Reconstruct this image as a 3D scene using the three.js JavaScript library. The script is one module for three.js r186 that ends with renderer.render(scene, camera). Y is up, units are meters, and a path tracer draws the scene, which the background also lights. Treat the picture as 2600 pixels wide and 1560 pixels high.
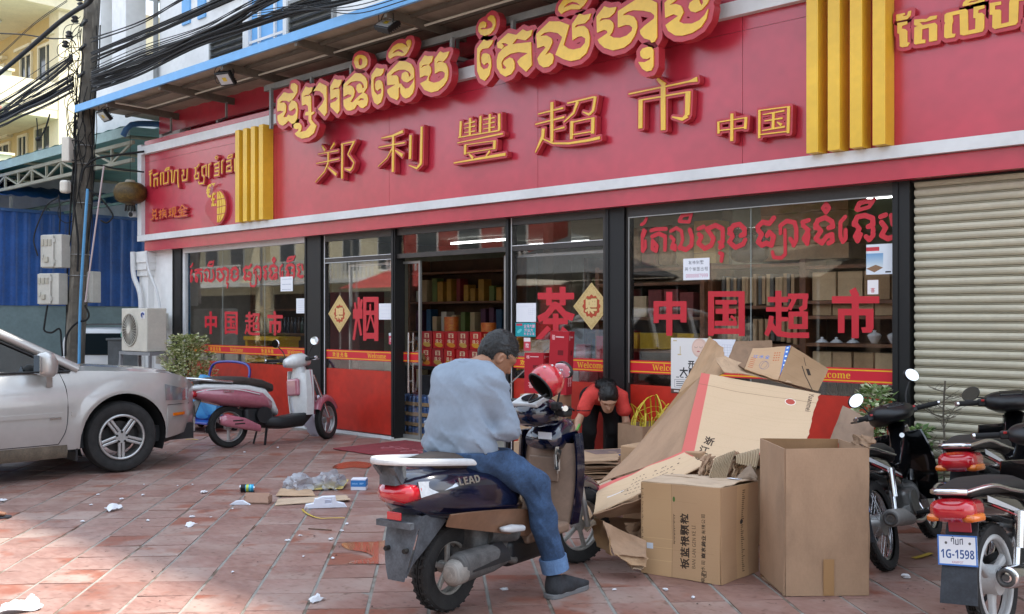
import*as THREE from 'three';
import{mergeGeometries,mergeVertices,toCreasedNormals}from 'three/addons/utils/BufferGeometryUtils.js';
import{RoundedBoxGeometry}from 'three/addons/geometries/RoundedBoxGeometry.js';
import{RectAreaLightUniformsLib}from 'three/addons/lights/RectAreaLightUniformsLib.js';
// ---------- camera, sky, sun, exposure (x along the shop front, y up, z out to the street) ----------
const scene=new THREE.Scene();
const FOC=2600,CX=1300,CY=808,EYE=new THREE.Vector3(11.07,1.5,8.16),YAW=Math.atan2(0.6923,0.7216);
const camera=new THREE.PerspectiveCamera(2*Math.atan(780/ FOC)*180/ Math.PI,2600/ 1560,0.1,400);
camera.position.copy(EYE);camera.rotation.y=YAW;
camera.setViewOffset(2600,1560,0,-28,2600,1560);
camera.updateProjectionMatrix();camera.updateMatrixWorld();
const renderer=new THREE.WebGLRenderer({antialias:true});
renderer.toneMapping=THREE.LinearToneMapping;renderer.toneMappingExposure=2.15;
renderer.shadowMap.enabled=true;renderer.shadowMap.type=THREE.PCFSoftShadowMap;
const SUN=new THREE.Vector3(4.6,11,-5.4).normalize();
{
const w=256,h=128,d=new Float32Array(w*h*4);
for(let j=0;j<h;j++)for(let i=0;i<w;i++){
const el=(j+0.5)/ h*Math.PI-Math.PI/ 2,az=(i+0.5)/ w*2*Math.PI-Math.PI;
const v=new THREE.Vector3(Math.cos(el)*Math.cos(az),Math.sin(el),Math.cos(el)*Math.sin(az));
const u=Math.max(0,v.y),glow=Math.pow(Math.max(0,v.dot(SUN)),6),hz=Math.pow(1-u,3);
const n=0.5+0.5*Math.sin(v.x*5+3*Math.sin(v.z*4+v.y*3))*Math.sin(v.z*6.3+2*Math.sin(v.x*5.1));
const c=Math.min(1,0.5*n*n+0.35*hz+0.22),k=(j*w+i)*4,b=1.02+0.8*glow+0.15*hz;
d[k]=b*(0.52+0.46*c);d[k+1]=b*(0.70+0.29*c);d[k+2]=b*(0.97+0.05*c);d[k+3]=1;
if(v.y<-0.02){d[k]=0.3;d[k+1]=0.28;d[k+2]=0.26;}
}
const t=new THREE.DataTexture(d,w,h,THREE.RGBAFormat,THREE.FloatType);
t.mapping=THREE.EquirectangularReflectionMapping;t.minFilter=t.magFilter=THREE.LinearFilter;t.needsUpdate=true;
scene.background=t;scene.environment=t;scene.environmentIntensity=1;
}
const sun=new THREE.DirectionalLight(new THREE.Color(1,0.93,0.82),4.6);
sun.position.copy(SUN).multiplyScalar(60);sun.castShadow=true;sun.shadow.mapSize.set(4096,4096);sun.shadow.radius=3;
Object.assign(sun.shadow.camera,{left:-40,right:40,top:40,bottom:-40,near:1,far:140});
scene.add(sun,sun.target);
RectAreaLightUniformsLib.init();
// ---------- photograph pixel -> place (ground, wall plane, or a distance) ----------
const RT=[0.7216,0,-0.6923],FW=[-0.6923,0,-0.7216];
const ray=(px,py)=>[0,1,2].map(i=>RT[i]*(px-CX)/ FOC+FW[i]-(i===1?(py-CY)/ FOC:0));
const E3=[EYE.x,EYE.y,EYE.z];
function hit(px,py,ax,v){const d=ray(px,py),t=(v-E3[ax])/ d[ax];return[0,1,2].map(i=>E3[i]+d[i]*t);}
const onZ=(px,py,z=0)=>hit(px,py,2,z),onX=(px,py,x)=>hit(px,py,0,x),onY=(px,py,y=0)=>hit(px,py,1,y);
const at=(px,py,Z)=>{const d=ray(px,py);return[0,1,2].map(i=>E3[i]+d[i]*Z);};
// ---------- helpers ----------
let seed=12345;const rnd=()=>{seed=(seed*1664525+1013904223)>>>0;return seed/ 4294967296;};
const rr=(a,b)=>a+(b-a)*rnd();const pick=a=>a[Math.floor(rnd()*a.length)];
const V=(x,y,z)=>new THREE.Vector3(x,y,z);
const V3=p=>p.isVector3?p:new THREE.Vector3(p[0],p[1],p[2]);
const used={};
function numbered(n){if(!(n in used)){used[n]=0;return n;}used[n]++;return n+'_'+String(used[n]).padStart(3,'0');}
function tag(o,label,category,group,kind){if(label)o.userData.label=label;if(category)o.userData.category=category;if(group)o.userData.group=group;if(kind)o.userData.kind=kind;return o;}
function thing(name,label,category,pos=[0,0,0],turn=0,group){
const o=new THREE.Group();o.name=numbered(name);o.position.set(...pos);o.rotation.y=turn;scene.add(o);return tag(o,label,category,group);
}
function part(parent,name,geo,mat,keepUV){
if(Array.isArray(geo))geo=merge(geo);
if(!keepUV&&mat.userData&&mat.userData.tex&&!geo.userData.keepUV)boxUV(geo);
const m=new THREE.Mesh(geo,mat);m.name=name;m.castShadow=m.receiveShadow=true;parent.add(m);return m;
}
function solo(name,label,category,geo,mat,group,pos,turn){
const m=part(scene,numbered(name),geo,mat);if(pos)m.position.set(...pos);if(turn)m.rotation.y=turn;return tag(m,label,category,group);
}
function struct(name,geo,mat){const m=part(scene,numbered(name),geo,mat);m.userData.kind='structure';return m;}
function copyOf(o,pos,turn,label,group){
const c=o.clone();c.name=numbered(o.name.replace(/_\d{3}$/,''));c.userData={...o.userData};scene.add(c);
if(pos)c.position.set(...pos);if(turn!==undefined)c.rotation.y=turn;if(label)c.userData.label=label;if(group)c.userData.group=group;return c;
}
function norm(g){
g=g.index?g.toNonIndexed():g;
if(!g.attributes.normal)g.computeVertexNormals();
if(!g.attributes.uv)g.setAttribute('uv',new THREE.BufferAttribute(new Float32Array(g.attributes.position.count*2),2));
for(const k of Object.keys(g.attributes))if(!['position','normal','uv'].includes(k))g.deleteAttribute(k);
g.morphAttributes={};return g;
}
function merge(list){const l=list.flat(9).filter(Boolean).map(norm);const g=l.length===1?l[0]:mergeGeometries(l,false);if(list.some(q=>q&&q.userData&&q.userData.keepUV))g.userData.keepUV=true;return g;}
function boxUV(g){
const p=g.attributes.position,n=g.attributes.normal,uv=new Float32Array(p.count*2);
for(let i=0;i<p.count;i++){
const a=Math.abs(n.getX(i)),b=Math.abs(n.getY(i)),c=Math.abs(n.getZ(i));
if(b>=a&&b>=c){uv[2*i]=p.getX(i);uv[2*i+1]=p.getZ(i);}
else if(a>=c){uv[2*i]=p.getZ(i);uv[2*i+1]=p.getY(i);}else{uv[2*i]=p.getX(i);uv[2*i+1]=p.getY(i);}
}
g.setAttribute('uv',new THREE.BufferAttribute(uv,2));
}
const move=(g,x,y,z)=>g.translate(x,y,z);
const bx=(w,h,d,x=0,y=0,z=0)=>new THREE.BoxGeometry(w,h,d).translate(x,y,z);
const bb=(x0,x1,y0,y1,z0,z1)=>new THREE.BoxGeometry(x1-x0,y1-y0,z1-z0).translate((x0+x1)/ 2,(y0+y1)/ 2,(z0+z1)/ 2);
const rb=(w,h,d,x=0,y=0,z=0,r=0.01,s=2)=>new RoundedBoxGeometry(w,h,d,s,Math.min(r,w/ 2.01,h/ 2.01,d/ 2.01)).translate(x,y,z);
function bar(a,b,w,h=w){ 
a=V3(a);b=V3(b);const L=a.distanceTo(b),g=new THREE.BoxGeometry(w,h,L);
const m=new THREE.Matrix4().lookAt(a,b,Math.abs(b.clone().sub(a).normalize().y)>0.98?V(1,0,0):V(0,1,0));g.applyMatrix4(m);const c=a.clone().add(b).multiplyScalar(0.5);return g.translate(c.x,c.y,c.z);
}
function rod(a,b,r0,r1=r0,n=10){
a=V3(a);b=V3(b);const L=a.distanceTo(b),g=new THREE.CylinderGeometry(r1,r0,L,n);
g.applyQuaternion(new THREE.Quaternion().setFromUnitVectors(V(0,1,0),b.clone().sub(a).normalize()));const c=a.clone().add(b).multiplyScalar(0.5);return g.translate(c.x,c.y,c.z);
}
function tube(pts,r,n=6,seg,closed=false){const c=new THREE.CatmullRomCurve3(pts.map(V3),closed,'centripetal');return new THREE.TubeGeometry(c,seg||Math.max(6,pts.length*5),r,n,closed);}
const ball=(r,x,y,z,sx=1,sy=1,sz=1,n=14)=>new THREE.SphereGeometry(r,n,Math.ceil(n*0.7)).scale(sx,sy,sz).translate(x,y,z);
function shp(pts,holes=[]){const s=new THREE.Shape(pts.map(p=>new THREE.Vector2(p[0],p[1])));for(const h of holes)s.holes.push(new THREE.Path(h.map(p=>new THREE.Vector2(p[0],p[1]))));return s;}
function smooth(pts,n=6,closed=true){const c=new THREE.CatmullRomCurve3(pts.map(p=>V(p[0],p[1],0)),closed,'centripetal');return c.getPoints(pts.length*n).slice(0,closed?-1:undefined).map(p=>[p.x,p.y]);}
function ext(s,d,bev=0,z=0,cs=8){const g=new THREE.ExtrudeGeometry(s,{depth:d-2*bev,bevelEnabled:bev>0,bevelThickness:bev,bevelSize:bev,bevelOffset:-bev,bevelSegments:2,curveSegments:cs});return g.translate(0,0,z+bev);}
function loft(st,n=20,caps=true){
const pos=[],idx=[];
for(const[x,y,z,hh,hw,p=2.5]of st)for(let i=0;i<n;i++){const a=i/ n*2*Math.PI,c=Math.cos(a),s=Math.sin(a);pos.push(x,y+hh*Math.sign(s)*Math.pow(Math.abs(s),2/ p),z+hw*Math.sign(c)*Math.pow(Math.abs(c),2/ p));}
for(let j=0;j+1<st.length;j++)for(let i=0;i<n;i++){const a=j*n+i,b=j*n+(i+1)%n,c=a+n,d=b+n;idx.push(a,b,c,b,d,c);}
if(caps)for(const[j,fl]of[[0,1],[st.length-1,0]]){const ci=pos.length/ 3;pos.push(st[j][0],st[j][1],st[j][2]);for(let i=0;i<n;i++){const a=j*n+i,b=j*n+(i+1)%n;fl?idx.push(ci,b,a):idx.push(ci,a,b);}}
const g=new THREE.BufferGeometry();g.setAttribute('position',new THREE.Float32BufferAttribute(pos,3));g.setIndex(idx);g.computeVertexNormals();return g;
}
function grid(rows,thick=0){ 
const R=rows.length,C=rows[0].length,pos=[],idx=[];
for(const r of rows)for(const p of r)pos.push(...p);
for(let j=0;j+1<R;j++)for(let i=0;i+1<C;i++){const a=j*C+i;idx.push(a,a+1,a+C,a+1,a+C+1,a+C);}
let g=new THREE.BufferGeometry();g.setAttribute('position',new THREE.Float32BufferAttribute(pos,3));g.setIndex(idx);g.computeVertexNormals();
if(!thick)return g;
const nr=g.attributes.normal,N=R*C,p2=pos.slice();for(let i=0;i<N;i++)p2.push(pos[3*i]-nr.getX(i)*thick,pos[3*i+1]-nr.getY(i)*thick,pos[3*i+2]-nr.getZ(i)*thick);
const id2=idx.slice();for(let k=0;k<idx.length;k+=3)id2.push(idx[k]+N,idx[k+2]+N,idx[k+1]+N);
const ring=[];for(let i=0;i<C;i++)ring.push(i);for(let j=1;j<R;j++)ring.push(j*C+C-1);for(let i=C-2;i>=0;i--)ring.push((R-1)*C+i);for(let j=R-2;j>0;j--)ring.push(j*C);
for(let k=0;k<ring.length;k++){const a=ring[k],b=ring[(k+1)%ring.length];id2.push(a,a+N,b,b,a+N,b+N);}
g=new THREE.BufferGeometry();g.setAttribute('position',new THREE.Float32BufferAttribute(p2,3));g.setIndex(id2);return toCreasedNormals(g,0.7);
}
function mesh4(rowsFn,nu,nv,thick){const r=[];for(let j=0;j<=nv;j++){const row=[];for(let i=0;i<=nu;i++)row.push(rowsFn(i/ nu,j/ nv));r.push(row);}return grid(r,thick);}
// ---------- noise and textures ----------
const hsh=(x,y,s)=>{let h=(x*374761393+y*668265263+s*974634777)|0;h=Math.imul(h ^(h>>>13),1274126177);return((h ^(h>>>16))>>>0)/ 4294967296;};
function vnoise(x,y,per,s){const xi=Math.floor(x),yi=Math.floor(y),fx=x-xi,fy=y-yi,u=fx*fx*(3-2*fx),v=fy*fy*(3-2*fy),m=k=>((k%per)+per)%per;
const a=hsh(m(xi),m(yi),s),b=hsh(m(xi+1),m(yi),s),c=hsh(m(xi),m(yi+1),s),d=hsh(m(xi+1),m(yi+1),s);return a+(b-a)*u+(c-a)*v+(a-b-c+d)*u*v;}
function fbm(u,v,f,o,s){let t=0,a=0.5,w=0;for(let k=0;k<o;k++){t+=a*vnoise(u*f,v*f,f,s+k);w+=a;a*=0.55;f*=2;}return t/ w;}
function tex(n,fn,size=1,srgb=true){ 
const d=new Uint8Array(n*n*4);for(let j=0;j<n;j++)for(let i=0;i<n;i++){const c=fn(i/ n,j/ n),k=(j*n+i)*4;for(let q=0;q<3;q++)d[k+q]=Math.max(0,Math.min(255,c[q]*255));d[k+3]=255;}
const t=new THREE.DataTexture(d,n,n,THREE.RGBAFormat);t.wrapS=t.wrapT=THREE.RepeatWrapping;t.magFilter=THREE.LinearFilter;t.minFilter=THREE.LinearMipmapLinearFilter;t.generateMipmaps=true;if(srgb)t.colorSpace=THREE.SRGBColorSpace;t.repeat.set(1/ size,1/ size);t.needsUpdate=true;return t;
}
const mixc=(a,b,t)=>a.map((x,i)=>x+(b[i]-x)*t);
const hexc=h=>[(h>>16&255)/ 255,(h>>8&255)/ 255,(h&255)/ 255];
function mat(color,rough=0.7,o={}){if(o.map&&o.map.userData&&o.map.userData.tint!==undefined&&color===0xffffff)color=o.map.userData.tint;const m=new THREE.MeshPhysicalMaterial({color,roughness:rough,metalness:0,...o});if(o.map||o.roughnessMap||o.bumpMap)m.userData.tex=true;return m;}
const _tx={},LV=[0.96,0.92,0.87,0.8,0.68,0.5];
function mottle(a,b,size=1,f=4,s=1,n=256){
const A=hexc(a),B=hexc(b),rt=A.map((x,i)=>x/ Math.max(0.02,B[i])),av=(rt[0]+rt[1]+rt[2])/ 3,two=Math.max(...rt)-Math.min(...rt)>0.3;
const fld=(u,v,sd)=>{const t=0.7*fbm(u,v,f,5,sd)+0.3*fbm(u,v,f*8,2,sd+9);return Math.min(1,Math.max(0,(t-0.25)*2));};
if(two){const key=[a,b,f,s].join();const t0=_tx[key]||(_tx[key]=tex(n,(u,v)=>mixc(A,B,fld(u,v,s)),1));const t=t0.clone();t.repeat.set(1/ size,1/ size);t.needsUpdate=true;return t;}
const lv=LV.reduce((p,q)=>Math.abs(q-av)<Math.abs(p-av)?q:p),sd=s%3,key=lv+'_'+sd+'_'+(f>4?6:4);
const t0=_tx[key]||(_tx[key]=tex(n,(u,v)=>{const q=lv+(1-lv)*fld(u,v,sd*17+3);return[q,q,q];},1));const t=t0.clone();t.repeat.set(1/ size,1/ size);t.needsUpdate=true;t.userData={tint:b};return t;
}
const bumpT=tex(256,(u,v)=>{const t=fbm(u,v,8,5,77);return[t,t,t];},0.5,false);
const roughT=tex(256,(u,v)=>{const t=0.55+0.45*fbm(u,v,6,5,31);return[t,t,t];},0.9,false);
const tm=(a,b,rough,size=1,f=4,s=1,o={})=>mat(0xffffff,rough,{map:mottle(a,b,size,f,s),...o});
function canvasTex(w,h,draw,o={}){const c=document.createElement('canvas');c.width=w;c.height=h;const x=c.getContext('2d');draw(x,w,h);const t=new THREE.CanvasTexture(c);t.colorSpace=THREE.SRGBColorSpace;t.anisotropy=8;return t;}
function sheet(w,h,d,map,rough=0.75,o={}){const g=bx(w,h,d);const m=new THREE.MeshPhysicalMaterial({map,roughness:rough,...o});g.userData.keepUV=true;return[g,m];}
// ---------- lettering: shapes are drawn on a canvas in metres, their outlines traced and given depth ----------
function simplify(p,eps){ 
const n=p.length;if(n<8)return p;let far=0,fd=0;for(let i=1;i<n;i++){const d=(p[i][0]-p[0][0])**2+(p[i][1]-p[0][1])**2;if(d>fd){fd=d;far=i;}}
const rec=(a,b)=>{let md=0,mi=-1;const[x0,y0]=p[a],[x1,y1]=p[b%n],dx=x1-x0,dy=y1-y0,L=Math.hypot(dx,dy)||1e-9;for(let i=a+1;i<b;i++){const d=Math.abs((p[i][0]-x0)*dy-(p[i][1]-y0)*dx)/ L;if(d>md){md=d;mi=i;}}return md>eps?[...rec(a,mi),...rec(mi,b)]:[p[a]];};
return[...rec(0,far),...rec(far,n)];
}
function traceShapes(draw,b,res,eps=0.45){ 
const pad=3,w=Math.ceil((b[2]-b[0])*res)+2*pad,h=Math.ceil((b[3]-b[1])*res)+2*pad,c=document.createElement('canvas');c.width=w;c.height=h;
const x=c.getContext('2d');x.setTransform(res,0,0,-res,pad-b[0]*res,pad+b[3]*res);x.fillStyle=x.strokeStyle='#fff';x.lineJoin=x.lineCap='round';draw(x);
const im=x.getImageData(0,0,w,h).data,A=(i,j)=>im[(j*w+i)*4+3]-127.5,nx=new Map();
const T={1:[3,0],2:[0,1],3:[3,1],4:[1,2],5:[3,0,1,2],6:[0,2],7:[3,2],8:[2,3],9:[2,0],10:[0,1,2,3],11:[2,1],12:[1,3],13:[1,0],14:[0,3]};
const P=new Map(),key=(i,j,e)=>e===0?2*(j*w+i):e===2?2*((j+1)*w+i):e===3?2*(j*w+i)+1:2*(j*w+i+1)+1;
for(let j=0;j<h-1;j++)for(let i=0;i<w-1;i++){
const a=A(i,j),q=A(i+1,j),r=A(i+1,j+1),s=A(i,j+1),k=(a>0)+2*(q>0)+4*(r>0)+8*(s>0),t=T[k];if(!t)continue;
const pt=e=>e===0?[i+a/ (a-q),j]:e===1?[i+1,j+q/ (q-r)]:e===2?[i+s/ (s-r),j+1]:[i,j+a/ (a-s)];
for(let m=0;m<t.length;m+=2){const k0=key(i,j,t[m]),k1=key(i,j,t[m+1]);nx.set(k0,k1);P.set(k0,pt(t[m]));P.set(k1,pt(t[m+1]));}
}
const loops=[];while(nx.size){const s=nx.keys().next().value;let k=s;const L=[];while(nx.has(k)){L.push(P.get(k));const n=nx.get(k);nx.delete(k);k=n;}if(L.length>5)loops.push(L);}
const area=p=>p.reduce((t,q,i)=>{const r=p[(i+1)%p.length];return t+q[0]*r[1]-r[0]*q[1];},0)/ 2;
const m=loops.map(L=>simplify(L,eps).map(([u,v])=>[(u-pad)/ res+b[0],b[3]-(v-pad)/ res])).filter(p=>p.length>2&&Math.abs(area(p))*res*res>6);
const outs=m.filter(p=>area(p)>0).map(p=>({p,holes:[]})),inside=(q,p)=>{let c=false;for(let i=0,j=p.length-1;i<p.length;j=i++)if((p[i][1]>q[1])!==(p[j][1]>q[1])&&q[0]<(p[j][0]-p[i][0])*(q[1]-p[i][1])/ (p[j][1]-p[i][1])+p[i][0])c=!c;return c;};
for(const p of m)if(area(p)<0){const o=outs.filter(o=>inside(p[0],o.p)).sort((a,b)=>area(a.p)-area(b.p))[0];if(o)o.holes.push(p);}
return outs.map(o=>shp(o.p,o.holes));
}
const poly=(x,p)=>{x.beginPath();p.forEach((q,i)=>i?x.lineTo(q[0],q[1]):x.moveTo(q[0],q[1]));x.closePath();};
function taper(x,w0,w1,p){const n=p.length;const L=[],R=[];for(let i=0;i<n;i++){const a=p[Math.max(0,i-1)],b=p[Math.min(n-1,i+1)],dx=b[0]-a[0],dy=b[1]-a[1],l=Math.hypot(dx,dy)||1,w=(w0+(w1-w0)*i/ (n-1))/ 2;L.push([p[i][0]-dy/ l*w,p[i][1]+dx/ l*w]);R.push([p[i][0]+dy/ l*w,p[i][1]-dx/ l*w]);}poly(x,[...L,...R.reverse()]);x.fill();}
const nums=s=>s.trim().split(/[\s,;]+/).map(Number);
const pairs=a=>{const r=[];for(let i=0;i+1<a.length;i+=2)r.push([a[i],a[i+1]]);return r;};
function reader(x0,y0,k,z){return(u,v)=>{const q=onZ(x0+u/ k,y0+v/ k,z);return[q[0],q[1]];};}
function bounds(lists,m){let b=[1e9,1e9,-1e9,-1e9];for(const l of lists)for(const q of l){b[0]=Math.min(b[0],q[0]);b[1]=Math.min(b[1],q[1]);b[2]=Math.max(b[2],q[0]);b[3]=Math.max(b[3],q[1]);}return[b[0]-m,b[1]-m,b[2]+m,b[3]+m];}
const CJ={
'欢':'1 3 7 3 6 8 1 14/2 6 7 13/10 1 8 6/9 5 15 5 14 8/11 7 11 10 7 15/11 9 15 15','迎':'2 2 4 4/1 7 3 7 3 12 1 14/2 13 6 15 15 15/7 3 7 12/7 3 10 2/7 11 10 10/11 3 14 3 14 10 12 10/11 3 11 13','光':'8 1 8 7/3 2 5 5/13 2 11 5/1 8 15 8/6 8 5 12 1 15/10 8 10 14 15 14 15 12','临':'2 3 2 13/5 1 5 15/9 1 7 6/8 4 15 4/10 6 12 8/8 9 15 9 15 15 8 15 8 9/11 9 11 15',
'有':'1 3 15 3/7 1 5 7 1 11/5 7 13 7 13 15 11 15/5 7 5 15/5 9 13 9/5 12 13 12','栋':'1 5 7 5/4 1 4 15/4 6 1 10/5 7 7 9/8 4 15 4/11 1 9 8 15 8/12 6 12 14 10 14/9 10 8 13/14 10 15 12','别':'1 2 7 2 7 6 1 6 1 2/1 9 8 9 7 14 5 14/4 7 4 11 1 15/11 3 11 11/14 1 14 14 12 14','墅':'1 1 7 1 7 6 1 6 1 1/4 1 4 9/1 4 7 4/1 9 8 8/9 2 14 2 11 4/9 5 15 5 12 9/8 10 8 15/3 12 13 12/1 15 15 15','两':'1 2 15 2/2 6 14 6 14 15/2 6 2 15/6 3 6 8 3 12/6 8 8 11/11 3 10 8 8 12/10 8 13 11','个':'8 1 1 8/8 1 15 8/8 6 8 15','铺':'4 1 1 5/2 5 6 5/1 8 6 8/4 5 4 14 7 12/7 4 15 4/11 1 11 15/8 7 14 7 14 14/8 7 8 15/8 10 14 10','面':'1 2 15 2/8 2 6 5/2 5 14 5 14 15 2 15 2 5/6 5 6 15/10 5 10 15/6 8 10 8/6 12 10 12','出':'8 1 8 15/3 3 3 7 13 7/13 3 13 7/2 9 2 15 14 15/14 9 14 15','租':'6 1 2 3/1 5 7 5/4 2 4 15/4 6 1 11/5 8 7 10/9 2 14 2/9 2 9 14/14 2 14 14/9 6 14 6/9 10 14 10/7 15 15 15',
'板':'1 4 7 4/4 1 4 15/4 5 1 10/5 6 7 9/15 1 9 3 9 8 7 15/9 6 14 6 12 11 8 15/10 8 15 15','蓝':'1 3 15 3/5 1 5 5/11 1 11 5/3 6 3 10/6 6 6 10/10 5 8 9/10 7 14 7/3 11 13 11 13 15/3 11 3 15/6 11 6 15/10 11 10 15/1 15 15 15','根':'1 4 7 4/4 1 4 15/4 5 1 10/5 6 7 9/9 2 14 2 14 7 9 7/9 2 9 15 12 13/9 5 14 5/15 8 12 10/10 8 15 15','颗':'1 1 7 1 7 6 1 6 1 1/1 4 7 4/4 1 4 15/1 8 8 8/4 9 1 13/5 9 7 12/9 2 15 2/12 2 11 4/10 4 14 4 14 11/10 4 10 11/12 6 11 11 8 15/13 12 15 15','粒':'1 6 7 6/4 1 4 15/2 2 3 4/7 2 6 4/4 7 1 11/5 8 7 10/11 1 12 3/8 4 15 4/9 7 10 12/14 6 12 13/8 14 15 14',
'浙':'1 2 3 4/1 6 3 8/1 14 4 10/4 4 8 4/6 1 6 14 5 14/4 9 8 7/14 1 10 3 10 8 8 15/10 6 15 6/13 6 13 15','江':'2 2 4 4/1 6 3 8/1 14 4 10/6 3 14 3/10 3 10 14/5 14 15 14','华':'5 1 1 6/3 4 3 8/14 2 8 5/9 1 9 7 14 7 14 5/1 10 15 10/8 8 8 15','省':'8 1 8 5/5 2 2 5/11 2 14 5/12 5 2 9/4 8 12 8 12 15 4 15 4 8/4 10 12 10/4 13 12 13','开':'2 2 14 2/1 7 15 7/5 2 5 8 2 15/11 2 11 15','业':'5 1 5 14/10 1 10 14/1 5 3 10/14 5 12 10/1 15 15 15','大':'1 5 15 5/8 1 7 7 1 15/8 6 15 15','酬':'1 2 7 2/1 5 7 5 7 15 1 15 1 5/3 2 3 8/5 2 5 8/1 11 7 11/10 2 9 15/8 5 8 9/12 2 12 14/14 1 14 15/13 6 13 9','宾':'8 0 8 2/1 5 1 3 15 3 15 5/12 4 4 6 4 10/4 8 13 8/9 8 9 11/1 11 15 11/5 12 2 15/11 12 14 15','拉':'1 4 6 4/4 1 4 14 2 14/1 10 6 7/10 1 11 3/7 4 15 4/9 6 10 12/14 6 12 13/7 14 15 14','福':'3 1 4 3/1 5 6 5 1 11/4 8 4 15/7 2 15 2/8 4 14 4 14 7 8 7 8 4/8 9 15 9 15 15 8 15 8 9/8 12 15 12/11 9 11 15','喜':'1 2 15 2/8 1 8 4/3 4 13 4/4 6 12 6 12 8 4 8 4 6/1 10 15 10/4 12 12 12 12 15 4 15 4 12',
'全':'8 1 1 7/8 1 15 7/4 8 12 8/4 11 12 11/8 8 8 15/2 15 14 15','场':'1 5 6 5/4 1 4 12/1 13 6 11/8 2 14 2 9 7 15 7 14 14 12 14/11 7 8 13/13 8 10 14','公':'6 1 1 8/10 1 15 8/8 7 3 14 13 13/11 10 14 15','司':'2 2 14 2 14 15 12 15/2 6 11 6/3 9 10 9 10 14 3 14 3 9','限':'1 2 1 15/1 2 5 2 3 6 5 9 2 11/8 2 14 2 14 7 8 7/8 2 8 15 11 13/8 5 14 5/15 8 12 10/9 8 15 15','药':'1 3 15 3/5 1 5 5/11 1 11 5/4 6 2 9 6 8 2 12 7 11/1 15 7 13/10 6 8 10/10 7 15 7 14 14 11 14/10 10 12 12','南':'1 3 15 3/8 1 8 6/2 6 14 6 14 15/2 6 2 15/5 8 6 10/11 8 10 10/4 10 12 10/4 13 12 13/8 10 8 15','京':'8 1 8 3/1 3 15 3/4 6 12 6 12 9 4 9 4 6/8 9 8 15 6 15/4 11 2 14/12 11 14 14','水':'8 1 8 15 6 14/1 5 6 5 1 13/13 3 9 7/9 6 15 13',
};
function pen(x,str,px,py,s,lw,step){x.lineWidth=lw;x.lineCap='square';x.lineJoin='miter';for(const ch of str){const g=CJ[ch];if(g)for(const st of g.split('/')){const p=pairs(nums(st));x.beginPath();p.forEach((q,i)=>{const X=px+q[0]/ 16*s,Y=py+q[1]/ 16*s;i?x.lineTo(X,Y):x.moveTo(X,Y);});x.stroke();}px+=step||s*1.1;}}
// ---------- the ground ----------
const concreteT=mottle(0x8f8a80,0xaba598,2.2,5,3);
struct('ground',new THREE.PlaneGeometry(240,240,1,1).rotateX(-Math.PI/ 2).translate(0,-0.16,0),mat(0xffffff,0.95,{map:mottle(0x77736c,0x928d84,3.1,5,8),bumpMap:bumpT,bumpScale:0.006}));
struct('road',bb(-60,60,-0.15,-0.12,9.6,19),mat(0xffffff,0.95,{map:mottle(0x6a6662,0x85807a,2.7,6,4),bumpMap:bumpT,bumpScale:0.006}));
struct('kerb',[bb(-60,60,-0.15,-0.001,9.3,9.6)],tm(0x9a958c,0xb4afa5,0.9,1.5,4,6));
struct('side_yard',[bb(-60,-6.2,-0.15,-0.012,-14,9.29),bb(13.5,60,-0.15,-0.012,0.5,9.29)],mat(0xffffff,0.95,{map:concreteT,bumpMap:bumpT,bumpScale:0.004}));
const paveMats=[];
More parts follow.
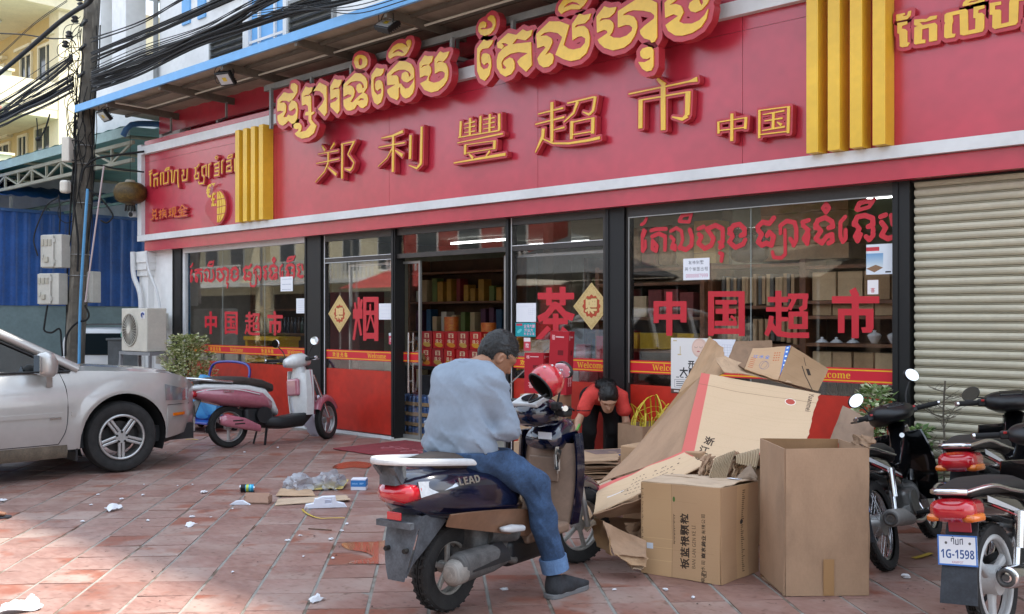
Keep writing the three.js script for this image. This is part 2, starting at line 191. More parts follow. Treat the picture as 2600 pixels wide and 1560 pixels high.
{ 
const pave=new THREE.Group();pave.name='pavement';pave.userData.kind='structure';scene.add(pave);
const mortarT=tex(256,(u,v)=>{const t=fbm(u,v,9,5,15),k=fbm(u,v,5,3,16);return mixc(mixc([.47,.455,.43],[.57,.555,.525],t),[.40,.35,.30],Math.max(0,k-0.58)*5);},0.9);
part(pave,'mortar_bed',bb(-6.2,13.5,-0.15,-0.0035,-0.16,9.29),mat(0xffffff,0.95,{map:mortarT,bumpMap:bumpT,bumpScale:0.004}));
const tints=[[0x7c5b51,0x967970],[0x815e54,0x9a7d73],[0x7a584d,0x94756b],[0x836258,0x9c8077],[0x7b5a50,0x96796f]];
tints.forEach(([a,b],i)=>{
const A=hexc(a),B=hexc(b),D=[.62,.55,.51],W=[.50,.26,.18];
const t=tex(512,(u,v)=>{const n1=fbm(u,v,5,5,40+i),n2=fbm(u*1,(v*3)%1,24,3,50+i),n3=fbm(u,v,3,4,60+i),n4=fbm(u,v,60,2,70+i),n5=fbm(u,v,4,5,80+i);let c=mixc(A,B,Math.min(1,Math.max(0,(0.6*n1+0.4*n2-0.28)*2.1)));c=mixc(c,D,Math.min(0.8,Math.max(0,n3-0.45)*2.6));c=mixc(c,W,Math.min(0.75,Math.max(0,n5-0.62)*6));c=mixc(c,[.34,.24,.2],Math.max(0,n4-0.66)*2.2);return c;},1.3+0.17*i);
paveMats.push(mat(0xffffff,0.62,{map:t,roughnessMap:roughT,bumpMap:bumpT,bumpScale:0.0015}));
});
const d0=[-0.7464,-0.6697],L0=Math.hypot(...d0),ax=[d0[0]/ L0,d0[1]/ L0],az=[-ax[1],ax[0]],pitch=0.3155,og=onY(776,1549),cand=[];
const gap=0.017,gap2=0.0055;
for(let i=-60;i<60;i++)for(let j=-60;j<60;j++){
const cx=og[0]+(i+0.5)*pitch*az[0]+(j+0.5)*pitch*ax[0],cz=og[2]+(i+0.5)*pitch*az[1]+(j+0.5)*pitch*ax[1];
if(cx<-6.0||cx>13.2||cz<0.18||cz>9.05)continue;
const dx=cx-EYE.x,dz=cz-EYE.z,Z=dx*FW[0]+dz*FW[2],X=dx*RT[0]+dz*RT[2],px=CX+FOC*X/ Z,py=CY+FOC*1.5/ Z;
cand.push({cx,cz,vis:Z>1&&px>-60&&px<2660&&py<1620,Z,i,j});
}
const near=cand.filter(c=>c.vis).sort((a,b)=>a.Z-b.Z).slice(0,300),set=new Set(near),rest=paveMats.map(()=>[]);
const yaw=Math.atan2(ax[0],ax[1]);
const tile=(c)=>{const q=hsh(c.i+500,c.j+500,3),g=new THREE.BoxGeometry(pitch-gap,0.03,pitch-gap2);const p=g.attributes.position;const t1=(hsh(c.i+99,c.j+99,5)-0.5)*0.004,t2=(hsh(c.i+77,c.j+77,6)-0.5)*0.004;for(let k=0;k<p.count;k++)if(p.getY(k)>0){p.setY(k,0.015+t1*p.getX(k)/ 0.15+t2*p.getZ(k)/ 0.15);p.setX(k,p.getX(k)*(0.985+0.012*hsh(k%4,c.i+200,c.j+200)));}g.computeVertexNormals();g.rotateY(yaw).translate(c.cx,-0.0155+q*0.0012,c.cz);return g;};
for(const c of cand){const k=Math.floor(hsh(c.i+500,c.j+500,9)*paveMats.length);if(set.has(c))part(pave,'tile',tile(c),paveMats[k]);else rest[k].push(tile(c));}
rest.forEach((l,k)=>{const m=part(pave,'tile',l,paveMats[k]);m.userData.kind='stuff';});
}
{const wetM=mat(0xffffff,0.12,{map:mottle(0x8a4a2c,0x9e5a3a,0.7,5,12),clearcoat:0.5});
const wet=(label,pts)=>{const s=pts.map(p=>onY(p[0],p[1],0));const g=new THREE.ShapeGeometry(shp(smooth(s.map(q=>[q[0],-q[2]]),4))).rotateX(-Math.PI/ 2).translate(0,0.0045,0);const m=part(scene,numbered('puddle'),g,wetM);tag(m,label,'puddle',null,'structure');};
wet('thin film of water on the tiles beside the dark scooter rear wheel',[[868,1382],[900,1379],[950,1378],[1000,1372],[1010,1400],[1000,1432],[930,1434],[880,1433],[905,1425],[945,1418],[925,1404],[885,1398]]);
wet('thin film of water on the tiles below the red doormat',[[845,1190],[870,1176],[905,1173],[940,1178],[930,1190],[890,1189],[868,1192]]);
}
// ---------- the shop: walls, upper floors ----------
const M={
white:mat(0xffffff,0.85,{map:mottle(0xdedfe0,0xefefed,2.6,4,21),bumpMap:bumpT,bumpScale:0.001}),
whiteTrim:mat(0xffffff,0.45,{map:mottle(0xcfd1d2,0xdfe0e0,1.9,4,22)}),
blue:tm(0x62a3dc,0x70b0e6,0.5,2.3,4,23),red:mat(0xffffff,0.24,{map:mottle(0xb8283a,0xc23044,2.9,3,24),clearcoat:0.7,clearcoatRoughness:0.3}),
darkRed:tm(0x6d1416,0x821c1d,0.6,1.7,4,25),yellow:mat(0xffffff,0.35,{map:mottle(0xe6b42c,0xedbe38,1.4,4,26)}),
black:mat(0x0a0a0b,0.55),frame:tm(0x2b2826,0x3a3633,0.4,0.8,5,27),alu:mat(0x9b9a97,0.4,{metalness:0.6}),brownSteel:tm(0x5c554c,0x70685e,0.65,1,5,27),greySteel:tm(0x7b7d7c,0x929492,0.5,1,5,28),
chrome:mat(0xd8d8d8,0.16,{metalness:1}),dark:mat(0x16130f,0.8),rubber:mat(0x151515,0.85),blackPl:mat(0x111214,0.5,{bumpMap:bumpT,bumpScale:0.0004}),vinyl:mat(0xc2202f,0.42),
vinylRed:mat(0xffffff,0.38,{map:mottle(0xc92a18,0xd13322,1.7,3,29)}),glass:mat(0xffffff,0.015,{transmission:1,thickness:0,ior:1.5}),paper:mat(0xe4e5e9,0.8),
};
const SH=thing('shop_building','white multi storey building with blue panels and louvred windows above the red shop sign','building');
{
const Zu=-0.5,top=11.2;
part(SH,'wall',[bb(-5.79,13.4,5.0,top,-9.2,Zu),bb(-8.5,-5.8,7.9,top,-9.2,Zu),bb(-5.32,-4.62,0,5,-9.2,-0.25),bb(12.4,13.4,0,5,-9.2,-0.25),bb(-4.62,12.4,0,5,-9.2,-9.0)],M.white);
part(SH,'floor_slab',[bb(-4.62,12.4,3.02,3.3,-9,-0.55)],M.white);
part(SH,'roof',[bb(-8.7,13.6,top,top+0.18,-9.4,-0.3)],M.white);
part(SH,'balcony_parapet',[bb(-8.5,-5.82,5.0,5.95,Zu-0.16,Zu),bb(-8.5,-8.34,5.0,5.95,-2.4,Zu-0.17),bb(-8.5,-5.82,4.85,4.995,-2.6,Zu-0.02)],M.white);
part(SH,'column',bb(-7.66,-7.1,5.96,7.9,-0.9,Zu-0.01),M.white);part(SH,'column',bb(-8.44,-8.14,5.96,7.9,-0.9,Zu-0.01),M.white);
part(SH,'recess_wall',bb(-8.3,-5.8,4.99,7.9,-3.2,-3.05),M.white);
const dr=part(SH,'balcony_door',bb(-7.62,-6.6,5.0,7.25,-3.04,-2.98),M.whiteTrim);part(dr,'pane',bb(-7.5,-6.72,5.6,7.15,-2.978,-2.97),mat(0x1d4a3c,0.1));
part(SH,'wood_soffit',bb(-8.2,-5.9,7.84,7.895,-3.0,-0.92),tm(0x7a4a30,0x9a6542,0.7,0.8,5,33));
part(SH,'downpipe',rod([-5.83,4.9,Zu+0.05],[-5.83,11,Zu+0.05],0.045,0.045,10),M.greySteel);
const louvre=(x0,x1,y0,y1)=>{const w=part(SH,'window',[bb(x0-0.05,x1+0.05,y1,y1+0.05,Zu,Zu+0.06),bb(x0-0.05,x0,y0,y1-0.001,Zu,Zu+0.06),bb(x1,x1+0.05,y0,y1-0.001,Zu,Zu+0.06),bb(x0,x1,y0,y1,Zu+0.001,Zu+0.008)],M.greySteel);const n=Math.round((y1-y0)/ 0.1);for(let i=0;i<n;i++){const g=bx(x1-x0-0.01,0.008,0.085).rotateX(0.75).translate((x0+x1)/ 2,y0+(i+0.5)*(y1-y0)/ n,Zu+0.042);part(w,'slat',g,mat(0x3a3d40,0.3));}};
louvre(-3.97,-2.99,5.0,6.12);louvre(-1.73,-0.7,5.0,6.12);louvre(-3.95,-3.1,6.55,7.6);louvre(0.6,1.6,5.0,6.12);
for(const[x0,x1,y0,y1]of[[-2.78,-1.86,5.0,6.6],[-4.96,-4.7,6.45,7.7],[-4.44,-4.2,6.45,7.7],[-2.78,-1.86,6.75,8.4],[1.75,2.6,5,6.6]])part(SH,'blue_panel',bb(x0,x1,y0,y1,Zu,Zu+0.03),M.blue);
part(SH,'white_mullion',[bb(-2.56,-2.52,5,6.6,Zu+0.031,Zu+0.07),bb(-2.13,-2.09,5,6.6,Zu+0.031,Zu+0.07),bb(-2.78,-1.86,5.72,5.76,Zu+0.072,Zu+0.08),bb(-2.95,-2.79,5,6.7,Zu,Zu+0.09),bb(-1.85,-1.76,5,6.7,Zu,Zu+0.09)],M.whiteTrim);
part(SH,'pillar',[bb(-5.3,-4.3,0,2.6,-0.24,0.02),bb(-5.28,-4.98,0.02,2.2,0.021,0.12),bb(-5.31,-4.95,2.2,2.3,0.021,0.15),bb(-5.34,-4.92,2.3,2.42,0.021,0.18),bb(-5.36,-4.9,2.42,2.6,0.021,0.2)],M.white);
part(SH,'recessed_fascia',[bb(-5.3,13.3,4.62,4.98,-0.3,-0.24),bb(-5.3,13.3,4.2,4.4,-0.2,-0.05),bb(-5.3,13.3,4.3,5,-0.5,-0.45)],M.red);
part(SH,'interior_floor',bb(-4.6,12.4,-0.02,0.012,-9,-0.11),tm(0xb9b2a4,0xcbc4b6,0.35,1.2,4,34));
part(SH,'ceiling',bb(-4.6,12.4,2.98,3.01,-9,-0.4),tm(0xa9a69c,0xbcb9af,0.9,1.2,4,35));
part(SH,'interior_wall',[bb(-4.6,-4.55,0.02,2.97,-8.9,-0.4),bb(12.3,12.35,0.02,2.97,-8.9,-0.4),bb(-4.5,12.2,0.02,2.97,-8.95,-8.9),bb(1.0,1.2,0.02,2.97,-3.4,-3.0),bb(4.1,4.25,0.02,2.97,-6,-2.9)],tm(0x8d8779,0xa29c8e,0.9,1.6,4,36));
}
// ---------- the sign ----------
const SG=thing('shop_sign','long red shop sign with yellow Khmer and Chinese letters and white trim','sign');
const SF=0.15; 
{
part(SG,'sign_box',bb(-5.12,13.3,2.78,4.3,-0.2,SF-0.012),mat(0xb9aaa6,0.8));
const seams=[-5.1,-1.15,1.3,3.765,6.235,8.69,11.1,13.3],ys=[2.8,4.063,4.3];
for(let i=0;i+1<seams.length;i++)for(let j=0;j<2;j++)part(SG,'panel',bb(seams[i]+0.0025,seams[i+1]-0.0025,ys[j]+0.002,ys[j+1]-0.002,SF-0.011,SF),M.red);
part(SG,'trim',[bb(-5.14,13.3,2.766,2.864,-0.02,0.23)],M.whiteTrim);part(SG,'trim',bb(-5.02,13.3,4.19,4.32,0.02,0.225),M.whiteTrim);part(SG,'trim',bb(-5.16,-5.022,2.87,4.36,-0.2,0.215),M.whiteTrim);
part(SG,'coping',bb(-5.1,13.3,4.325,4.43,-0.18,0.12),M.red);
part(SG,'lower_band',[bb(-5.0,13.3,2.6,2.762,-0.12,0.17)],M.red);
for(const[x0,p]of[[-2.0,0.205],[6.9,0.19]])for(let i=0;i<4;i++)part(SG,'yellow_fin',rb(0.105,x0<0?1.32:1.42,0.17,x0+p*(i+0.5),(x0<0?2.868+0.66:2.868+0.71),SF+0.088,0.004),M.yellow);
const faceM=mat(0xffffff,0.3,{map:mottle(0xe8b72a,0xf0c136,0.9,4,41),clearcoat:0.2}),bodyM=mat(0xffffff,0.34,{map:mottle(0xb4303a,0xbe3842,1.2,4,42)});
function letters(parent,items,z,border,thick,faceT,res,fm=faceM,bm=bodyM,zBack){
for(const it of items){
const{fills=[],cuts=[],strokes=[]}=it,b=bounds([...fills,...strokes.map(s=>s.p)],border+0.12);
const face=x=>{for(const f of fills){poly(x,f);x.fill();}for(const s of strokes)taper(x,s.a,s.b,s.p);x.globalCompositeOperation='destination-out';for(const c of cuts){poly(x,c);x.fill();}};
const back=x=>{x.lineWidth=2*border;for(const f of fills){poly(x,f);x.fill();x.stroke();}for(const s of strokes){taper(x,s.a,s.b,s.p);x.stroke();}};
const g1=traceShapes(back,b,res).map(s=>ext(s,thick)),g2=traceShapes(face,b,res).map(s=>ext(s,faceT,0,thick));
if(!g1.length||!g2.length)continue;
const L=part(parent,'letter',g1,bm);L.position.z=z-thick;const f=part(L,'face',g2,fm);if(it.label)L.userData.label=it.label;
}
}
const rd=(r,list)=>list.map(s=>({fills:(s.f||[]).map(q=>pairs(nums(q)).map(p=>r(p[0],p[1]))),cuts:(s.c||[]).map(q=>pairs(nums(q)).map(p=>r(p[0],p[1]))),label:s.l}));
const rs=(r,k,list)=>list.map(ch=>({strokes:ch.split('/').map(q=>{const a=nums(q),p=pairs(a.slice(2)).map(t=>r(t[0],t[1]));return{a:a[0]*k,b:a[1]*k,p};})}));
const KZ=0.44,A=reader(700,90,5.496,KZ),B=reader(920,80,6.746,KZ),C=reader(1190,0,6.744,KZ),D=reader(1490,0,7.276,KZ);
const main=[
...rd(A,[{f:['35 905 125 795 195 815 265 805 215 740 225 680 270 668 315 700 312 790 280 850 235 910 275 920 305 950 318 1040 305 1170 270 1230 235 1240 185 1195 150 1235 105 1265 60 1240 35 1190 30 1000'],c:['60 945 100 915 160 915 195 935 235 905 190 990 195 1050 215 1060 280 1015 295 1050 285 1090 250 1125 210 1125 185 1105 160 1145 115 1145 150 1070 155 980 130 940','10 1075 70 1055 120 1060 100 1085 10 1135']},
{f:['370 820 430 715 470 735 525 725 510 790 470 830 500 850 505 1075 550 1065 540 1100 505 1120 505 1185 578 1265 540 1370 470 1425 375 1445 310 1415 272 1375 325 1335 330 1305 300 1315 262 1300 258 1255 290 1225 340 1225 370 1265 365 1320 350 1355 430 1335 500 1250 468 1195 468 1120 415 1120 430 1070 465 1068 460 990 430 965 375 985'],c:['390 865 430 835 475 835 480 850 430 850']},
{f:['530 790 620 660 720 710 722 1080 690 1130 600 1030 660 960 690 890 670 820 620 780 560 775']},
{f:['770 720 830 610 870 625 935 620 915 690 885 735 900 770 900 1055 870 1100 775 1000 775 950 850 920 880 880 840 865 775 905'],c:['790 770 830 738 890 735 880 750 830 757']},
{f:['955 690 1120 530 1200 535 1265 590 1290 660 1285 740 1240 800 1285 830 1300 900 1285 980 1230 1020 1190 1010 1160 975 1145 970 1110 1030 1060 1055 1000 1050 960 990 955 905 1060 860 1070 835 1020 825 955 860'],c:['1000 705 1060 655 1130 640 1200 645 1235 680 1245 735 1220 740 1210 690 1180 670 1140 700 1135 760 1165 810 1230 800 1160 860 1080 940 1055 930 1100 860 1115 790 1095 730 1060 705','1160 920 1190 880 1240 885 1240 910 1200 905']},
{f:['1100 375 1115 310 1160 278 1215 275 1265 300 1290 350 1285 410 1250 455 1190 475 1130 455'],c:['1165 370 1175 325 1200 315 1222 345 1220 400 1200 425 1175 420']}]),
...rd(B,[{f:['170 750 255 625 310 645 385 640 370 710 330 765 230 785 205 830 205 950 220 1040 270 1090 330 1070 345 1010 330 980 300 995 275 1025 240 1000 230 920 245 860 290 835 335 850 360 900 370 1000 365 1100 330 1220 270 1262 215 1220 175 1090 165 950']},
{f:['435 735 650 515 760 520 850 560 895 640 905 820 905 960 880 1060 820 1130 750 1155 700 1120 665 1060 660 960 635 970 635 1130 605 1185 490 1130 445 1060 440 1000 590 910 440 930'],c:['495 760 560 700 640 665 740 660 810 690 845 740 835 780 815 775 795 710 750 690 690 730 680 810 720 860 780 880 860 830 905 790 880 880 810 970 750 985 700 940 680 900 640 900 630 790 600 755']},
{f:['455 440 465 370 540 260 620 210 690 205 750 235 795 280 760 190 790 150 835 145 850 190 835 260 780 370 735 420 700 428 600 420 540 440 490 480'],c:['525 385 570 335 630 305 690 325 735 375 690 368 630 342']},
{f:['990 550 1080 415 1130 430 1230 425 1205 520 1150 575 1185 620 1195 700 1150 800 1150 855 1240 885 1330 865 1420 790 1430 720 1390 685 1330 690 1255 730 1250 480 1345 345 1400 370 1505 345 1470 440 1420 505 1380 530 1440 550 1475 620 1485 720 1470 830 1410 930 1310 1020 1190 1050 1080 1010 1000 895 1110 840 1145 768 1080 760 1000 800'],c:['1015 635 1050 585 1120 570 1140 582 1060 602','1280 565 1310 515 1370 508 1390 522 1320 528']}]),
...rd(C,[{f:['180 470 210 400 260 370 305 385 320 430 300 480 220 490 225 512 330 505 410 480 430 430 400 375 340 345 340 310 395 265 440 275 475 340 475 430 440 520 380 590 290 622 220 600 180 540']},
{f:['160 830 275 680 330 710 435 690 410 760 350 830 240 850 205 900 200 1030 220 1150 270 1195 340 1175 365 1120 350 1080 310 1090 280 1125 240 1080 228 1000 250 930 310 915 370 940 395 1020 400 1130 370 1290 290 1390 210 1350 160 1220 155 1000']},
{f:['500 745 690 575 830 605 940 510 1010 545 1110 515 1080 620 985 698 840 670 760 765 1080 725 1095 1125 1000 1235 880 1130 845 1060 900 1000 1030 915 860 900 720 930 620 1000 575 1080 590 1180 640 1190 660 1160 600 1100 620 1050 710 990 770 1010 800 1080 800 1180 740 1280 640 1320 560 1270 500 1170 495 1050 520 930 620 820 700 775 640 740 575 750 625 790 585 845 510 830']},
{f:['1170 590 1400 375 1580 375 1740 435 1640 780 1720 840 1810 857 1930 830 2010 740 2015 660 1950 628 1880 640 1790 700 1785 420 1910 240 1990 265 2115 235 2080 330 2000 410 1860 430 1825 490 1900 455 1990 450 2060 510 2090 640 2080 780 2030 920 1920 1020 1760 1057 1640 1020 1500 945 1620 640 1540 575 1420 550 1310 570 1235 625 1350 615 1430 660 1450 730 1400 840 1320 960 1400 910 1450 930 1470 1000 1450 1090 1380 1150 1300 1165 1220 1110 1190 1010 1240 930 1335 820 1300 790 1190 835']},
{f:['1545 180 1560 110 1640 0 1740 -70 1850 -80 1930 -40 1975 10 1940 -100 1980 -150 2050 -140 2065 -60 2040 20 1980 110 1910 165 1760 165 1670 200 1595 250'],c:['1635 145 1700 70 1790 38 1870 52 1935 105 1870 88 1790 78']}]),
...rd(D,[{f:['195 315 340 125 440 155 565 135 530 240 450 320 400 340 290 345 240 410 330 370 440 370 500 420 515 500 490 590 440 665 520 705 630 710 750 670 850 580 860 510 800 470 720 470 590 520 590 215 920 0 1060 -30 1190 0 1315 60 1315 700 1270 780 1210 800 1190 750 1080 720 1010 640 1000 570 1080 490 1260 350 1270 290 1200 235 1060 205 870 195 760 230 680 285 800 285 890 320 940 400 950 510 910 650 820 800 700 890 500 940 340 890 250 810 215 745 400 620 390 575 330 560 205 615']},
{f:['1000 970 1040 910 1140 875 1210 880 1250 930 1250 1230 1210 1310 1120 1330 1040 1280 965 1150 1080 1160 1180 1110 1200 1060 1140 1100 1050 1090 1010 1040']},
{f:['1455 60 1560 -50 1700 -120 1950 -145 2180 -105 2285 -20 2240 80 2140 190 2030 240 1940 220 1895 150 1920 60 2000 0 2080 -30 2110 60 2140 105 2170 60 2150 -30 2070 -75 1900 -85 1760 -60 1540 105 1660 80 1760 115 1810 230 1720 405 1810 450 1960 445 2100 380 2200 280 2270 150 2230 350 2130 510 1960 620 1780 668 1650 665 1520 580 1470 470 1710 300 1620 270 1465 340']}]),
];
letters(SG,main,KZ,0.052,0.1,0.012,210);
part(SG,'post',bb(-1.3,6.2,4.66,4.74,0.2,0.26),M.greySteel);
for(const x of[-1.05,-0.1,0.75,1.75,2.6,3.55,4.5,5.4]){part(SG,'post',[bb(x-0.02,x+0.02,4.1,4.66,0.28,0.325),bb(x-0.02,x+0.02,4.42,4.46,0,0.279)],M.greySteel);}
const CZ=0.235,E=reader(780,280,4.418,CZ),G=reader(1330,180,3.436,CZ);
const kE=1/ 4.418/ 215,kG=1/ 3.436/ 250;
const sg1=rs(E,kE,['18 34 170 400 205 455/30 12 310 370 265 440/8 14 125 495 350 455/8 14 105 600 360 550/26 22 240 480 240 590/22 8 240 590 200 690 95 810/8 36 235 640 330 725/28 28 398 385 395 770/12 14 385 385 540 350/26 10 530 355 460 500/10 30 465 500 530 590 510 650 480 680/30 8 490 675 425 660',
'34 10 1080 240 960 290 835 318/10 16 805 420 1100 365/32 34 970 285 965 695/14 8 960 430 900 540 800 635/10 40 990 450 1075 510/36 34 1165 280 1158 550/32 36 1290 185 1280 610/36 8 1280 600 1235 655 1145 620',
'30 30 1730 125 1720 300/28 28 1950 65 1945 255/30 30 2160 40 2160 230/28 28 1833 90 1830 285/28 28 2055 45 2050 245/6 14 1770 160 1890 130/6 14 1770 205 1890 180/6 14 1770 255 1890 235/6 14 1980 110 2110 85/6 14 1980 165 2110 135/6 14 1980 215 2110 190/10 14 1700 310 2160 230/8 18 1690 370 2200 265/30 30 1780 390 1775 500/34 34 2110 340 2105 440/8 8 1780 390 2110 345/8 8 1790 485 2110 430/10 34 1820 490 1865 540/24 10 2055 460 2005 530/12 30 1650 595 2230 495']);
const sg2=rs(G,kG,['34 30 250 275 250 620/10 16 130 380 350 325/10 16 105 470 360 405/8 16 260 520 360 495/36 30 175 505 170 580/34 8 170 575 105 715/10 26 170 595 260 635 400 635 560 610 670 585/12 14 385 285 620 230/30 10 475 270 440 370 355 450/28 22 630 225 610 350 580 380/22 8 580 385 520 360/32 30 425 440 420 600/32 32 610 410 605 550/10 10 430 450 620 410/10 10 430 560 610 530',
'20 44 1170 70 1235 130/12 14 920 205 1500 85/14 40 1450 95 1520 75/44 44 1222 145 1222 520/40 40 1025 255 1022 505/12 12 1010 260 1450 185/46 42 1440 180 1432 390/42 10 1432 390 1390 425 1300 405',
'24 24 1822 375 1820 615/18 18 1703 445 1705 550/22 22 1945 405 1938 510/8 8 1700 450 1950 410/8 8 1705 525 1940 495','18 18 2062 345 2060 590/22 22 2318 310 2312 545/8 8 2055 350 2325 315/8 8 2065 560 2315 530/6 12 2090 385 2280 350/6 12 2105 440 2265 415/8 14 2085 525 2285 490/20 20 2185 370 2180 510/8 22 2215 450 2255 475']);
letters(SG,[...sg1,...sg2],CZ,0.022,0.07,0.01,330);
const H=reader(360,290,4.786,0.2),kH=1/ 4.786/ 165;
letters(SG,rs(H,kH,['18 18 90 735 125 715/18 18 105 720 105 880/14 14 88 702 105 700 125 685','16 16 140 745 160 740 195 720/20 20 150 885 150 790 190 780 190 870','20 20 230 860 230 720 265 710 265 850 320 835 320 700/14 14 280 690 300 660 335 650 335 670 285 688','20 20 350 690 365 690 365 830 390 830 400 690 440 680 440 830 450 890','18 18 490 690 510 680 510 740 490 745 495 810 550 800 555 665',
'18 18 640 660 660 650 655 740 640 745 650 790 690 780 690 720 670 720/14 14 670 650 700 610','18 18 735 640 735 740 760 760 755 840 700 850 690 820/18 18 735 650 785 620 785 750','18 18 815 610 815 770/14 14 815 620 840 600','18 18 880 620 940 590 940 650 890 660 890 700 940 690 940 740 880 750/10 10 893 530 910 510 928 530 910 550 893 530','18 18 975 570 975 720/12 12 975 580 995 560','18 18 1030 580 1085 560 1085 620 1035 640 1030 700 1090 690 1090 640/12 12 1040 540 1060 505 1105 490 1100 520 1045 540','18 18 1130 545 1130 690 1190 675 1190 535']),0.2,0.018,0.05,0.008,380,mat(0xe0b530,0.35));
letters(SG,rs(H,kH,['8 8 130 1160 145 1180/8 8 175 1155 165 1180/7 7 130 1195 175 1185 175 1225 130 1235 130 1195/8 8 145 1235 140 1265 110 1290/8 8 165 1230 165 1275 190 1270','8 8 225 1165 225 1270 215 1265/6 6 205 1195 245 1185/6 6 210 1235 240 1215/7 7 265 1150 250 1180/6 6 255 1180 290 1170 285 1200/6 6 250 1205 295 1195/6 6 250 1225 300 1215/7 7 275 1200 270 1230 245 1260/8 8 275 1225 300 1255','6 6 330 1160 360 1150/6 6 330 1195 358 1185/6 6 325 1245 365 1225/8 8 345 1160 345 1235/7 7 375 1145 375 1215/7 7 375 1140 410 1130 410 1205/7 7 393 1150 390 1200 370 1250/7 7 398 1205 398 1250 420 1245','7 7 490 1105 470 1150 440 1180/8 8 490 1105 520 1140 550 1150/6 6 465 1170 520 1155/6 6 455 1200 535 1185/8 8 490 1165 490 1235/6 6 470 1210 478 1225/6 6 515 1205 505 1220/7 7 430 1250 550 1230']),0.2,0.016,0.05,0.008,420,mat(0xe08a1c,0.35));
{ 
const c=H(925,1130),r=0.24,dr=x=>{x.beginPath();x.arc(c[0]-0.02,c[1],r,-Math.PI/ 2,Math.PI/ 2);x.fill();x.save();x.scale(1,-1);x.font='bold 0.28px sans-serif';x.textAlign='center';x.fillText('$',c[0]-0.12,-(c[1]+0.07));x.fillText('€',c[0]-0.26,-(c[1]-0.1));x.fillText('£',c[0]-0.12,-(c[1]-0.24));x.restore();x.globalCompositeOperation='destination-out';x.lineWidth=0.012;for(const k of[0.07,0.14]){x.beginPath();x.ellipse(c[0]-0.02,c[1],k,r,0,0,7);x.stroke();}for(const dy of[-0.11,0,0.11]){x.beginPath();x.moveTo(c[0]-0.12,c[1]+dy-0.01);x.lineTo(c[0]+0.3,c[1]+dy+0.01);x.stroke();}x.fillRect(c[0]-0.03,c[1]-0.3,0.012,0.6);};
const b=[c[0]-0.45,c[1]-0.36,c[0]+0.38,c[1]+0.36],bk=x=>{x.lineWidth=0.05;x.beginPath();x.arc(c[0]-0.02,c[1],r,0,7);x.fill();x.stroke();x.beginPath();x.arc(c[0]-0.25,c[1],0.1,0,7);x.fill();x.stroke();};
const L=part(SG,'emblem',traceShapes(bk,b,300).map(s=>ext(s,0.05)),bodyM);L.position.z=SF;part(L,'face',traceShapes(dr,b,380).map(s=>ext(s,0.008,0,0.05)),mat(0xe0b530,0.35));
}
const I=reader(2250,0,7.07,0.2);
letters(SG,rd(I,[{f:['195 270 350 235 355 265 300 300 390 285 410 210 465 195 450 290 395 350 195 390']},{f:['215 420 395 385 395 445 300 470 295 525 360 530 395 560 395 770 440 770 410 835 300 858 260 840 250 610 215 605']},
{f:['515 360 680 345 740 350 800 300 930 280 925 340 720 400 615 405 670 460 895 415 930 450 930 735 785 760 785 505 660 530 655 720 720 715 720 780 540 805 515 790 520 500 590 470 515 460']},
{f:['1065 270 1100 240 1440 165 1485 190 1490 555 1615 530 1620 330 1580 330 1585 135 1780 95 1780 155 1670 185 1670 245 1735 235 1780 265 1775 510 1745 575 1400 645 1340 630 1335 255 1205 285 1220 380 1200 440 1195 610 1265 610 1240 675 1090 698 1055 670 1060 450 1080 420 1060 400']},
{f:['1385 120 1400 50 1450 0 1560 -50 1780 -60 1785 30 1480 105'],c:['1490 60 1520 30 1690 0 1640 32']},{f:['1875 65 2080 30 2080 90 1970 110 1970 180 2060 178 2080 200 2080 435 2220 405 2225 60 2240 0 2600 -60 2600 0 2395 20 2380 400 2340 450 1965 530 1920 500 1925 270 1875 270']},{f:['2500 380 2640 350 2640 -60 2720 -80 2720 480 2500 520']}]),0.2,0.03,0.05,0.008,300);
}
